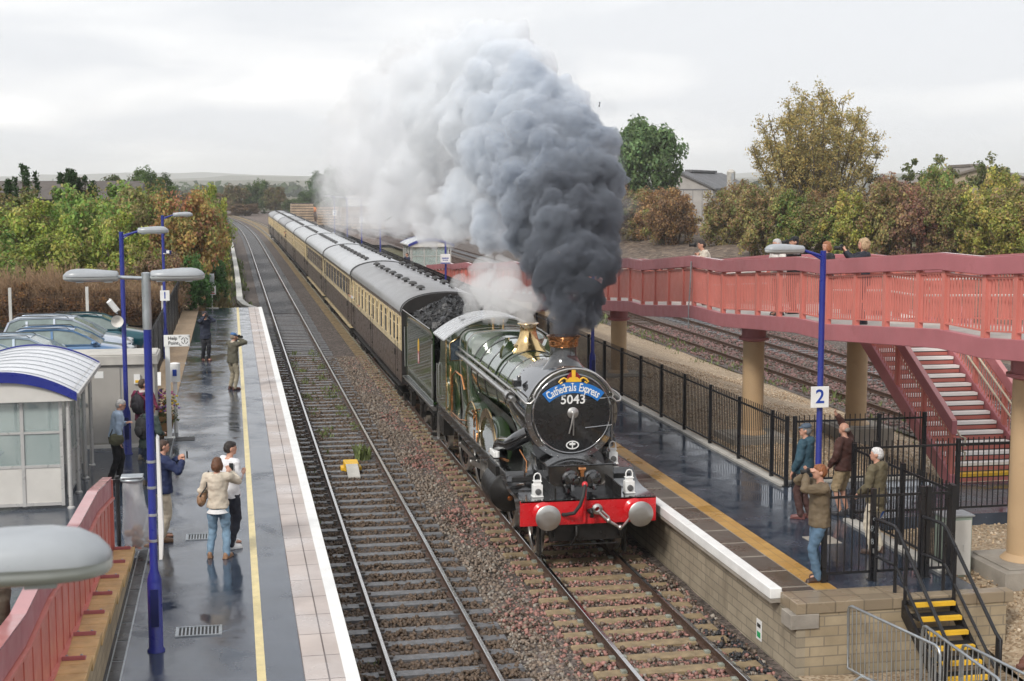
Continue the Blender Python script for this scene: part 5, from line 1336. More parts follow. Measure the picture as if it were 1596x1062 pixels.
# "no trespass" style sign at the platform end
s = thing('warning_sign','small white warning sign with a red pictogram at the platform end','sign',(-.97,72.0,PZ))
mb = MB(); mb.cyl((0,0,0),(0,0,1.5),.03,n=8); mb.box(-.3,.3,-.1,.1,0,.03); mb.build('post', MT['offwhite'], s, 40)
mb = MB(); mb.box(-.19,.19,-.04,-.02,.68,1.13); pl = mb.build('sign_plate', MT['white'], s)
mb = MB(); mb.tube([(.11*math.cos(2*PI*i/16),-.045,.93+.11*math.sin(2*PI*i/16)) for i in range(16)],.016,5,closed=True); mb.bar((-.08,-.045,1.01),(.08,-.045,.85),.02,.012); mb.cbox((0,-.043,.75),(.26,.005,.05)); mb.build('prohibition_ring', MT['signred'], pl)
mb = MB(); mb.ball((0,-.046,.99),(.022,.006,.022),8,5); mb.bar((0,-.046,.97),(.0,-.046,.9),.005,.03); mb.bar((0,-.046,.9),(-.04,-.046,.85),.005,.014); mb.bar((0,-.046,.9),(.04,-.046,.85),.005,.014); mb.build('pictogram', MT['signtext'], pl)
mb = MB(); mb.box(-.12,.12,-.06,.06,1.2,1.72); mb.build('box', MT['lampgrey'], s, bevel=.01)
# drain grates
def grate(x,t,w,d,label):
    g = thing('drain_grate', label, 'drain', (x,t,PZ+.006),0)
    mb = MB(); mb.box(-w/2,w/2,-d/2,-d/2+.025,-.006,.01); mb.box(-w/2,w/2,d/2-.025,d/2,-.006,.01); mb.box(-w/2,-w/2+.025,-d/2+.025,d/2-.025,-.006,.01); mb.box(w/2-.025,w/2,-d/2+.025,d/2-.025,-.006,.01); mb.build('frame', MT['galv'], g)
    mb = MB(); n = int(w/.05)
    for i in range(n):
        x_ = -w/2+.035+(w-.07)*i/(n-1); mb.box(x_-.010,x_+.010,-d/2+.025,d/2-.025,-.004,.006)
    mb.build('bars', MT['galv'], g)
    mb = MB(); mb.box(-w/2+.025,w/2-.025,-d/2+.025,d/2-.025,-.005,-.003); mb.build('pit', MT['blackmat'], g)
grate(-.54,19.35,.62,.42,'square steel drain grate nearest the camera on the left platform')
grate(-.62,24.72,.5,.42,'steel drain grate beside the woman in jeans')
grate(-1.85,49.6,.5,.35,'drain plate in the sandy path beside the far fence')
mb = MB((-1.2,34.6,PZ)); mb.box(-1.4,-.95,34.35,34.85,PZ+.004,PZ+.012); tag(mb.build('cover_plate', MT['blackmat']),'black cover plate at the foot of the help point sign','cover plate')
# clear rubbish bag on its hoop
rb = thing('rubbish_bag','clear plastic rubbish bag hanging from a grey hoop by the ramp end','rubbish bag',(-1.68,23.85,PZ))
m,nt,b = nodes('clear_plastic'); b.inputs['Base Color'].default_value=(.86,.88,.9,1); b.inputs['Roughness'].default_value=.12; b.inputs['Alpha'].default_value=.34; b.inputs['Specular IOR Level'].default_value=.9
bump(nt,b,noise(nt,coords(nt),9,4),.6,.05); MT['plastic']=m
mb = MB(); rs = []
for z,rx,ry,cx in ((.04,.10,.08,.05),(.08,.22,.17,.07),(.22,.27,.2,.10),(.36,.29,.21,.10),(.5,.25,.19,.08),(.8,.185,.16,.03),(1.1,.165,.15,0),(1.22,.16,.15,0)):
    rs.append([(cx+rx*(1+.06*math.sin(5*a+z*6))*math.cos(a),ry*(1+.06*math.sin(4*a+z*9))*math.sin(a),z) for a in [2*PI*i/28 for i in range(28)]])
mb.rings(rs,True,False); mb.build('bag', MT['plastic'], rb, 60)
mb = MB(); mb.tube([(.17*math.cos(2*PI*i/20),.16*math.sin(2*PI*i/20),1.24) for i in range(20)],.03,8,closed=True); mb.cbox((0,.0,1.29),(.36,.30,.03)); mb.build('hoop_lid', MT['galv'], rb, 50, bevel=.01)
mb = MB(); mb.cyl((-.24,.02,0),(-.24,.02,1.3),.035,n=10); mb.box(-.30,-.14,-.04,.04,1.2,1.25); mb.box(-.34,-.05,-.14,.14,0,.03); mb.build('stand', MT['black'], rb, 40)
mb = MB(); r_ = random.Random(3)
for i in range(16): mb.ball((.08+r_.gauss(0,.08),r_.gauss(0,.06),.12+.34*r_.random()),(r_.uniform(.04,.09),r_.uniform(.04,.08),r_.uniform(.03,.06)),7,5)
mb.build('paper_rubbish', M('brown_paper',(.36,.25,.17),.7,var=.5,scale=9), rb, 30)
mb = MB()
for i in range(9): mb.cbox((.02+r_.gauss(0,.1),-.12+r_.gauss(0,.03),.08+.06*r_.random()),(.06,.04,.03))
mb.build('orange_wrappers', M('orange_wrapper',(.6,.14,.05),.5,var=.5,scale=20), rb)
# yellow and grey trackside unit between the rails
yb = thing('track_ramp','yellow box with a grey sloping plate between the left-hand rails','track equipment',(2.86,35.3,-.14))
mb = MB(); mb.box(-.18,.18,.0,.5,0,.22); mb.box(-.26,.26,.1,.4,0,.10); mb.build('box', MT['yellow'], yb, bevel=.02)
mb = MB(); mb.prism([(-.75,.02),(0,.20),(.0,.16),(-.75,-.02)],-.15,.15,'x'); mb.build('plate', MT['conclight'], yb, fix=True)
# white cable trough along the bank
mb = MB((.3,120,0)); pts = [(1.2,80.5),(.75,82.6),(.45,86.5),(.45,100),(.40,117),(.30,135),(.15,160),(-.05,185)]
for a_,b_ in zip(pts,pts[1:]):
    d = Vector((b_[0]-a_[0],b_[1]-a_[1],0)); n = max(1,int(d.length/1.0))
    for i in range(n):
        p = Vector((a_[0],a_[1],.16))+d*(i/n); q = Vector((a_[0],a_[1],.16))+d*((i+1)/n-.03/d.length)
        mb.bar(p,q,.36,.22)
tag(mb.build('cable_trough', MT['trough']),'long white concrete cable trough beside the far rails','cable trough')
# red signal
sg = thing('railway_signal','railway signal showing red on a white post at the bend','signal',(-.9,176,-.1))
mb = MB(); mb.cyl((0,0,0),(0,0,4.2),.11,n=12); mb.build('post', MT['white'], sg, 40)
mb = MB(); mb.box(-.35,.35,-.12,.12,4.2,5.3); hd = mb.build('signal_head', MT['black'], sg)
m,nt,b = nodes('red_signal_light'); b.inputs['Base Color'].default_value=(.6,.02,.01,1); b.inputs['Emission Color'].default_value=(1,.05,.02,1); b.inputs['Emission Strength'].default_value=3.5
mb = MB(); mb.cyl((0,-.12,4.75),(0,-.2,4.75),.26,n=16); mb.build('red_light', m, hd, 40)
mb = MB(); mb.box(-.02,.4,-.1,.1,1.2,1.8); mb.build('box', MT['lampgrey'], sg)
s = thing('trackside_cabinet','yellow-topped trackside cabinet below the red signal','cabinet',(-.55,168,-.1))
mb = MB(); mb.box(-.4,.4,-.3,.3,0,.8); mb.build('body', MT['conclight'], s, bevel=.02)
mb = MB(); mb.box(-.55,.55,-.4,.4,.8,1.25); mb.build('cover', MT['yellow'], s, bevel=.05)

# ---------------------------------------------------------------- glazed waiting shelter, left platform
MT['shelglass'] = glass('shelter_glass',(.55,.66,.64),.04,.32)
MT['shelframe'] = M('shelter_aluminium',(.52,.51,.49),.34,.3,.08,3)
MT['shelroof'] = M('shelter_roof_white',(.66,.67,.70),.22,var=.08,scale=1.2)
def shelter(label, x0, x1, t0, t1, z0, group=None):
    """x0 < x1, posts on the x1 (track) side"""
    s = thing('waiting_shelter', label, 'shelter', (x1,t0,z0), 0, group); W = x0-x1; Ln = t1-t0; E = 2.22; CR = 2.62
    def arc(hw, ze, zc, n=20): return [(W/2-hw+2*hw*i/n, ze+(zc-ze)*(1-((i-n/2)/(n/2))**2)) for i in range(n+1)]
    hw = abs(W)/2+.20
    a_ = arc(hw,E,CR); b_ = arc(hw,E-.03,CR-.03)
    mb = MB(); mb.rings([[(p[0],y,p[1]) for p in a_]+[(p[0],y,p[1]) for p in b_[::-1]] for y in (-.20,Ln+.28)]); rf = mb.build('roof', MT['shelroof'], s, 40, fix=True)
    mb = MB()
    for i in range(8):
        y = .15+(Ln-.1)*i/7; mb.tube([(p[0],y,p[1]+.006) for p in a_],.010,4)
    mb.build('roof_rib', MT['lampgrey'], rf, 60)
    fa = arc(hw+.01,E+.02,CR+.03); fb_ = arc(hw+.01,E-.14,CR-.17)
    for y in (-.24,Ln+.30):
        mb = MB(); mb.prism(fa+fb_[::-1],y,y+.035); mb.build('fascia', MT['blue'], s, fix=True)
    mb = MB(); mb.prism(arc(hw-.05,E-.14,CR-.175)+arc(hw-.05,E-.15,E-.15)[::-1],-.16,-.13); mb.build('gable_infill', MT['offwhite'], s, fix=True)
    for s_ in (-1,1):
        x = W/2+s_*(hw-.0); mb = MB(); mb.box(x-.04,x+.04,-.2,Ln+.28,E-.09,E-.0); mb.box(x-.10*s_-.03,x-.10*s_+.03,-.2,Ln+.28,E+.02,E+.05); mb.build('eave_gutter', MT['shelframe'], s, bevel=.01)
    for i in range(4):
        y = Ln*i/3
        for x in (.02,W-.02):
            mb = MB(); mb.cyl((x,y,0),(x,y,E),.042,n=12); mb.lathe([(.07,0),(.07,.03),(.045,.05)],(x,y,0),'z',12); mb.build('post', MT['shelframe'], s, 40)
    # walls: framed glazing over solid panels
    def wall(px, axis, a, b, n, solid=True):
        z0_,z1_,z2_,z3_ = .14,.82,1.46,2.08
        fr = MB(); gl = MB(); pn = MB()
        def bx(m, u0,u1,z0,z1,th):
            if axis == 'x': m.box(min(u0,u1),max(u0,u1),px-th,px+th,z0,z1)
            else: m.box(px-th,px+th,min(u0,u1),max(u0,u1),z0,z1)
        for i in range(n+1):
            u = a+(b-a)*i/n; bx(fr,u-.03,u+.03,.06,E-.13,.03)
        for i in range(n):
            u0,u1 = a+(b-a)*i/n, a+(b-a)*(i+1)/n; lo_,hi_ = min(u0,u1)+.03, max(u0,u1)-.03
            for z,h in ((.10,.06),(.82,.05),(1.46,.04),(2.06,.05)): bx(fr,lo_,hi_,z-h/2,z+h/2,.026)
            bx(pn if solid else gl,lo_,hi_,.13,.795,.012); bx(gl,lo_,hi_,.845,1.44,.006); bx(gl,lo_,hi_,1.48,2.035,.006)
        fr.build('wall_frame', MT['shelframe'], s)
        if pn.v: pn.build('wall_panel', MT['offwhite'], s)
        gl.build('glazing', MT['shelglass'], s)
    wall(.04,'x',-.12,W+.05,3); wall(Ln-.04,'x',-.12,W+.05,3); wall(W+.05,'y',.08,Ln-.08,5)
    wall(-.12,'y',1.0,3.1,2)
    mb = MB(); mb.box(W+.15,W+.55,.5,Ln-.5,.44,.48)
    for y in (.7,2.0,3.3): mb.box(W+.2,W+.5,y-.03,y+.03,0,.44)
    mb.build('bench', MT['navy'], s)
    return s
shelter('glazed waiting shelter with a curved white roof and deep blue fascia',-5.35,-3.08,27.45,31.65,PZ)
# a trolley of blue chairs showing dimly inside
s = thing('bicycle','blue bicycle just visible through the shelter glass','bicycle',(-4.9,28.6,PZ),.2)
mb = MB()
for y in (-.5,.5): mb.tube([(0,y+.33*math.cos(2*PI*i/20),.34+.33*math.sin(2*PI*i/20)) for i in range(20)],.016,6,closed=True)
mb.build('wheel', MT['rubber'], s, 60)
mb = MB(); mb.tube([(0,-.5,.34),(0,-.15,.75),(0,.35,.8),(0,.5,.34)],.018,6); mb.tube([(0,-.5,.34),(0,.0,.32),(0,.35,.8)],.018,6); mb.tube([(0,.0,.32),(0,-.18,.85)],.018,6); mb.tube([(-.25,.28,.98),(0,.34,.95),(.25,.28,.98)],.014,6); mb.tube([(0,.34,.8),(0,.34,.95)],.015,6); mb.build('frame', M('bicycle_blue',(.03,.15,.35),.35), s, 60)
mb = MB(); mb.cbox((0,-.2,.88),(.13,.24,.05)); mb.build('saddle', MT['rubber'], s, bevel=.02)
# far shelter on platform two, hazy behind the train
shelter('far glazed shelter behind the train, half lost in the smoke',11.6,14.2,93,97,PZ)
# grey cabin
cbn = thing('cabin','flat-roofed grey steel cabin behind the shelter','cabin',(-4.2,33.75,PZ))
mb = MB(); mb.box(-2.2,2.4,0,1.15,.06,1.94); mb.build('wall', M('cabin_grey',(.40,.38,.345),.5,var=.05,scale=1.2), cbn, bevel=.01)
mb = MB(); mb.box(-2.28,2.48,-.09,1.2,1.94,2.16); mb.box(-2.24,2.44,-.05,1.16,2.16,2.19); mb.build('roof', MT['conclight'], cbn, bevel=.015)
mb = MB(); mb.box(-2.2,2.4,-.03,1.15,0,.08); mb.build('skirt', MT['offwhite'], cbn)
for x0 in (.62,-.5):
    mb = MB(); mb.box(x0,x0+1.0,-.018,-.003,.12,1.88); d_ = mb.build('door', M('cabin_door_grey',(.38,.36,.33),.45,var=.05), cbn, bevel=.004)
    mb = MB(); mb.cbox((x0+.16,-.05,1.05),(.16,.05,.05)); mb.cbox((x0+.1,-.03,1.05),(.05,.03,.14)); mb.build('handle', MT['galv'], d_)
mb = MB()
for x in (.60,1.64,-.52): mb.box(x-.006,x+.006,-.006,.0,.1,1.9)
mb.build('panel_joint', MT['lampgrey'], cbn)
mb = MB(); mb.cbox((1.15,-.02,1.72),(.2,.01,.16)); mb.build('notice', MT['white'], cbn); mb = MB(); mb.cbox((2.0,-.03,1.60),(.14,.05,.22)); mb.build('notice', MT['white'], cbn)
mb = MB(); mb.cbox((2.0,-.06,1.55),(.08,.02,.06)); mb.build('yellow_label', MT['yellow'], cbn)

# ---------------------------------------------------------------- parked cars (noses towards the platform, +x)
def carpaint(name, col, metal=.55):
    m, nt, b = nodes(name); b.inputs['Base Color'].default_value = rgb(col); b.inputs['Metallic'].default_value = metal; b.inputs['Roughness'].default_value = .28
    b.inputs['Coat Weight'].default_value = 1; b.inputs['Coat Roughness'].default_value = .04
    bump(nt,b,noise(nt,coords(nt),1.5,2),.03,.02); return m
MT['carglass'] = M('car_glass',(.22,.27,.26),.05,var=.25,scale=1.5)  # pale base colour stands in for bright surroundings reflected in the windows
MT['trim'] = M('car_trim',(.02,.02,.022),.5)
MT['hub'] = M('alloy_wheel',(.45,.46,.47),.3,.8)
def car(label, loc, rz, mat, kind):
    c = thing('parked_car', label, 'car', loc, rz, 'parked cars beside the shelter')
    L_,Wd,H = {'mpv':(4.35,1.78,1.60),'hatch':(4.15,1.72,1.44),'estate':(4.55,1.76,1.47)}[kind]
    # side outline (x forward, z up): lower body then greenhouse
    if kind == 'mpv': belt = [(-2.15,.95),(-1.5,1.0),(0,.98),(1.05,.98),(1.75,.86),(2.1,.70)]; gh = [(-2.05,1.0),(-1.85,1.45),(-1.5,1.575),(-.5,1.60),(.25,1.52),(.75,1.28),(1.25,.98)]
    elif kind == 'hatch': belt = [(-2.05,.90),(-1.4,.93),(0,.92),(.95,.93),(1.6,.82),(2.03,.66)]; gh = [(-1.95,.95),(-1.65,1.33),(-1.3,1.42),(-.3,1.44),(.2,1.38),(.65,1.18),(1.05,.93)]
    else: belt = [(-2.25,.92),(-1.4,.95),(0,.94),(.9,.95),(1.75,.83),(2.23,.66)]; gh = [(-2.15,.95),(-1.95,1.33),(-1.7,1.43),(-.5,1.47),(.1,1.42),(.55,1.22),(1.0,.95)]
    hx = L_/2
    low = [(-hx,.45),(-hx+.03,.28),(-hx+.25,.2),(hx-.3,.2),(hx-.02,.3),(hx,.5)]
    rs = []; N_ = 28
    def top(x):
        for (a,za),(b,zb_) in zip(belt,belt[1:]):
            if a <= x <= b: return za+(zb_-za)*(x-a)/(b-a)
        return belt[0][1] if x < belt[0][0] else belt[-1][1]
    for i in range(N_+1):
        x = -hx+L_*i/N_; e = min(1,(hx-abs(x))/.45+.02); e = math.sqrt(max(0,1-(1-e)**2)); w_ = Wd/2*(.80+.20*e); z1 = top(x)-.10*(1-e); z0 = .2+.12*(1-e)
        r = []
        for q,zf in ((-1,0),):
            prof__ = [(w_*.93,z0),(w_,z0+.18),(w_*1.0,z0+(z1-z0)*.55),(w_*.985,z1-.10),(w_*.93,z1-.025),(w_*.80,z1),(w_*.4,z1+.02)]
        r = [(x,-p[0],p[1]) for p in prof__]+[(x,p[0],p[1]) for p in prof__[::-1]]
        rs.append(r)
    mb = MB(); mb.rings(rs); mb.build('body', mat, c, 45, fix=True)
    # glasshouse: glass volume with painted roof and pillars proud of it
    def ghw(z): return Wd/2*(.91-.22*(z-.95)/.6)
    mb = MB(); pts = gh
    mb.add([(p[0],-ghw(p[1])*1.0,p[1]) for p in pts]+[(p[0],ghw(p[1])*1.0,p[1]) for p in pts],[tuple(range(len(pts)))[::-1],tuple(range(len(pts),2*len(pts)))]+[(i,i+1,len(pts)+i+1,len(pts)+i) for i in range(len(pts)-1)])
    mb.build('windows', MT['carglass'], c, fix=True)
    rt = [p for p in gh if p[1] > H-.16]
    mb = MB(); rs = [[(p[0],-ghw(p[1])-.01,p[1]-.03),(p[0],-ghw(p[1])*.9,p[1]+.012),(p[0],0,p[1]+.035),(p[0],ghw(p[1])*.9,p[1]+.012),(p[0],ghw(p[1])+.01,p[1]-.03)] for p in rt]
    mb.rings(rs,True,True); mb.build('roof', mat, c, 50, fix=True)
    mb = MB()
    for s_ in (-1,1):
        def gp(p,o=.012): return (p[0],s_*(ghw(p[1])+o),p[1])
        for a,b in zip(gh,gh[1:]): mb.bar(gp(a),gp(b),.06,.05,(0,1,0))
        mb.bar(gp(gh[-1]),gp(gh[0]),.05,.05,(0,1,0))
        for xq,zt in ((-.35,H-.05),(-1.25,H-.12)) if kind != 'hatch' else ((-.45,H-.06),): mb.bar((xq,s_*(ghw(.95)+.012),.97),(xq-.02,s_*(ghw(zt)+.012),zt),.07,.04,(0,1,0))
    mb.build('pillars', mat, c, fix=True)
    for s_ in (-1,1):
        for x in (-hx+.78,hx-.85):
            w = MB(); w.lathe([(.30,-.09),(.31,.0),(.30,.09),(.2,.095),(0,.09)],(0,0,0),'y',24,cap=False)
            o = w.build('wheel', MT['rubber'], c, 40, fix=True); o.location = (x,s_*(Wd/2-.10),.31); o.rotation_euler=(0,0,0 if s_>0 else PI)
            h = MB(); h.lathe([(.2,.09),(.19,.1),(.05,.085),(0,.1)],(0,0,0),'y',16); h.build('hubcap', MT['hub'], o, 40, fix=True)
        m_ = MB(); m_.ball((.85 if kind!='mpv' else .95,s_*(Wd/2+.06),1.0),(.09,.10,.07),8,6); m_.build('wing_mirror', mat, c, 50)
        hl = MB(); hl.ball((hx-.22,s_*(Wd/2-.30),.68),(.22,.20,.085),10,6); hl.build('headlight', MT['lens2'], c, 50)
    mb = MB(); mb.cbox((hx-.01,0,.36),(.05,1.2,.16)); mb.cbox((hx-.03,0,.55),(.05,.7,.07)); mb.build('grille', MT['trim'], c)
    mb = MB()
    for s_ in (-1,1): mb.tube([(rt[0][0]+.1,s_*(ghw(H)*.92),H-.0),(rt[0][0]+.2,s_*(ghw(H)*.92),H+.05),(.0,s_*(ghw(H)*.92),H+.04),(.1,s_*(ghw(H)*.92),H-.03)],.015,6)
    mb.build('roof_rails', MT['trim'], c, 50)
    return c
MT['lens2'] = M('headlamp_glass',(.5,.52,.53),.08,.2)
car('dark teal car with a visible headlamp, farthest in the row',(-4.85,53.6,PZ-.03),0.02,carpaint('teal_paint',(.01,.085,.11)),'hatch')
car('silver people carrier with curved side windows by the mesh fence',(-5.62,51.2,PZ-.03),0.0,carpaint('silver_paint',(.52,.57,.64),.7),'mpv')
car('mid blue hatchback parked between two silver cars',(-5.3,48.6,PZ-.03),.0,carpaint('blue_metallic',(.10,.20,.36)),'hatch')
car('pale silver-blue estate car with roof rails',(-6.2,46.0,PZ-.03),-.02,carpaint('silver_blue_paint',(.42,.50,.58),.7),'estate')
car('light blue car nearest the shelter roof',(-6.9,43.3,PZ-.03),0,carpaint('light_blue_paint',(.30,.42,.55)),'estate')
# mesh fence with concrete posts behind the car park
mf = thing('mesh_fence','wire mesh fence on concrete posts behind the parked cars','fence',(-2.6,63.2,PZ))
for i in range(9):
    x = -.35-3.15*i; mb = MB(); mb.box(x-.06,x+.06,-.06,.06,0,1.75); mb.build('post', MT['trough'], mf)
mb = MB(); mb.bar((.1,-1.9,.1),(-.3,-.1,1.45),.12,.12); mb.build('strut', MT['trough'], mf)
mb = MB()
for i in range(0,9):
    z = .2+.16*i; mb.cyl((-26,0,z),(-.3,0,z),.007,n=4,cap=False)
for i in range(170): x = -.35-.15*i; mb.cyl((x,0,.1),(x,0,1.6),.006,n=4,cap=False)
mb.build('wire_mesh', MT['rust'], mf)
# ================================================================ people
def fuse(mb, name, mat, parent, vox=.013, smooth=3, wr=0, seed=0, freq=9):
    """closed shapes -> one continuous skin"""
    me = bpy.data.meshes.new('tmp'); me.from_pydata(mb.v,[],mb.f)
    ob = bpy.data.objects.new('tmp',me); COL.objects.link(ob)
    r = ob.modifiers.new('r','REMESH'); r.mode = 'VOXEL'; r.voxel_size = vox
    s = ob.modifiers.new('s','SMOOTH'); s.iterations = smooth; s.factor = .5
    dg = bpy.context.evaluated_depsgraph_get(); nm = bpy.data.meshes.new_from_object(ob.evaluated_get(dg)); bpy.data.objects.remove(ob); bpy.data.meshes.remove(me)
    if wr:
        n = len(nm.vertices); co = np.empty(n*3,np.float32); no = np.empty(n*3,np.float32); nm.vertices.foreach_get('co',co); nm.vertices.foreach_get('normal',no); co = co.reshape(-1,3); no = no.reshape(-1,3)
        d = np.array([mnoise.noise(Vector((c[0]*freq+seed,c[1]*freq,c[2]*freq*1.4)))+.5*mnoise.noise(Vector((c[0]*freq*2.2,c[1]*freq*2.2+seed,c[2]*freq*3))) for c in co])
        co += no*(d*wr)[:,None]; nm.vertices.foreach_set('co',co.ravel())
    nm.name = name; nm.materials.clear(); nm.materials.append(mat); nm.shade_smooth()
    o = bpy.data.objects.new(name,nm); COL.objects.link(o); o.parent = parent; return o
def limb(mb, pts, rr, n=10):
    mb.tube(pts, rr, n)
    for p,r in zip(pts,rr): mb.ball(p,r*.995,n,6)
def ik(a, b, l1, l2, pole):
    a,b = Vector(a),Vector(b); d = b-a; L_ = d.length; mx = (l1+l2)*.998
    if L_ > mx: b = a+d*(mx/L_); d = b-a; L_ = mx
    u = d.normalized(); x = (l1*l1-l2*l2+L_*L_)/(2*L_); h = math.sqrt(max(0,l1*l1-x*x)); p = Vector(pole); p = p-u*p.dot(u)
    if p.length < 1e-4: p = Vector((0,0,-1))
    return a+u*x+p.normalized()*h, b
CLOTH = {}
def cloth(col, name='cloth', rough=.8):
    k = tuple(col)
    if k not in CLOTH: CLOTH[k] = M(name,col,rough,var=.16,scale=7,bmp=.25,bscale=60)
    return CLOTH[k]
SKIN = M('skin',(.50,.27,.19),.5,var=.08,scale=12); HAIR = {}
def hairm(col):
    if col not in HAIR:
        m,nt,b = nodes('hair'); c_ = coords(nt,'Object',(1,1,.25)); f = noise(nt,c_,60,3)
        nt.links.new(ramp(nt,f,[(.3,tuple(c*.55 for c in col)),(.7,tuple(min(1,c*1.25) for c in col))]),b.inputs['Base Color']); b.inputs['Roughness'].default_value=.6; bump(nt,b,f,.6,.01); HAIR[col]=m
    return HAIR[col]
EYE = M('eye_dark',(.02,.015,.012),.3); LIP = M('lip',(.38,.14,.11),.5)
SHOE = {}
HELD = []
def person(label, loc, rz, h=1.75, lh=(-.27,.05,.86), rh=(.27,.05,.86), lean=0, head=(0,0), top=(.1,.1,.1), bottom=(.05,.05,.06), shoe=(.05,.03,.02), hair=(.06,.035,.02), hairlen=0, hem=.82, sleeves=1, shorts=False, collar=None, hood=False, cap=None, bulk=1.0, feet=((-.10,.02),(.10,-.02)), half=False, curly=False, fem=False, bald=False, scarf=None, lpole=(-.6,-.5,-.7), rpole=(.6,-.5,-.7), group=None):
    root = thing('person', label, 'person', loc, rz, group); S = h/1.75
    seed = RND.random()*40
    A = Matrix.Diagonal((S,S,S,1)); PV = Vector((0,0,.95))
    LM = Matrix.Translation(PV) @ Matrix.Rotation(-lean,4,'X') @ Matrix.Translation(-PV)
    HM = LM @ Matrix.Translation((0,.0,1.52)) @ Matrix.Rotation(head[0],4,'Z') @ Matrix.Rotation(-head[1],4,'X') @ Matrix.Translation((0,-.0,-1.52))
    def up(p): return LM @ Vector(p)
    sw = .175 if fem else .195
    torso = [(.80,.105,.085,0),(.86,.155,.11,0),(.95,.165,.115,0),(1.05,.145,.105,.0),(1.16,.15,.108,.0),(1.28,.165,.115,.0),(1.38,.165,.105,-.005),(1.45,.125,.085,-.01),(1.49,.065,.06,-.005)]
    def tor(mb, rings, g=0, k=1.0):
        rs = [[up((( rx*k+g)*math.cos(2*PI*i/20),cy+(ry*k+g)*math.sin(2*PI*i/20),z)) for i in range(20)] for z,rx,ry,cy in rings]
        mb.rings(rs)
    shl = [up((s_*sw,-.005,1.425)) for s_ in (-1,1)]
    hands = [Vector(lh),Vector(rh)]; poles = [lpole,rpole]
    arms = [ik(shl[i],hands[i],.285,.255,poles[i]) for i in (0,1)]
    hips = [Vector((s_*.09,0,.90)) for s_ in (-1,1)]
    legs = []
    for i in (0,1):
        an = Vector((feet[i][0],feet[i][1]-.02,.085)); kn,_ = ik(hips[i],an,.42,.42,(0,1,0)); legs.append((kn,an))
    # ---- body, one continuous skin
    mb = MB(); mb.xf = A
    tor(mb, torso, -.004, .97)
    limb(mb,[up((0,-.005,1.45)),up((0,.012,1.56))],[.058,.052])
    for s_ in (-1,1): limb(mb,[up((0,0,1.42)),up((s_*sw,-.005,1.42))],[.07,.058])
    for i,s_ in ((0,-1),(1,1)):
        el,wr = arms[i]; limb(mb,[shl[i],(shl[i]+el)/2,el,(el+wr)/2,wr],[.055,.048,.038,.038,.026])
        d = (wr-el).normalized(); 
        side = Vector((-s_*1.0,0,0)); pn = d.cross(side)
        if pn.length < .1: pn = Vector((0,1,0))
        pn.normalize(); ac = pn.cross(d).normalized()   # ac: across the palm towards the thumb
        if abs(d.z) < .8: # raised hand: thumb inward/up
            pass
        pc = wr+d*.055
        limb(mb,[wr,pc-ac*.016,pc+ac*.016,wr+d*.085],[.024,.024,.024,.026],8)
        for k,(o_,L_) in enumerate(((-.030,.060),(-.010,.075),(.011,.080),(.031,.070))):
            b0 = wr+d*.088+ac*o_; b1 = b0+d*L_*.55+pn*.012*(1 if 1 else 0); b2 = b1+d*L_*.35-pn*.0+pn*.030; limb(mb,[b0,b1,b2],[.0115,.0105,.009],6)
        t0 = wr+d*.03+ac*.028; limb(mb,[t0,t0+ac*.030+d*.025,t0+ac*.030+d*.06+pn*.012],[.014,.0125,.010],6)
    for i in (0,1):
        kn,an = legs[i]; limb(mb,[hips[i],(hips[i]+kn)/2,kn,kn+(an-kn)*.35,an],[.095,.082,.056,.056,.036])
        limb(mb,[an+Vector((0,-.03,-.035)),an+Vector((0,.10,-.045)),an+Vector((0,.16,-.055))],[.04,.036,.026],8)
    # head
    def hp_(p): return HM @ Vector(p)
    def hball(c,r):
        n0 = len(mb.v); mb.xf = A @ HM; mb.ball(c,r,16,12); mb.xf = A
    hball((0,.015,1.655),(.076,.096,.098)); hball((0,.045,1.60),(.058,.066,.072)); hball((0,.075,1.565),(.034,.036,.03))
    mb.xf = A @ HM
    mb.add([(-.011,.100,1.655),(.011,.100,1.655),(.019,.104,1.612),(-.019,.104,1.612),(0,.140,1.616)],[(0,1,4),(1,2,4),(2,3,4),(3,0,4),(3,2,1,0)])
    for s_ in (-1,1): mb.ball((s_*.078,.005,1.635),(.014,.024,.034),8,6); mb.ball((s_*.03,.098,1.668),(.022,.012,.010),6,4)
    mb.xf = A
    body = fuse(mb,'body',SKIN,root,.0125,2)
    mb = MB(); mb.xf = A @ HM
    for s_ in (-1,1): mb.ball((s_*.031,.103,1.648),(.012,.007,.007),8,5)
    mb.build('eyes', EYE, body, 60)
    mb = MB(); mb.xf = A @ HM; mb.ball((0,.105,1.583),(.024,.008,.008),8,5); mb.build('mouth', LIP, body, 60)
    # hair
    hm = MB(); hm.xf = A @ HM
    if not bald:
        hm.ball((0,.0,1.672),(.083,.098,.092),16,12); hm.ball((0,-.03,1.64),(.078,.075,.085),14,10)
        hm.ball((0,.05,1.705),(.066,.052,.048),12,8)
    else: hm.ball((0,-.035,1.63),(.083,.068,.055),14,10)
    if hairlen:
        hm.ball((0,-.035,1.60),(.094,.085,.10),14,10)
        for s_ in (-1,1): hm.ball((s_*.075,.01,1.60),(.030,.055,.085),10,8)
        if hairlen > 1: hm.ball((0,-.05,1.54),(.10,.07,.09),14,10)
    if curly:
        r2 = random.Random(4)
        for k in range(60):
            v = Vector((r2.gauss(0,1),r2.gauss(-.3,1),r2.gauss(.1,1))).normalized(); hm.ball((v.x*.098,-.02+v.y*.10,1.64+v.z*.115),.026,7,5)
    fuse(hm,'hair',hairm(hair),body,.013,2,.006,seed,30)
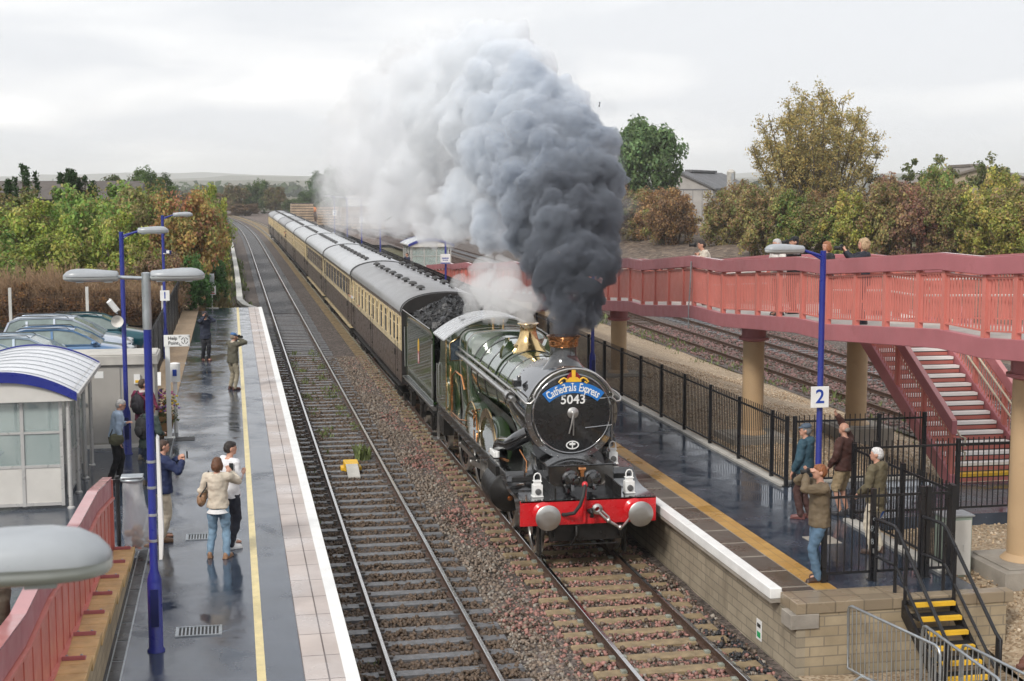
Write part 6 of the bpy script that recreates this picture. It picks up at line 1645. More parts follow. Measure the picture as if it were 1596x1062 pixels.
    if cap:
        cm = MB(); cm.xf = A @ HM @ Matrix.Translation((0,-.005,1.715)) @ Matrix.Rotation(-.12,4,'X')
        cm.lathe([(.0,-.02),(.097,-.02),(.100,.0),(.098,.025),(.08,.05),(.04,.062),(0,.066)],(0,0,0),'z',20)
        cm.ball((0,.075,-.008),(.085,.085,.014),14,6)
        o = fuse(cm,'cap',cloth(cap,'cap_cloth'),root,.012,2)
    # ---- clothes
    g = .022*bulk; mb = MB(); mb.xf = A
    rings = [(hem,.178,.128,0)] + [(z,rx*(1.05 if z<1.1 else 1),ry*(1.06 if z < 1.1 else 1),cy) for z,rx,ry,cy in torso if hem+.02 < z < 1.47] + [(1.475,.095,.082,-.008)]
    if fem: rings = [(z,rx*.95,ry,cy) for z,rx,ry,cy in rings]
    tor(mb, rings, g+.004)
    for i,s_ in ((0,-1),(1,1)):
        el,wr = arms[i]; limb(mb,[up((s_*.08,-.005,1.41)),shl[i]],[.085+g*.3,.066+g*.6])
        if sleeves > .5: we = el+(wr-el)*.93; limb(mb,[shl[i],(shl[i]+el)/2,el,(el+we)/2,we],[.066+g*.6,.060+g*.6,.052+g*.6,.050+g*.5,.038+g*.45])
        else: limb(mb,[shl[i],shl[i]+(el-shl[i])*.72],[.066+g*.5,.060+g*.6])
    if hood:
        mb.xf = A @ LM; mb.ball((0,-.105,1.46),(.115,.06,.085),14,10); mb.ball((0,-.06,1.50),(.10,.07,.04),14,10); mb.xf = A
    jk = fuse(mb,'jacket' if sleeves > .5 else 'shirt',cloth(top),root,.015,2,.016,seed,8)
    if collar:
        cm = MB(); cm.xf = A @ LM; cm.lathe([(.085,1.455),(.078,1.50),(.070,1.525),(.062,1.52),(.066,1.46),(.085,1.455)],(0,-.002,0),'z',20); cm.build('collar',cloth(collar),jk,50)
    if not half:
        tb_ = MB(); tb_.xf = A; tor(tb_,[(.795,.14,.105,0),(.86,.168,.122,0),(.97,.168,.122,0),(1.05,.15,.11,0)],.008)
        for i in (0,1):
            kn,an = legs[i]
            if shorts: limb(tb_,[hips[i],kn+(hips[i]-kn)*.5,kn+Vector((0,0,.03))],[.112,.108,.098])
            else: limb(tb_,[hips[i],(hips[i]+kn)/2,kn,kn+(an-kn)*.5,an+Vector((0,-.005,-.01))],[.108,.097,.076,.070,.062])
        fuse(tb_,'shorts' if shorts else 'trousers',cloth(bottom,'trouser_cloth'),root,.015,2,.014,seed+9,9)
        if tuple(shoe) not in SHOE: SHOE[tuple(shoe)] = M('shoe_leather',shoe,.4,var=.2,scale=9)
        for i in (0,1):
            an = legs[i][1]; sm_ = MB(); sm_.xf = A
            sm_.xf = A @ Matrix.Translation((an.x,an.y,0)) @ Matrix.Rotation((.22 if i == 0 else -.22),4,'Z')
            limb(sm_,[(0,-.045,.045),(0,.06,.045),(0,.15,.036)],[.046,.048,.042],10); sm_.ball((0,-.03,.075),(.045,.055,.05),10,8); sm_.box(-.044,.044,-.09,.19,.0,.02)
            fuse(sm_,'shoe',SHOE[tuple(shoe)],root,.012,2)
    W = Matrix.Translation(loc) @ Matrix.Rotation(rz,4,'Z') @ A
    return dict(root=root, W=W, lh=W @ arms[0][1], rh=W @ arms[1][1], head=W @ (HM @ Vector((0,.02,1.64))), sh=[W @ p for p in shl], UP=W @ LM, HM=W @ HM)
def held_camera(label, p, rz, s=1.0, lens=.09, pitch=0, col='black', cat='camera', name='camera'):
    c = thing(name, label, cat, p, rz)
    mb = MB(); mb.cbox((0,0,0),(.135*s,.06*s,.09*s)); mb.cbox((0,-.005,.055*s),(.06*s,.05*s,.03*s)); mb.build('body', MT[col], c, bevel=.008)
    mb = MB(); mb.lathe([(.036*s,.03*s),(.038*s,(.03+lens)*s),(.03*s,(.032+lens)*s),(0,(.02+lens)*s)],(0,0,0),'y',14); mb.build('lens', MT['rubber'], c, 40, fix=True)
    return c
def phone(label, p, rz):
    c = thing('phone', label, 'phone', p, rz); mb = MB(); mb.cbox((0,0,0),(.07,.012,.13)); mb.build('body', MT['black'], c, bevel=.005)
    mb = MB(); mb.cbox((0,-.0075,.0),(.06,.002,.105)); mb.build('screen', MT['cglass'], c); return c
D = math.radians
camL, camR = (-.075,.20,1.60),(.075,.20,1.60); CP = (-.7,-.1,-.7); CQ = (.7,-.1,-.7)
def at_eyes(P_, label, lens=.09, s=1.0, fwd=.19, dz=-.0):
    p = P_['HM'] @ Vector((0,fwd,1.645+dz)); return held_camera(label, p, P_['root'].rotation_euler[2], s, lens)
q = person('man in a navy jacket and dark cap photographing at the far platform end',(-.94,50.3,PZ),D(198),1.70,(-.07,.17,1.60),(.07,.17,1.60),0,(0,0),(.018,.024,.045),(.012,.013,.018),(.12,.04,.025),(.03,.02,.015),hem=.80,cap=(.03,.025,.03),lpole=CP,rpole=CQ,bulk=1.3); at_eyes(q,'small black camera held up by the man in the navy jacket')
q = person('man in olive jacket, beige trousers and blue cap by the yellow line',(-.02,42.95,PZ),D(-48),1.68,(-.05,.19,1.58),(.09,.17,1.58),.06,(-.35,.05),(.085,.078,.055),(.27,.235,.17),(.07,.025,.018),(.25,.2,.15),hem=.84,cap=(.05,.13,.30),collar=(.5,.42,.34),lpole=CP,rpole=CQ,bulk=1.5,feet=((-.13,.02),(.13,-.03))); at_eyes(q,'black camera held by the man in the blue cap')
q = person('grey-haired man in a pale blue shirt and black trousers by the rubbish bag',(-2.42,29.9,PZ),D(-84),1.70,(-.10,.24,1.22),(.20,.10,.83),.16,(-.05,.12),(.42,.52,.66),(.010,.010,.012),(.03,.02,.015),(.36,.35,.34),hem=.93,collar=(.55,.65,.78),bulk=1.0,feet=((-.10,.08),(.10,-.10)))
bagm = cloth((.13,.125,.075),'bag_canvas')
def shoulder_bag(q, label, p, sz, mat, strap_top=(.0,.03,1.50), rz=None):
    b_ = thing('shoulder_bag', label, 'bag', q['W'] @ Vector(p), q['root'].rotation_euler[2])
    mb = MB(); mb.ball((0,0,0),sz,16,10); o = fuse(mb,'bag',mat,b_,.014,3,.012,3,10)
    mb = MB(); mb.cbox((sz[0]*.6,0,sz[2]*.35),(sz[0]*.9,sz[1]*1.5,sz[2]*.9)); mb.build('flap', mat, b_, bevel=.02)
    inv = (Matrix.Translation(q['W'] @ Vector(p)) @ Matrix.Rotation(q['root'].rotation_euler[2],4,'Z')).inverted()
    s0 = inv @ (q['UP'] @ Vector(strap_top)); mb = MB(); mb.tube([(0,sz[1]*.8,sz[2]*.6),tuple(s0*.5+Vector((.04,.06,0))),tuple(s0+Vector((0,0,.02))),tuple(s0*.5+Vector((.04,-.08,0))),(0,-sz[1]*.8,sz[2]*.6)],.012,6); mb.build('strap', MT['rubber'], b_, 60); return b_
shoulder_bag(q,'olive canvas bag at the hip of the man in the pale blue shirt',(.20,.02,.92),(.075,.16,.13),bagm,(-.10,.02,1.49))
mb = MB(); mb.xf = q['HM']
for s_ in (-1,1): mb.tube([(s_*.033+.024*math.cos(2*PI*i/12),.118,1.648+.018*math.sin(2*PI*i/12)) for i in range(12)],.003,5,closed=True); mb.tube([(s_*.058,.116,1.65),(s_*.08,.02,1.655)],.003,5)
mb.xf=None; tag(mb.build('glasses',MT['black'],None),'dark-rimmed glasses worn by the grey-haired man','glasses')
def backpack(q, label, col, sz=(.16,.09,.23)):
    b_ = thing('backpack', label, 'backpack', q['UP'] @ Vector((0,-.21,1.24)), q['root'].rotation_euler[2]); mt = cloth(col,'backpack_cloth')
    mb = MB(); mb.ball((0,0,0),sz,16,12); mb.cbox((0,.03,-.05),(sz[0]*1.6,sz[1],sz[2]*1.3)); fuse(mb,'bag',mt,b_,.015,4,.008,2,9)
    mb = MB(); mb.ball((0,-sz[1]*.8,-.06),(sz[0]*.7,.05,sz[2]*.5),12,8); fuse(mb,'pocket',mt,b_,.015,3)
    for s_ in (-1,1):
        mb = MB(); mb.tube([(s_*.10,.07,.20),(s_*.11,.17,.26),(s_*.12,.30,.15),(s_*.13,.31,0),(s_*.14,.16,-.15),(s_*.12,.05,-.18)],.02,6); mb.build('strap',mt,b_,60)
    mb = MB(); mb.tube([(-.03,-.02,sz[2]),(0,-.02,sz[2]+.05),(.03,-.02,sz[2])],.008,5); mb.build('loop',mt,b_,60); return b_
q = person('man in a maroon jumper with a dark backpack and jeans beside the cabin',(-1.98,32.15,PZ),D(-32),1.80,(-.18,.22,1.05),(.2,.22,1.1),.0,(-.5,-.02),(.14,.012,.045),(.04,.055,.095),(.2,.17,.13),(.06,.035,.02),hem=.86,bald=False,collar=(.55,.5,.48)); backpack(q,'dark grey backpack on the man in maroon',(.025,.022,.028))
q = person('person in a dark green jacket behind the twin-headed lamp post',(-1.74,29.35,PZ),D(-42),1.66,(-.2,.22,1.05),(.2,.25,1.1),.12,(-.4,.1),(.028,.045,.04),(.05,.07,.11),(.15,.12,.09),(.07,.05,.03),hem=.80,hood=True,bulk=1.5); backpack(q,'black backpack with white trim behind the lamp post',(.015,.015,.017))
q = person('man in a navy sweatshirt and cream trousers taking a phone picture',(-1.24,24.62,PZ),D(-74),1.74,(-.06,.30,1.40),(.10,.33,1.36),.03,(-.02,.0),(.012,.022,.075),(.52,.45,.34),(.14,.075,.035),(.055,.03,.02),hem=.84,bulk=2.1,hood=True,feet=((-.15,.04),(.15,-.04)),lpole=(-.8,-.2,-.6),rpole=(.8,-.2,-.6))
phone('black phone held by the man in the navy sweatshirt',q['UP'] @ Vector((.03,.42,1.48)),D(-74))
mb = MB(); mb.xf = q['W']; rs=[]; mb.lathe([(.178,.795),(.186,.80),(.187,.835),(.178,.84)],(0,0,0),'z',24); mb.xf=None
o=mb.build('shirt_hem',cloth((.03,.22,.42)),None,50); bpy.data.objects.remove(o)
q = person('dark-haired man in a white T-shirt and dark trousers behind the woman with the bag',(-.10,23.92,PZ),D(-58),1.80,(-.22,.12,.88),(.06,.20,1.20),.0,(-.25,.05),(.72,.72,.74),(.015,.018,.03),(.62,.62,.62),(.02,.014,.012),hem=.84,sleeves=0,feet=((-.11,.10),(.12,-.06)))
q = person('woman with a brown bob in a cream jacket and pale jeans raising a phone',(-.30,23.28,PZ),D(-14),1.66,(-.17,.24,1.12),(.16,.36,1.42),.0,(-.12,.0),(.55,.485,.39),(.17,.27,.37),(.27,.15,.085),(.12,.05,.022),hairlen=1,hem=.88,bulk=1.1,fem=True,feet=((-.15,.0),(.15,-.03)),rpole=(.8,-.2,-.6))
phone('dark phone held up by the woman in the cream jacket',q['UP'] @ Vector((.135,.44,1.50)),D(-14))
mb = MB(); mb.xf = q['W']; mb.lathe([(.166,.86),(.19,.80),(.186,.80),(.162,.87)],(0,0,0),'z',24)
o = mb.build('shirt_tail',cloth((.7,.7,.7)),None,60); o.parent = q['root']; o.matrix_parent_inverse = (Matrix.Translation(q['root'].location) @ Matrix.Rotation(q['root'].rotation_euler[2],4,'Z')).inverted()
shoulder_bag(q,'tan leather handbag on the shoulder of the woman in cream',(-.27,-.02,1.02),(.07,.16,.12),cloth((.27,.155,.085),'tan_leather',.5),(-.15,0,1.49))
q = person('person in a brown hooded coat behind the red parapet, cut off by the frame',(-2.44,14.6,1.69),D(-60),1.76,(-.27,.06,.9),(.27,.08,.9),.1,(0,.1),(.06,.043,.028),(.03,.03,.03),hair=(.10,.05,.03),hood=True,hem=.7,bulk=1.8,scarf=None)
q = person('man in a teal coat and flat cap standing by the platform 2 lamp',(10.18,24.0,PZ),D(48),1.74,(-.24,.14,.92),(.26,.12,.92),.0,(.35,.0),(.03,.075,.105),(.065,.030,.026),(.14,.05,.045),(.2,.2,.2),hem=.66,cap=(.07,.10,.14),hood=True,bulk=1.7,feet=((-.07,.06),(.09,-.05)))
q = person('man in a brown jumper and tan shorts shading his eyes by the railing',(11.0,24.9-.75,PZ),D(38),1.72,(-.24,.16,.95),(-.05,.13,1.88),.0,(.25,-.05),(.070,.028,.022),(.36,.27,.16),(.03,.03,.035),(.28,.25,.22),hem=.86,shorts=True,bulk=1.7,bald=True,rpole=(1,.2,.2))
q = person('ginger-haired man in a brown jacket and jeans photographing at the gate',(8.76,20.06,PZ),D(82),1.82,(-.03,.22,1.60),(.10,.19,1.60),.0,(0,.0),(.135,.10,.06),(.085,.15,.225),(.045,.022,.014),(.24,.085,.03),hem=.84,bulk=1.5,lpole=CP,rpole=CQ,feet=((-.09,.05),(.10,-.07))); at_eyes(q,'small black camera at the eyes of the ginger-haired man',s=.9)
q = person('white-haired man in a hooded olive coat and cream trousers inside the gate',(10.36,21.45,PZ),D(40),1.77,(-.16,.22,1.0),(.26,.12,.90),.0,(.3,.0),(.115,.095,.055),(.55,.49,.39),(.06,.035,.025),(.62,.61,.60),hem=.72,hood=True,bulk=1.7)
s = thing('carrier_bag','blue and white carrier bag held by the white-haired man','bag',q['rh']+Vector((.06,.03,-.36)),.5)
mb = MB(); rs=[[(w_*math.cos(2*PI*i/16),d_*math.sin(2*PI*i/16),z) for i in range(16)] for z,w_,d_ in ((-.05,.05,.03),(-.02,.14,.06),(.10,.15,.07),(.2,.12,.05),(.28,.03,.02))]; mb.rings(rs); mb.build('bag',MT['white'],s,50)
mb = MB(); mb.prism([(-.10,.0),(.08,.16),(.12,.10),(-.03,-.02)],-.072,-.066); mb.build('blue_print',M('carrier_blue',(.03,.12,.45),.4),s,fix=True)
# on the ramp
RX = 12.15
q = person('dark-haired man in a cream shirt photographing over the far part of the ramp',(RX+.1,35.5,zb(35.5)),D(84),1.72,(-.05,.30,1.30),(.09,.28,1.30),.32,(0,-.25),(.58,.53,.44),(.03,.03,.04),(.02,.02,.02),(.025,.015,.012),hem=.86,bulk=1.3,lpole=CP,rpole=CQ); at_eyes(q,'camera with a pale lens held by the man in the cream shirt',lens=.12)
q = person('white-haired man in a white shirt leaning at the ramp parapet',(RX-.1,30.1,zb(30.1)),D(96),1.72,(-.2,.3,1.2),(.2,.3,1.2),.1,(.05,.0),(.60,.58,.54),(.05,.05,.06),(.02,.02,.02),(.5,.49,.48),hem=.86,bulk=1.3)
q = person('person in a black cap and dark coat behind the white-haired man on the ramp',(RX+.7,31.2,zb(31.2)),D(90),1.78,(-.05,.22,1.55),(.09,.19,1.55),0,(0,0),(.012,.012,.014),(.02,.02,.02),(.02,.02,.02),(.03,.02,.02),cap=(.01,.01,.012),hem=.8,bulk=1.5,lpole=CP,rpole=CQ); at_eyes(q,'black camera of the person in the black cap',lens=.12)
q = person('auburn-haired woman whose face shows beside the right lamp head',(RX+.15,28.1,zb(28.1)),D(100),1.60,(-.2,.2,1.0),(.2,.2,1.0),0,(0,0),(.02,.02,.025),(.03,.03,.04),(.02,.02,.02),(.30,.12,.05),hairlen=1,hem=.84,fem=True)
q = person('woman with curly fair hair in navy clothes holding a camera on the ramp',(RX-.05,25.9,zb(25.9)),D(72),1.68,(-.16,.36,1.50),(.04,.36,1.48),0,(.1,0),(.012,.014,.024),(.012,.015,.03),(.015,.015,.02),(.42,.29,.17),hairlen=1,curly=True,hem=.80,fem=True,bulk=1.3,lpole=CP,rpole=CQ)
held_camera('black camera held out by the curly-haired woman on the ramp',q['UP'] @ Vector((-.06,.46,1.56)),D(72),1.0,.10)
# on the train and far platform
person('passenger in a pale shirt leaning from a window at the back of the first coach',(5.35,60.1,1.12),D(92),1.72,(-.25,.42,1.25),(.22,.42,1.25),.45,(.9,-.2),(.5,.55,.6),hair=(.35,.25,.2),half=True)
person('red-faced passenger with head out of the first coach window',(5.33,56.9,1.10),D(92),1.70,(-.2,.3,1.15),(.2,.3,1.15),.42,(1.0,-.2),(.25,.05,.05),hair=(.10,.06,.04),half=True)
person('passenger in black leaning out of the train far down the line',(5.25,133.4,1.15),D(92),1.75,(-.2,.35,1.2),(.2,.35,1.2),.5,(.9,-.2),(.015,.015,.018),hair=(.03,.02,.02),half=True)
person('engine driver in blue overalls behind the cab window',(5.72,35.2,1.53),D(178),1.62,(-.2,.2,1.1),(.2,.2,1.1),.05,(0,0),(.03,.05,.12),(.03,.05,.12),hair=(.1,.07,.05),half=False,cap=(.03,.03,.05))
person('person in dark blue standing beside the far shelter',(11.15,91.5,PZ),D(120),1.75,top=(.012,.02,.05),bottom=(.015,.02,.04),hem=.75,bulk=1.5)
# ================================================================ vegetation
def leafmat():
    m, nt, b = nodes('foliage'); at = nt.nodes.new('ShaderNodeAttribute'); at.attribute_name = 'leaf'
    oi = nt.nodes.new('ShaderNodeObjectInfo')
    c = mixc(nt, 1.0, at.outputs['Color'], oi.outputs['Color'], 'MULTIPLY')
    nt.links.new(c, b.inputs['Base Color']); b.inputs['Roughness'].default_value = .6
    b.inputs['Specular IOR Level'].default_value = .25
    tr = nt.nodes.new('ShaderNodeBsdfTranslucent'); nt.links.new(c, tr.inputs[0]); mx = nt.nodes.new('ShaderNodeMixShader'); mx.inputs[0].default_value = .35
    nt.links.new(b.outputs[0], mx.inputs[1]); nt.links.new(tr.outputs[0], mx.inputs[2]); nt.links.new(mx.outputs[0], nt.nodes['Material Output'].inputs[0])
    return m
MT['leaf'] = leafmat()
MT['bark'] = M('bark', (.085,.065,.045), .85, var=.35, scale=8, bmp=.5)
MT['twig'] = M('bare_twig', (.27,.175,.10), .8, var=.35, scale=4)
def leaf_mesh(name, P, N, size, col, g, asp=.62):
    n = len(P); a = g.normal(size=(n,3)); N = N+.75*g.normal(size=(n,3)); N /= np.linalg.norm(N,axis=1,keepdims=True)+1e-9
    u = np.cross(N,a); u /= np.linalg.norm(u,axis=1,keepdims=True)+1e-9; v = np.cross(N,u)
    s = size*g.uniform(.55,1.3,(n,1)); u = u*s; v = v*s*asp
    V = np.stack([P-u, P-v+N*s*.12, P+u, P+v+N*s*.12],1).astype(np.float32)
    me = bpy.data.meshes.new(name); me.vertices.add(n*4); me.vertices.foreach_set('co',V.ravel()); me.loops.add(n*4); me.loops.foreach_set('vertex_index',np.arange(n*4,dtype=np.int32))
    me.polygons.add(n); me.polygons.foreach_set('loop_start',(np.arange(n)*4).astype(np.int32)); me.update(calc_edges=True)
    A = np.ones((n,4,4),np.float32); A[:,:,:3] = col[:,None,:]; at = me.color_attributes.new('leaf','FLOAT_COLOR','POINT'); at.data.foreach_set('color',A.ravel())
    me.materials.append(MT['leaf']); return me
def crown_pts(g, n, K, rad, inner=.35, crad=.26, flat=1.0, skew=0):
    """clumps scattered through an ellipsoid; leaves scattered round each clump"""
    d = g.normal(size=(K,3)); d[:,2] = d[:,2]*.9+.15; d /= np.linalg.norm(d,axis=1,keepdims=True)
    r = (inner+(1-inner)*g.random((K,1))**.55); C_ = d*r*g.uniform(.78,1.1,(K,1))
    cr = crad*g.uniform(.55,1.25,K); k = g.integers(0,K,n)
    o = g.normal(size=(n,3)); o /= np.linalg.norm(o,axis=1,keepdims=True); o *= (g.random((n,1))**.45)
    L_ = o*cr[k][:,None]; P = C_[k]+L_; P[:,2] = np.maximum(P[:,2],-.98+.1*g.random(n))
    N = o*.8+P*.5+np.array([0,0,.5]); tone = g.uniform(.72,1.22,K)[k]
    return P*np.array(rad), N, tone, k
def crown(name, seed, n, K, rad, size, cols, **kw):
    g = np.random.default_rng(seed); P,N,tone,k = crown_pts(g,n,K,rad,**kw)
    cols = np.array(cols); ci = np.where(g.random(n)<.45, k, g.integers(0,99,n)) % len(cols)
    c = cols[ci]*tone[:,None]*g.uniform(.7,1.3,(n,1))*np.stack([g.uniform(.88,1.12,n),np.ones(n),g.uniform(.85,1.15,n)],1)
    return leaf_mesh(name,P,N,size,c,g)
def trunk_mesh(name, h, r, seed, nl=7, spread=.7, stems=1, lean=.1):
    r_ = random.Random(seed); mb = MB()
    for s_ in range(stems):
        bx,by = (r_.uniform(-.25,.25)*spread if stems>1 else 0),(r_.uniform(-.25,.25)*spread if stems>1 else 0)
        tx,ty = bx+r_.uniform(-1,1)*(lean+.5*(stems>1)*spread), by+r_.uniform(-1,1)*(lean+.5*(stems>1)*spread)
        pts = [(bx+(tx-bx)*u**1.4+.08*math.sin(5*u+s_),by+(ty-by)*u**1.4,h*u) for u in (0,.2,.4,.6,.8,1)]
        mb.tube(pts,[r*(1-.82*u) for u in (0,.2,.4,.6,.8,1)],7)
        for i in range(nl):
            u = r_.uniform(.25,.9); p = Vector((bx+(tx-bx)*u**1.4,by+(ty-by)*u**1.4,h*u)); a = r_.uniform(0,2*PI); L_ = spread*h*r_.uniform(.2,.38)*(1.1-u*.6)
            q = p+Vector((math.cos(a)*L_,math.sin(a)*L_,L_*r_.uniform(.6,1.3))); m_ = (p+q)/2+Vector((0,0,-.06*L_)); mb.tube([p,m_,q],[r*.4*(1-u*.6),r*.25*(1-u*.6),r*.06],5)
    return mb.mesh(name,MT['bark'],60)
GC = [(.075,.105,.026),(.10,.12,.03),(.06,.09,.024),(.13,.12,.04),(.12,.085,.04)]
BR = [(.13,.075,.035),(.10,.06,.032),(.15,.095,.04),(.085,.055,.035)]
OR = [(.17,.085,.038),(.15,.095,.038),(.18,.115,.045),(.10,.09,.034),(.16,.065,.042)]
YG = [(.15,.145,.032),(.12,.13,.03),(.18,.15,.04),(.10,.115,.028),(.14,.105,.045)]
DG = [(.028,.06,.018),(.035,.072,.02),(.045,.08,.025)]
MX = [(.105,.09,.035),(.085,.10,.03),(.13,.11,.04),(.09,.065,.035),(.12,.075,.04)]
RB = [(.115,.055,.042),(.10,.065,.04),(.085,.05,.038),(.12,.085,.04)]
CR = {}
for nm,cols,sd in (('green',GC,1),('brown',BR,2),('orange',OR,3),('yellow',YG,4),('dark',DG,5),('mixed',MX,6),('russet',RB,7)):
    for v in (0,1): CR[nm,v] = crown('crown',sd*10+v,15000,120,(1,1,1),.042,cols,crad=.22,inner=.2)
TRM = [trunk_mesh('trunk',1.0,.045,s_,6,.9,3) for s_ in (1,2,3)]
PART = {}
def plant(name, label, cat, x, y, z, rx, ry, h, kind, v=None, tint=(1,1,1), grp=None, rz=None):
    t = thing(name, label, cat, (x,y,z), RND.uniform(0,6) if rz is None else rz, grp)
    v = RND.randint(0,1) if v is None else v
    c = bpy.data.objects.new('crown', CR[kind,v]); COL.objects.link(c); c.parent = t
    c.scale = (rx,ry,h*.53); c.location = (0,0,h*.50); k = RND.uniform(.88,1.12); c.color = (tint[0]*k,tint[1]*k,tint[2]*k,1)
    s = bpy.data.objects.new('stem', RND.choice(TRM)); COL.objects.link(s); s.parent = t; s.scale = (rx*.9,ry*.9,h*.8); return t
LG = 'bushes of the thicket behind the car park'
left = [ # x, y, rx, ry, h, kind, label
 (-12.6,74,2.6,2.2,5.2,'green','dense green bush at the left frame edge'),
 (-11.4,69.5,2.0,1.6,3.6,'green','lower green bush at the left frame edge'),
 (-9.8,76,2.5,2.2,5.5,'yellow','yellow-green bush left of the mid hedge'),
 (-8.3,71.8,2.0,1.7,4.3,'yellow','bright yellow-green bush above the brown brambles'),
 (-7.0,77,2.4,2.2,5.9,'green','tall green bush in the middle of the hedge'),
 (-5.4,73.5,1.9,1.7,4.9,'yellow','yellow-green bush behind the second lamp post'),
 (-4.6,79,2.2,2.0,5.9,'mixed','olive and brown bush left of the orange tree'),
 (-2.55,76.5,2.15,1.9,5.7,'orange','orange-red autumn bush behind the far left lamp heads'),
 (-1.75,83,1.7,2.0,5.2,'orange','orange-brown bush leaning to the railway'),
 (-3.4,68.8,1.5,1.2,3.1,'russet','reddish brown bush above the far fence'),
 (-5.0,67.2,1.5,1.2,2.7,'russet','low russet bush behind the mesh fence'),
 (-1.95,71.5,1.0,1.6,2.7,'dark','dark green bush at the end of the black fence'),
 (-1.0,78.5,.9,2.6,2.4,'dark','dark low bush at the end of the sandy path'),
 (-14.5,82,3.0,2.4,5.8,'mixed','mixed brown bush at the far left'),
 (-11.9,84,2.6,2.4,5.9,'mixed','mixed autumn bush under the pines'),
 (-8.8,85,2.6,2.4,6.3,'green','green bush behind the yellow-green ones'),
 (-6.0,88,2.6,2.4,6.5,'green','rounded green bush toward the low roof'),
 (-1.4,96,1.6,3.0,6.3,'yellow','pale green bush standing right of the orange one'),
 (-1.9,110,1.8,5.0,5.6,'mixed','olive thicket along the railway past the orange bush'),
 (-2.3,125,1.9,6.0,5.4,'brown','brown thicket along the railway near the bend'),
 (-2.6,142,2.2,8.0,5.0,'mixed','far thicket beside the red signal'),
]
for x,y,rx,ry,h,k,l in left: plant('bush',l,'bush',x,y,.75,rx,ry,h,k,grp=LG,rz=0,tint=(2.35,2.8,2.4))
# bare brown brambles: arching twigs over sparse leaves
def bramble(label, x, y, rx, ry, h, seed, n=700):
    t = thing('bramble',label,'bush',(x,y,.8),0,'bare brambles behind the mesh fence'); r_ = random.Random(seed); mb = MB()
    for i in range(n):
        a = r_.uniform(0,2*PI); rr = math.sqrt(r_.random()); bx,by = .35*rx*rr*math.cos(a),.35*ry*rr*math.sin(a); L_ = h*r_.uniform(.45,1.05); f = r_.uniform(.25,1.0)
        ex,ey = rx*f*math.cos(a+r_.uniform(-.5,.5)),ry*f*math.sin(a+r_.uniform(-.5,.5)); w = r_.uniform(.008,.016); P_ = []
        for u in (0,.35,.7,1): P_.append(Vector((bx+(ex-bx)*u**1.3+.05*r_.uniform(-1,1),by+(ey-by)*u**1.3,L_*(u-.28*f*u*u))))
        for p,q in zip(P_,P_[1:]): mb.add([p+Vector((-w,0,0)),p+Vector((w,0,0)),q+Vector((w*.6,0,0)),q+Vector((-w*.6,0,0))],[(0,1,2,3)])
        for k in range(3):
            u = r_.uniform(.4,1); p = P_[0].lerp(P_[-1],u)+Vector((0,0,.1)); q = p+Vector((r_.uniform(-.4,.4),r_.uniform(-.3,.3),r_.uniform(.1,.5))); mb.add([p+Vector((-w*.6,0,0)),p+Vector((w*.6,0,0)),q],[(0,1,2)])
    mb.build('canes',MT['twig'],t)
    c = bpy.data.objects.new('leaves',CR['brown',seed%2]); COL.objects.link(c); c.parent = t; c.scale = (rx*.85,ry*.8,h*.36); c.location = (0,0,h*.34); c.color = (1.7,1.5,1.4,1)
for i,(x,y,rx,h,l) in enumerate(((-9.3,66.4,1.7,2.9,'bare brown bramble at the left by the fence post'),(-7.4,66.0,1.6,3.0,'tall bare bramble behind the silver car'),(-5.7,65.6,1.4,2.5,'fan-shaped bare bramble left of the blue lamp posts'),(-4.1,65.8,1.3,2.2,'bare bramble between the two lamp posts'),(-10.9,66.8,1.5,2.4,'low bare bramble at the left frame edge'),(-2.9,66.2,.8,1.8,'small bare bramble by the fence strut'))): bramble(l,x,y,rx,1.3,h,i)
# pines poking above the thicket: whorled shoots of upright needles
def pine(label, x, y, z, h, seed, w=1.5):
    t = thing('pine_tree',label,'tree',(x,y,z),0,'young pines above the thicket'); g = np.random.default_rng(seed); r_ = random.Random(seed); P=[];N=[]; mb = MB(); mb.tube([(0,0,0),(.05,0,h*.5),(0,0,h)],[.13,.08,.02],7)
    tips = [(0,0,h)]
    for i in range(46):
        u = r_.uniform(.30,.97); a = r_.uniform(0,2*PI); L_ = w*(1.05-u)**.7*r_.uniform(.75,1.1)+.12; b_ = (0,0,h*u-.3); e = (L_*math.cos(a),L_*math.sin(a),h*u+.28*r_.uniform(.4,1.4)); mb.tube([b_,(e[0]*.6,e[1]*.6,h*u-.25),e],[.03,.02,.01],4); tips.append(e)
    for e in tips:
        for k in range(95):
            u = r_.random(); P.append((e[0]+r_.gauss(0,.075),e[1]+r_.gauss(0,.075),e[2]-.45+.6*u)); N.append((r_.gauss(0,1),r_.gauss(0,1),.2))
    P = np.array(P); N = np.array(N); c = np.array([(.03,.062,.022)])*g.uniform(.6,1.5,(len(P),1))
    o = bpy.data.objects.new('needles',leaf_mesh('needles',P,N,.11,c,g,.35)); COL.objects.link(o); o.parent = t; o.color=(1.15,1.15,1,1)
    mb.build('trunk',MT['bark'],t,60)
pine('tallest dark pine at the upper left',-11.8,87,.8,7.3,1,2.1); pine('second dark pine just right of the tallest one',-9.55,90,.8,7.1,2,1.7); pine('small dark pine beside the second one',-8.7,91,.8,6.7,3,1.4)
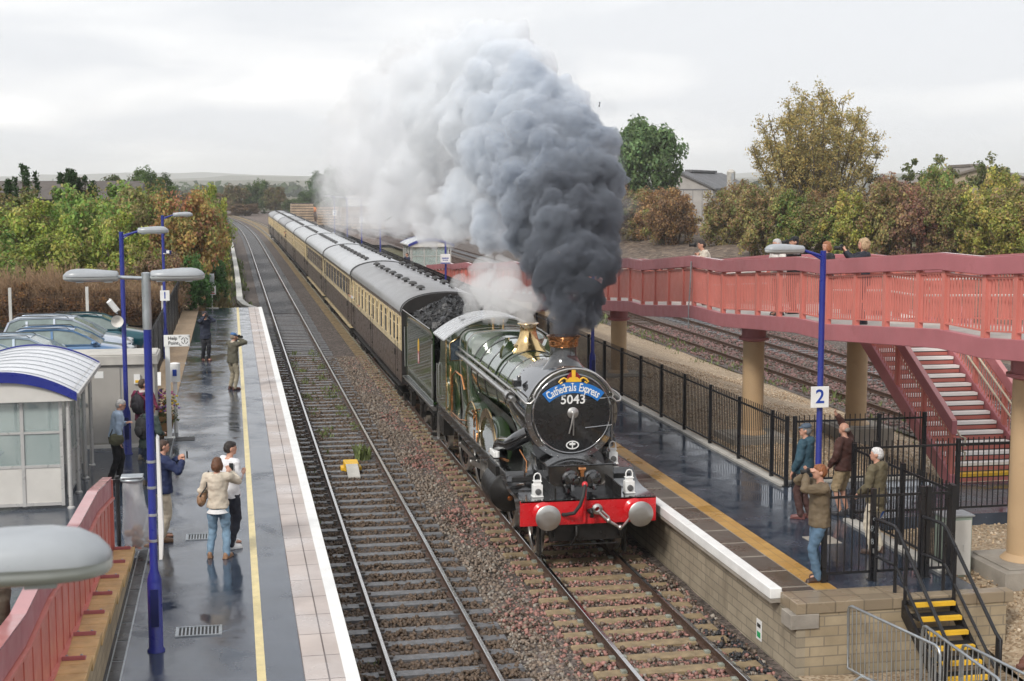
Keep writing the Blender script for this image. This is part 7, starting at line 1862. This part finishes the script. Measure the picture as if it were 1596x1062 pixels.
# far left: long low dark roof, trees behind it
bl = thing('barn','long low dark-roofed barn behind the left thicket','barn',(-23,158,1))
mb = MB(); mb.box(-18,13.2,0,14,0,4.6); mb.build('wall', M('barn_dark_wall',(.10,.085,.075),.8), bl)
mb = MB(); mb.prism([(-.6,4.6),(14.6,4.6),(7,6.55)],-18.4,13.6,'x'); mb.build('roof', M('barn_roof_grey_brown',(.085,.07,.06),.7,var=.2,scale=.5), bl, fix=True)
def tree(label, x, y, z, h, rx, ry, kind, tint=(1,1,1), trunk=.28, grp=None, v=0, lo=.22, cr=None):
    t = thing('tree',label,'tree',(x,y,z),RND.uniform(0,6),grp)
    c = bpy.data.objects.new('crown',cr or CR[kind,v]); COL.objects.link(c); c.parent = t; ch = h*(1-lo)
    c.scale = (rx,ry,ch*.52); c.location = (0,0,h*lo+ch*.48); c.color = (tint[0]*1.5,tint[1]*1.5,tint[2]*1.45,1)
    tm = trunk_mesh('trunk',h*.82,trunk,int(x*7+y)%97,9,.55); s = bpy.data.objects.new('trunk',tm); COL.objects.link(s); s.parent = t; return t
tree('rounded green tree beyond the end of the low barn roof',-9.6,185,1,8.3,3.4,3,'dark',(1.5,1.25,1.0))
tree('small green tree above the low barn roof',-13.6,180,1,7.5,3.2,3,'green',(.7,.8,.8))
tree('small autumn tree with reddish top over the barn roof',-18.5,176,1,7.6,1.8,2,'russet')
FG = 'trees beyond the bend of the line'
for x,y,h,r,k,l,ti in ((1.0,372,7.6,4.2,'mixed','brownish tree at the left of the far bend',(1,1,1)),(6.8,380,9.2,4.2,'dark','round dark green tree beyond the bend',(1.5,1.2,1.1)),(11.5,372,7.2,3.6,'mixed','olive autumn tree beyond the last coach',(1,1,1)),(15.5,365,4.4,3.0,'green','low green bush behind the last coach',(.7,.9,.9)),(20.5,395,6.2,3,'dark','small dark tree by the timber stacks',(1.2,1.1,1.1)),(-5,360,6.0,5,'brown','brown thicket left of the far bend',(1,1,1)),(-14,340,6.5,6,'mixed','thicket on the far left of the bend',(1,1,1)),(3.5,352,3.4,4,'brown','low brown bush at the far bend',(1,1,1))): tree(l,x,y,-.5,h,r,r,k,ti,grp=FG,lo=.05)
tree('big hazy tree at the left edge of the smoke',28.6,430,-.5,13.2,6.2,6,'dark',(1.3,1.3,1.4),lo=.12)
# distant tree lines on the hills
mb = None
g = np.random.default_rng(77); K = 260; Pp=[];Nn=[];Cc=[]
for i in range(K):
    x = g.uniform(-500,700); y = g.uniform(650,1500); r = g.uniform(5,11); z = ground_z(x,y)+r*.3
    n = 70; o = g.normal(size=(n,3)); o /= np.linalg.norm(o,axis=1,keepdims=True); o *= g.random((n,1))**.4; Pp.append(np.array([x,y,z])+o*np.array([r*1.3,r,r*.75])); Nn.append(o+[0,0,.4]); Cc.append(np.tile(np.array([(.05,.075,.03)])*g.uniform(.6,1.4),(n,1)))
o = bpy.data.objects.new('far_woods',leaf_mesh('far_woods',np.concatenate(Pp),np.concatenate(Nn),2.4,np.concatenate(Cc),g,.8)); COL.objects.link(o); tag(o,kind='stuff')
# ---------------------------------------------------------------- right-hand hedgerow
RG = 'bushes of the hedgerow behind the footbridge'
kinds_r = ['brown','mixed','brown','mixed','green','mixed','yellow','mixed','russet','mixed','yellow','mixed','yellow','mixed']
lr = ['brown bush at the left end of the right hedgerow','brown-olive bush right of the smoke','dense brown bush under the round green tree','mixed brown bush below the pale shed','green-brown bush right of the bare earth','olive bush above the cream-shirted man','yellow-green bush behind the white-haired man','mixed bush under the tall golden tree','dark russet bush right of the golden tree','olive bush behind the curly-haired woman','yellow-green bush toward the right edge','mixed bush near the right edge','yellowish bush at the right edge','mixed bush cut off by the right edge']
n = len(kinds_r)
for i in range(n):
    u = i/(n-1); x = (37.6+2.9*i if i < 3 else 36.4+19.5*u)+RND.uniform(-.4,.4); y = (142 if i < 3 else 113)-29*u; z = 1.3; x += (3 if i == 3 else 0)*0
    plant('bush',lr[i],'bush',x,y,z,2.5+.3*RND.random(),2.2,5.3+RND.uniform(-.5,.4)+(.5 if u>.6 else 0),kinds_r[i],grp=RG,tint=(2.7,2.7,2.7))
lr2 = ['russet bush half hidden behind the front hedgerow on its left','low brown bush in front of the hedge by the bare earth','mixed bush in the back row left of the golden tree','brown bush in the back row at the golden tree foot','deep red bush in the back row right of the golden tree','green bush in the back row near the right barn','olive bush in the back row at the far right','yellow bush in the front row below the right barn','small green bush in the front row behind the lamp head','brown bush in front of the pale shed','olive-brown bush between the shed and the ramp','dark brown bush left of the pale shed','mixed bush in front of the narrow silo']
for i,(x,y,h,k) in enumerate(((41.5,150,6.2,'brown'),(41.0,131,4.6,'mixed'),(49.5,134,6.0,'mixed'),(54.5,124,5.4,'brown'),(56.0,115,6.6,'russet'),(63.0,120,7.6,'green'),(68,117,7.6,'yellow'),(51.5,88,4.9,'yellow'),(45.2,100,4.0,'green'),(40.6,128,5.4,'brown'),(43.0,121,5.0,'mixed'),(42.0,137,5.6,'brown'),(46.5,125,5.6,'mixed'))): plant('bush',lr2[i],'bush',x,y,1.3,2.6,2.3,h,k,grp=RG,tint=(2.7,2.7,2.7))
# round green tree and the tall golden willow-like tree
rc = crown('crown',91,16000,150,(1,1,1),.05,[(.085,.135,.055),(.10,.155,.065),(.07,.115,.045)],crad=.24,inner=.45)
tree('round bright green tree right of the smoke',44.4,150,1.2,13.2,4.25,4.2,'green',lo=.18,cr=rc,trunk=.3)
def golden(label, x, y, z, H, W):
    t = thing('tree',label,'tree',(x,y,z)); g = np.random.default_rng(5); r_ = random.Random(5); mb = MB(); P=[];N=[];T=[]
    for i in range(38):
        a = i*2.39996; f = math.sqrt((i+.4)/38); ex,ey = W*.50*f*math.cos(a),W*.36*f*math.sin(a); top = H*(1.0-.42*f**2.4)*r_.uniform(.88,1.0)
        bx,by = ex*.10,ey*.10; pts = []
        for u in (0,.15,.3,.45,.6,.75,.9,1): pts.append(Vector((bx+(ex-bx)*(u**.7)+.18*math.sin(7*u+i),by+(ey-by)*u**.7,top*u)))
        mb.tube(pts,[.17*(1-.9*u)+.012 for u in (0,.15,.3,.45,.6,.75,.9,1)],6)
        for k in range(20):
            u = r_.uniform(.28,1.0); j = min(6,int(u*7)); p = pts[j].lerp(pts[j+1],u*7-j) if u < 1 else pts[-1]
            b = r_.uniform(0,2*PI); L_ = r_.uniform(.5,1.7)*(1.15-.5*u); q = p+Vector((math.cos(b)*L_,math.sin(b)*L_,L_*r_.uniform(.5,1.4))); 
            mb.tube([p,(p+q)/2+Vector((0,0,.05)),q],[.03,.02,.006],4)
            nn = int(r_.uniform(28,76)*(1.1 if u>.5 else .8)); tt = r_.uniform(.7,1.25)
            for l in range(nn):
                w = r_.random()**.7; c = p.lerp(q,.25+.75*w); P.append((c.x+r_.gauss(0,.26),c.y+r_.gauss(0,.26),c.z+r_.gauss(-.05,.24))); N.append((r_.gauss(0,1),r_.gauss(0,1),.4)); T.append(tt)
    P=np.array(P);N=np.array(N);T=np.array(T); cols = np.array([(.30,.225,.08),(.26,.215,.085),(.34,.25,.095),(.21,.20,.085)]); c = cols[g.integers(0,4,len(P))]*T[:,None]*g.uniform(.7,1.3,(len(P),1))
    o = bpy.data.objects.new('crown',leaf_mesh('crown',P,N,.125,c,g,.5)); COL.objects.link(o); o.parent = t; o.color=(1.5,1.5,1.4,1)
    mb.build('trunk',MT['bark'],t,60)
golden('tall golden-brown tree with see-through crown above the hedgerow',55.0,129,1.3,15.1,13.5)
def openbush(label,x,y,h,w,seed,cols):
    c = crown('crown',seed,3600,60,(1,1,1),.055,cols,crad=.17,inner=.2); tree(label,x,y,1.3,h,w,w,'green',lo=.25,cr=c,trunk=.16)
openbush('loose olive tree near the right barn',66.5,128,8.6,3.2,31,[(.10,.12,.04),(.13,.12,.045),(.08,.10,.035)]); openbush('loose grey-green tree right of the olive one',72.3,127,9.0,3.0,32,[(.10,.12,.045),(.13,.13,.05)])
openbush('olive tree behind the hedgerow left of the right barn',63,131,7.0,3.0,33,[(.11,.09,.045),(.09,.085,.04)])
# farm buildings on the right
def barn(label, x, y, z, w, d, he, hr, wc, rc_, rz=0, ax='y'):
    b = thing('barn',label,'barn',(x,y,z),rz); mw = M('barn_wall',wc,.8,var=.15,scale=.6); mr = M('barn_roof',rc_,.7,var=.18,scale=.5)
    mb = MB(); mb.prism([(-w/2,0),(w/2,0),(w/2,he),(0,hr),(-w/2,he)],0,d); mb.build('wall',mw,b,fix=True)
    mb = MB(); mb.prism([(-w/2-.4,he-.12),(0,hr+.06),(w/2+.4,he-.12),(w/2+.4,he+.1),(0,hr+.30),(-w/2-.4,he+.1)],-.4,d+.4); mb.build('roof',mr,b,fix=True)
    mb = MB()
    for k in range(7): mb.box(-w/2+.2+k*(w-.4)/7,-w/2+.2+k*(w-.4)/7+.05,-.03,-.005,.2,he-.1)
    mb.box(-w/2,w/2,-.04,-.005,he-.15,he); mb.build('cladding_rail',mr,b)
    mb = MB(); mb.box(-.5,.5,d*.2,d*.8,hr+.25,hr+.55); mb.build('ridge_vent',mr,b); return b
barn('pale grey shed with dark roof between the green and golden trees',57.2,178,1,9.0,26,5.6,7.6,(.34,.32,.30),(.11,.11,.115),-.55)
barn('tan barn at the right edge above the hedgerow',84.5,150,1,13.5,18,6.2,8.0,(.36,.29,.21),(.17,.145,.12),-.25)
for x,y,w,h,l in ((59.6,165,1.0,8.0,'narrow grey silo beside the pale shed'),(70.6,152,1.9,8.2,'grey concrete tower right of the golden tree')):
    s = thing('silo',l,'silo',(x,y,1)); mb = MB(); mb.lathe([(w/2,0),(w/2,h-.5),(w/2*1.04,h-.45),(w/2*1.04,h-.3),(w*.2,h)],n=20,cap=True); mb.build('tower',MT['conclight'],s,40); mb = MB(); mb.box(-.15,.15,-w/2-.08,-w/2-.0,0,h-.5); mb.build('ladder',MT['lampgrey'],s)
# timber stacks, white container and digger-orange heap beyond the last coach
MT['sawn'] = M('sawn_timber',(.36,.27,.19),.7,var=.35,scale=.8); MT['dunnage']=MT['blackmat']
tl = ['stack of sawn timber behind the last coach','stack of sawn timber right of the first stack','wide timber stack toward the smoke','farther timber stack by the smoke edge','low timber stack in front of the others']
for i,(x,y,w,h) in enumerate(((13.2,268,4.2,3.7),(17.6,262,3.8,3.5),(21.4,256,3.6,3.3),(25.6,262,4.0,3.2),(22.5,236,5.2,1.8))):
    s = thing('timber_stack',tl[i],'timber stack',(x,y,-.2),0,'stacks of sawn timber in the yard')
    mb = MB(); z=.15
    while z < h: mb.mi=0; mb.box(-w/2+RND.uniform(-.1,.1),w/2+RND.uniform(-.1,.1),0,4,z,z+.36); mb.mi=1; mb.box(-w/2+.1,w/2-.1,.03,3.9,z+.36,z+.48); z+=.48
    mb.build('boards',[MT['sawn'],MT['dunnage']],s)
s = thing('container','white container standing beyond the timber stacks','container',(26,300,2)); mb = MB(); mb.box(-2,2.2,0,2.4,-2.2,3.0); mb.build('body',MT['white'],s); mb = MB(); mb.box(-2.05,2.25,-.06,2.46,2.9,3.05); mb.box(-2.05,2.25,-.06,0,1.5,1.6); mb.build('rib',MT['offwhite'],s)
s = thing('fuel_tank','round orange tank by the far timber','tank',(16.6,290,2)); mb = MB(); mb.ball((0,0,.2),(.6,.6,.6),14,10); mb.build('drum',M('orange_tank',(.55,.17,.04),.6),s,50); mb = MB(); mb.box(-.4,.4,-.4,.4,-2,-.2); mb.build('stand',MT['rust'],s)
# far woods belt along the horizon on the right, behind the barns
for i,(x,y,h,r,k) in enumerate(((95,190,7,6,'mixed'),(84,215,6.5,7,'brown'),(66,230,6.5,7,'dark'),(45,260,6.5,8,'mixed'),(36,300,7,8,'mixed'))): tree(['olive clump far right behind the tan barn','brown clump behind the right barns','dark clump behind the pale shed','olive clump far behind the round green tree','olive clump far off beside the smoke'][i],x,y,.3,h,r,4,k,lo=.02,grp='far clumps on the right horizon')
# ================================================================ smoke and steam
def billow(name, spheres, vox, sub, mat, seed, amp=.1, grow=1.0):
    r_ = random.Random(seed); mb = MB()
    for (x,y,z,r) in spheres:
        r = r*.86*grow; mb.ball((x,y,z),r,14,10)
        for i in range(sub):
            v = Vector((r_.gauss(0,1),r_.gauss(0,1),r_.gauss(0,1))).normalized(); q = r*r_.uniform(.15,.38); c = Vector((x,y,z))+v*(r*.92); mb.ball(c,q,9,7)
            for k in range(5):
                w = (v+Vector((r_.gauss(0,.7),r_.gauss(0,.7),r_.gauss(0,.7)))).normalized(); mb.ball(c+w*q*.88,q*r_.uniform(.3,.5),7,5)
    me = bpy.data.meshes.new('tmp'); me.from_pydata(mb.v,[],mb.f); ob = bpy.data.objects.new('tmp',me); COL.objects.link(ob)
    m = ob.modifiers.new('r','REMESH'); m.mode='VOXEL'; m.voxel_size=vox
    s = ob.modifiers.new('s','SMOOTH'); s.iterations=1; s.factor=.4
    nm = bpy.data.meshes.new_from_object(ob.evaluated_get(bpy.context.evaluated_depsgraph_get())); bpy.data.objects.remove(ob); bpy.data.meshes.remove(me)
    n = len(nm.vertices); co = np.empty(n*3,np.float32); no = np.empty(n*3,np.float32); nm.vertices.foreach_get('co',co); nm.vertices.foreach_get('normal',no); co=co.reshape(-1,3); no=no.reshape(-1,3)
    d = np.array([abs(mnoise.noise(Vector(c)*1.3))*1.0+.6*abs(mnoise.noise(Vector(c)*3.1+Vector((9,1,4))))+.3*abs(mnoise.noise(Vector(c)*7)) for c in co.tolist()]); co += no*((d-.35)*amp)[:,None]; nm.vertices.foreach_set('co',co.ravel())
    nm.name=name; nm.materials.clear(); nm.materials.append(mat); nm.shade_smooth(); o = bpy.data.objects.new(name,nm); COL.objects.link(o); o['kind']='stuff'; return o
def volmat(name, dens, col, ani=.1, scale_grad=None, nz_=(.36,.12,.58,1.45,1.1)):
    m = bpy.data.materials.new(name); m.use_nodes=True; nt=m.node_tree; nt.nodes.remove(nt.nodes['Principled BSDF'])
    v = nt.nodes.new('ShaderNodeVolumePrincipled'); v.inputs['Anisotropy'].default_value=ani; nt.links.new(v.outputs[0],nt.nodes['Material Output'].inputs['Volume'])
    v.inputs['Color'].default_value=rgb(col); v.inputs['Density'].default_value=dens
    if scale_grad:
        co=coords(nt); sp=nt.nodes.new('ShaderNodeSeparateXYZ'); nt.links.new(co,sp.inputs[0])
        ds,cs = scale_grad
        def mapped(stops):
            mr=nt.nodes.new('ShaderNodeMapRange'); mr.inputs[1].default_value=26; mr.inputs[2].default_value=90; 
            nt.links.new(add_.outputs[0],mr.inputs[0]); return ramp(nt,mr.outputs[0],[((y-26)/64,c) for y,c in stops])
        nz=noise(nt,co,.45,3); add_=nt.nodes.new('ShaderNodeMath'); add_.operation='MULTIPLY_ADD'; nt.links.new(nz,add_.inputs[0]); add_.inputs[1].default_value=6.0
        sub_=nt.nodes.new('ShaderNodeMath'); sub_.operation='SUBTRACT'; nt.links.new(sp.outputs[1],sub_.inputs[0]); sub_.inputs[1].default_value=3.0; nt.links.new(sub_.outputs[0],add_.inputs[2])
        nt.links.new(mapped(cs),v.inputs['Color'])
        dm=nt.nodes.new('ShaderNodeMath'); dm.operation='MULTIPLY'; nt.links.new(mapped(ds),dm.inputs[0]); dm.inputs[1].default_value=dens; n2=ramp(nt,noise(nt,co,nz_[4],5,.65,.5),[(nz_[0],nz_[1]),(nz_[2],nz_[3])]); d2=nt.nodes.new('ShaderNodeMath'); d2.operation='MULTIPLY'; nt.links.new(dm.outputs[0],d2.inputs[0]); nt.links.new(n2,d2.inputs[1]); nt.links.new(d2.outputs[0],v.inputs['Density'])
    return m
SPH = [(6.42,27.1,4.10,.25),(6.50,27.35,4.36,.40),(6.7,27.8,4.62,.55),(6.86,28.2,4.98,.72),(7.09,28.6,5.42,.78),(6.55,28.9,5.34,.62),(7.03,29.2,5.99,1.0),(7.56,29.4,6.25,.62),(6.44,30.0,6.18,.75),(7.14,30.3,6.86,1.12),(7.86,30.3,7.0,.62),(6.43,31.0,7.0,.85),(7.13,31.5,7.72,1.2),(7.89,31.3,7.79,.75),(6.39,33.0,7.75,1.1),(6.95,33.5,8.67,1.25),(7.77,33.0,8.58,.75),(6.64,36.0,8.79,1.5),(7.14,36.0,9.76,1.0),(6.74,39.0,9.8,1.4),(7.36,38.0,10.67,.75),(6.92,40.0,10.67,.9),(6.45,40.0,8.44,1.7),(6.38,36.0,6.84,1.1),(6.26,34.0,6.07,.65),(6.7,44.0,9.76,1.6),(6.34,43.0,7.39,1.5),(6.19,39.0,6.12,.75),(6.48,50.0,9.01,2.0),(6.6,50.0,10.78,1.0),(6.24,50.0,7.0,1.6),(6.36,46.0,5.76,.7),(6.11,57.0,10.29,1.6),(6.07,58.0,8.03,2.1),(5.99,54.0,6.03,1.0),(6.4,55.0,11.75,.75),(5.73,68.0,6.7,1.8),(6.24,70.0,9.17,1.8),(5.71,60.0,5.39,.6),(5.85,78.0,5.26,1.0),(6.23,85.0,8.13,1.5),(6.03,75.0,10.65,.9)]
STM = [(6.35,30.3,4.07,.2),(6.28,30.6,4.36,.38),(6.11,31.2,4.57,.5),(6.56,30.9,4.51,.35),(5.82,32.0,4.66,.5),(5.89,31.6,4.18,.38),(5.62,33.0,4.52,.4),(6.19,32.0,5.03,.4),(5.85,33.0,5.05,.35),(5.47,34.5,4.65,.25),(5.54,33.0,4.14,.25)]
vm = volmat('smoke_volume', 1.0, (.8,.8,.8), .0, ([(26,9.0),(31,6.5),(36,3.6),(44,1.9),(54,.85),(66,.32),(86,.05)],[(26,(.10,.11,.13)),(28.6,(.27,.29,.33)),(30.5,(.54,.585,.65)),(32.5,(.82,.855,.90)),(36,(.925,.942,.962)),(42,(.955,.966,.980)),(60,(.965,.974,.985))]))
billow('smoke', SPH, .09, 46, vm, 3, .36)
wm = volmat('smoke_wisp_volume', .17, (.8,.8,.8), .0, ([(26,1.6),(30,1.5),(36,1.2),(50,.9),(70,.5),(88,.15)],[(26,(.12,.13,.15)),(30,(.4,.43,.48)),(34,(.85,.88,.91)),(45,(.95,.96,.975))]), (.46,0,.66,2.2,.75))
billow('smoke', SPH[4:], .16, 14, wm, 8, .5, 1.32)
billow('steam', STM, .06, 14, volmat('steam_volume', 1.8, (.985,.987,.99)), 5, .12)
SC.cycles.volume_bounces = 8; SC.cycles.max_bounces = 12; SC.cycles.volume_step_rate = .12; SC.cycles.volume_max_steps = 256
# thin haze over the whole place
hz = MB(); hz.box(-7000,7000,-400,7600,-22,120); hm_ = bpy.data.materials.new('haze_air'); hm_.use_nodes = True; n_ = hm_.node_tree; n_.nodes.remove(n_.nodes['Principled BSDF']); v_ = n_.nodes.new('ShaderNodeVolumePrincipled')
v_.inputs['Color'].default_value = (.965,.98,1,1); v_.inputs['Density'].default_value = .00024; n_.links.new(v_.outputs[0], n_.nodes['Material Output'].inputs['Volume'])
o = hz.build('haze', hm_); o['kind'] = 'stuff'
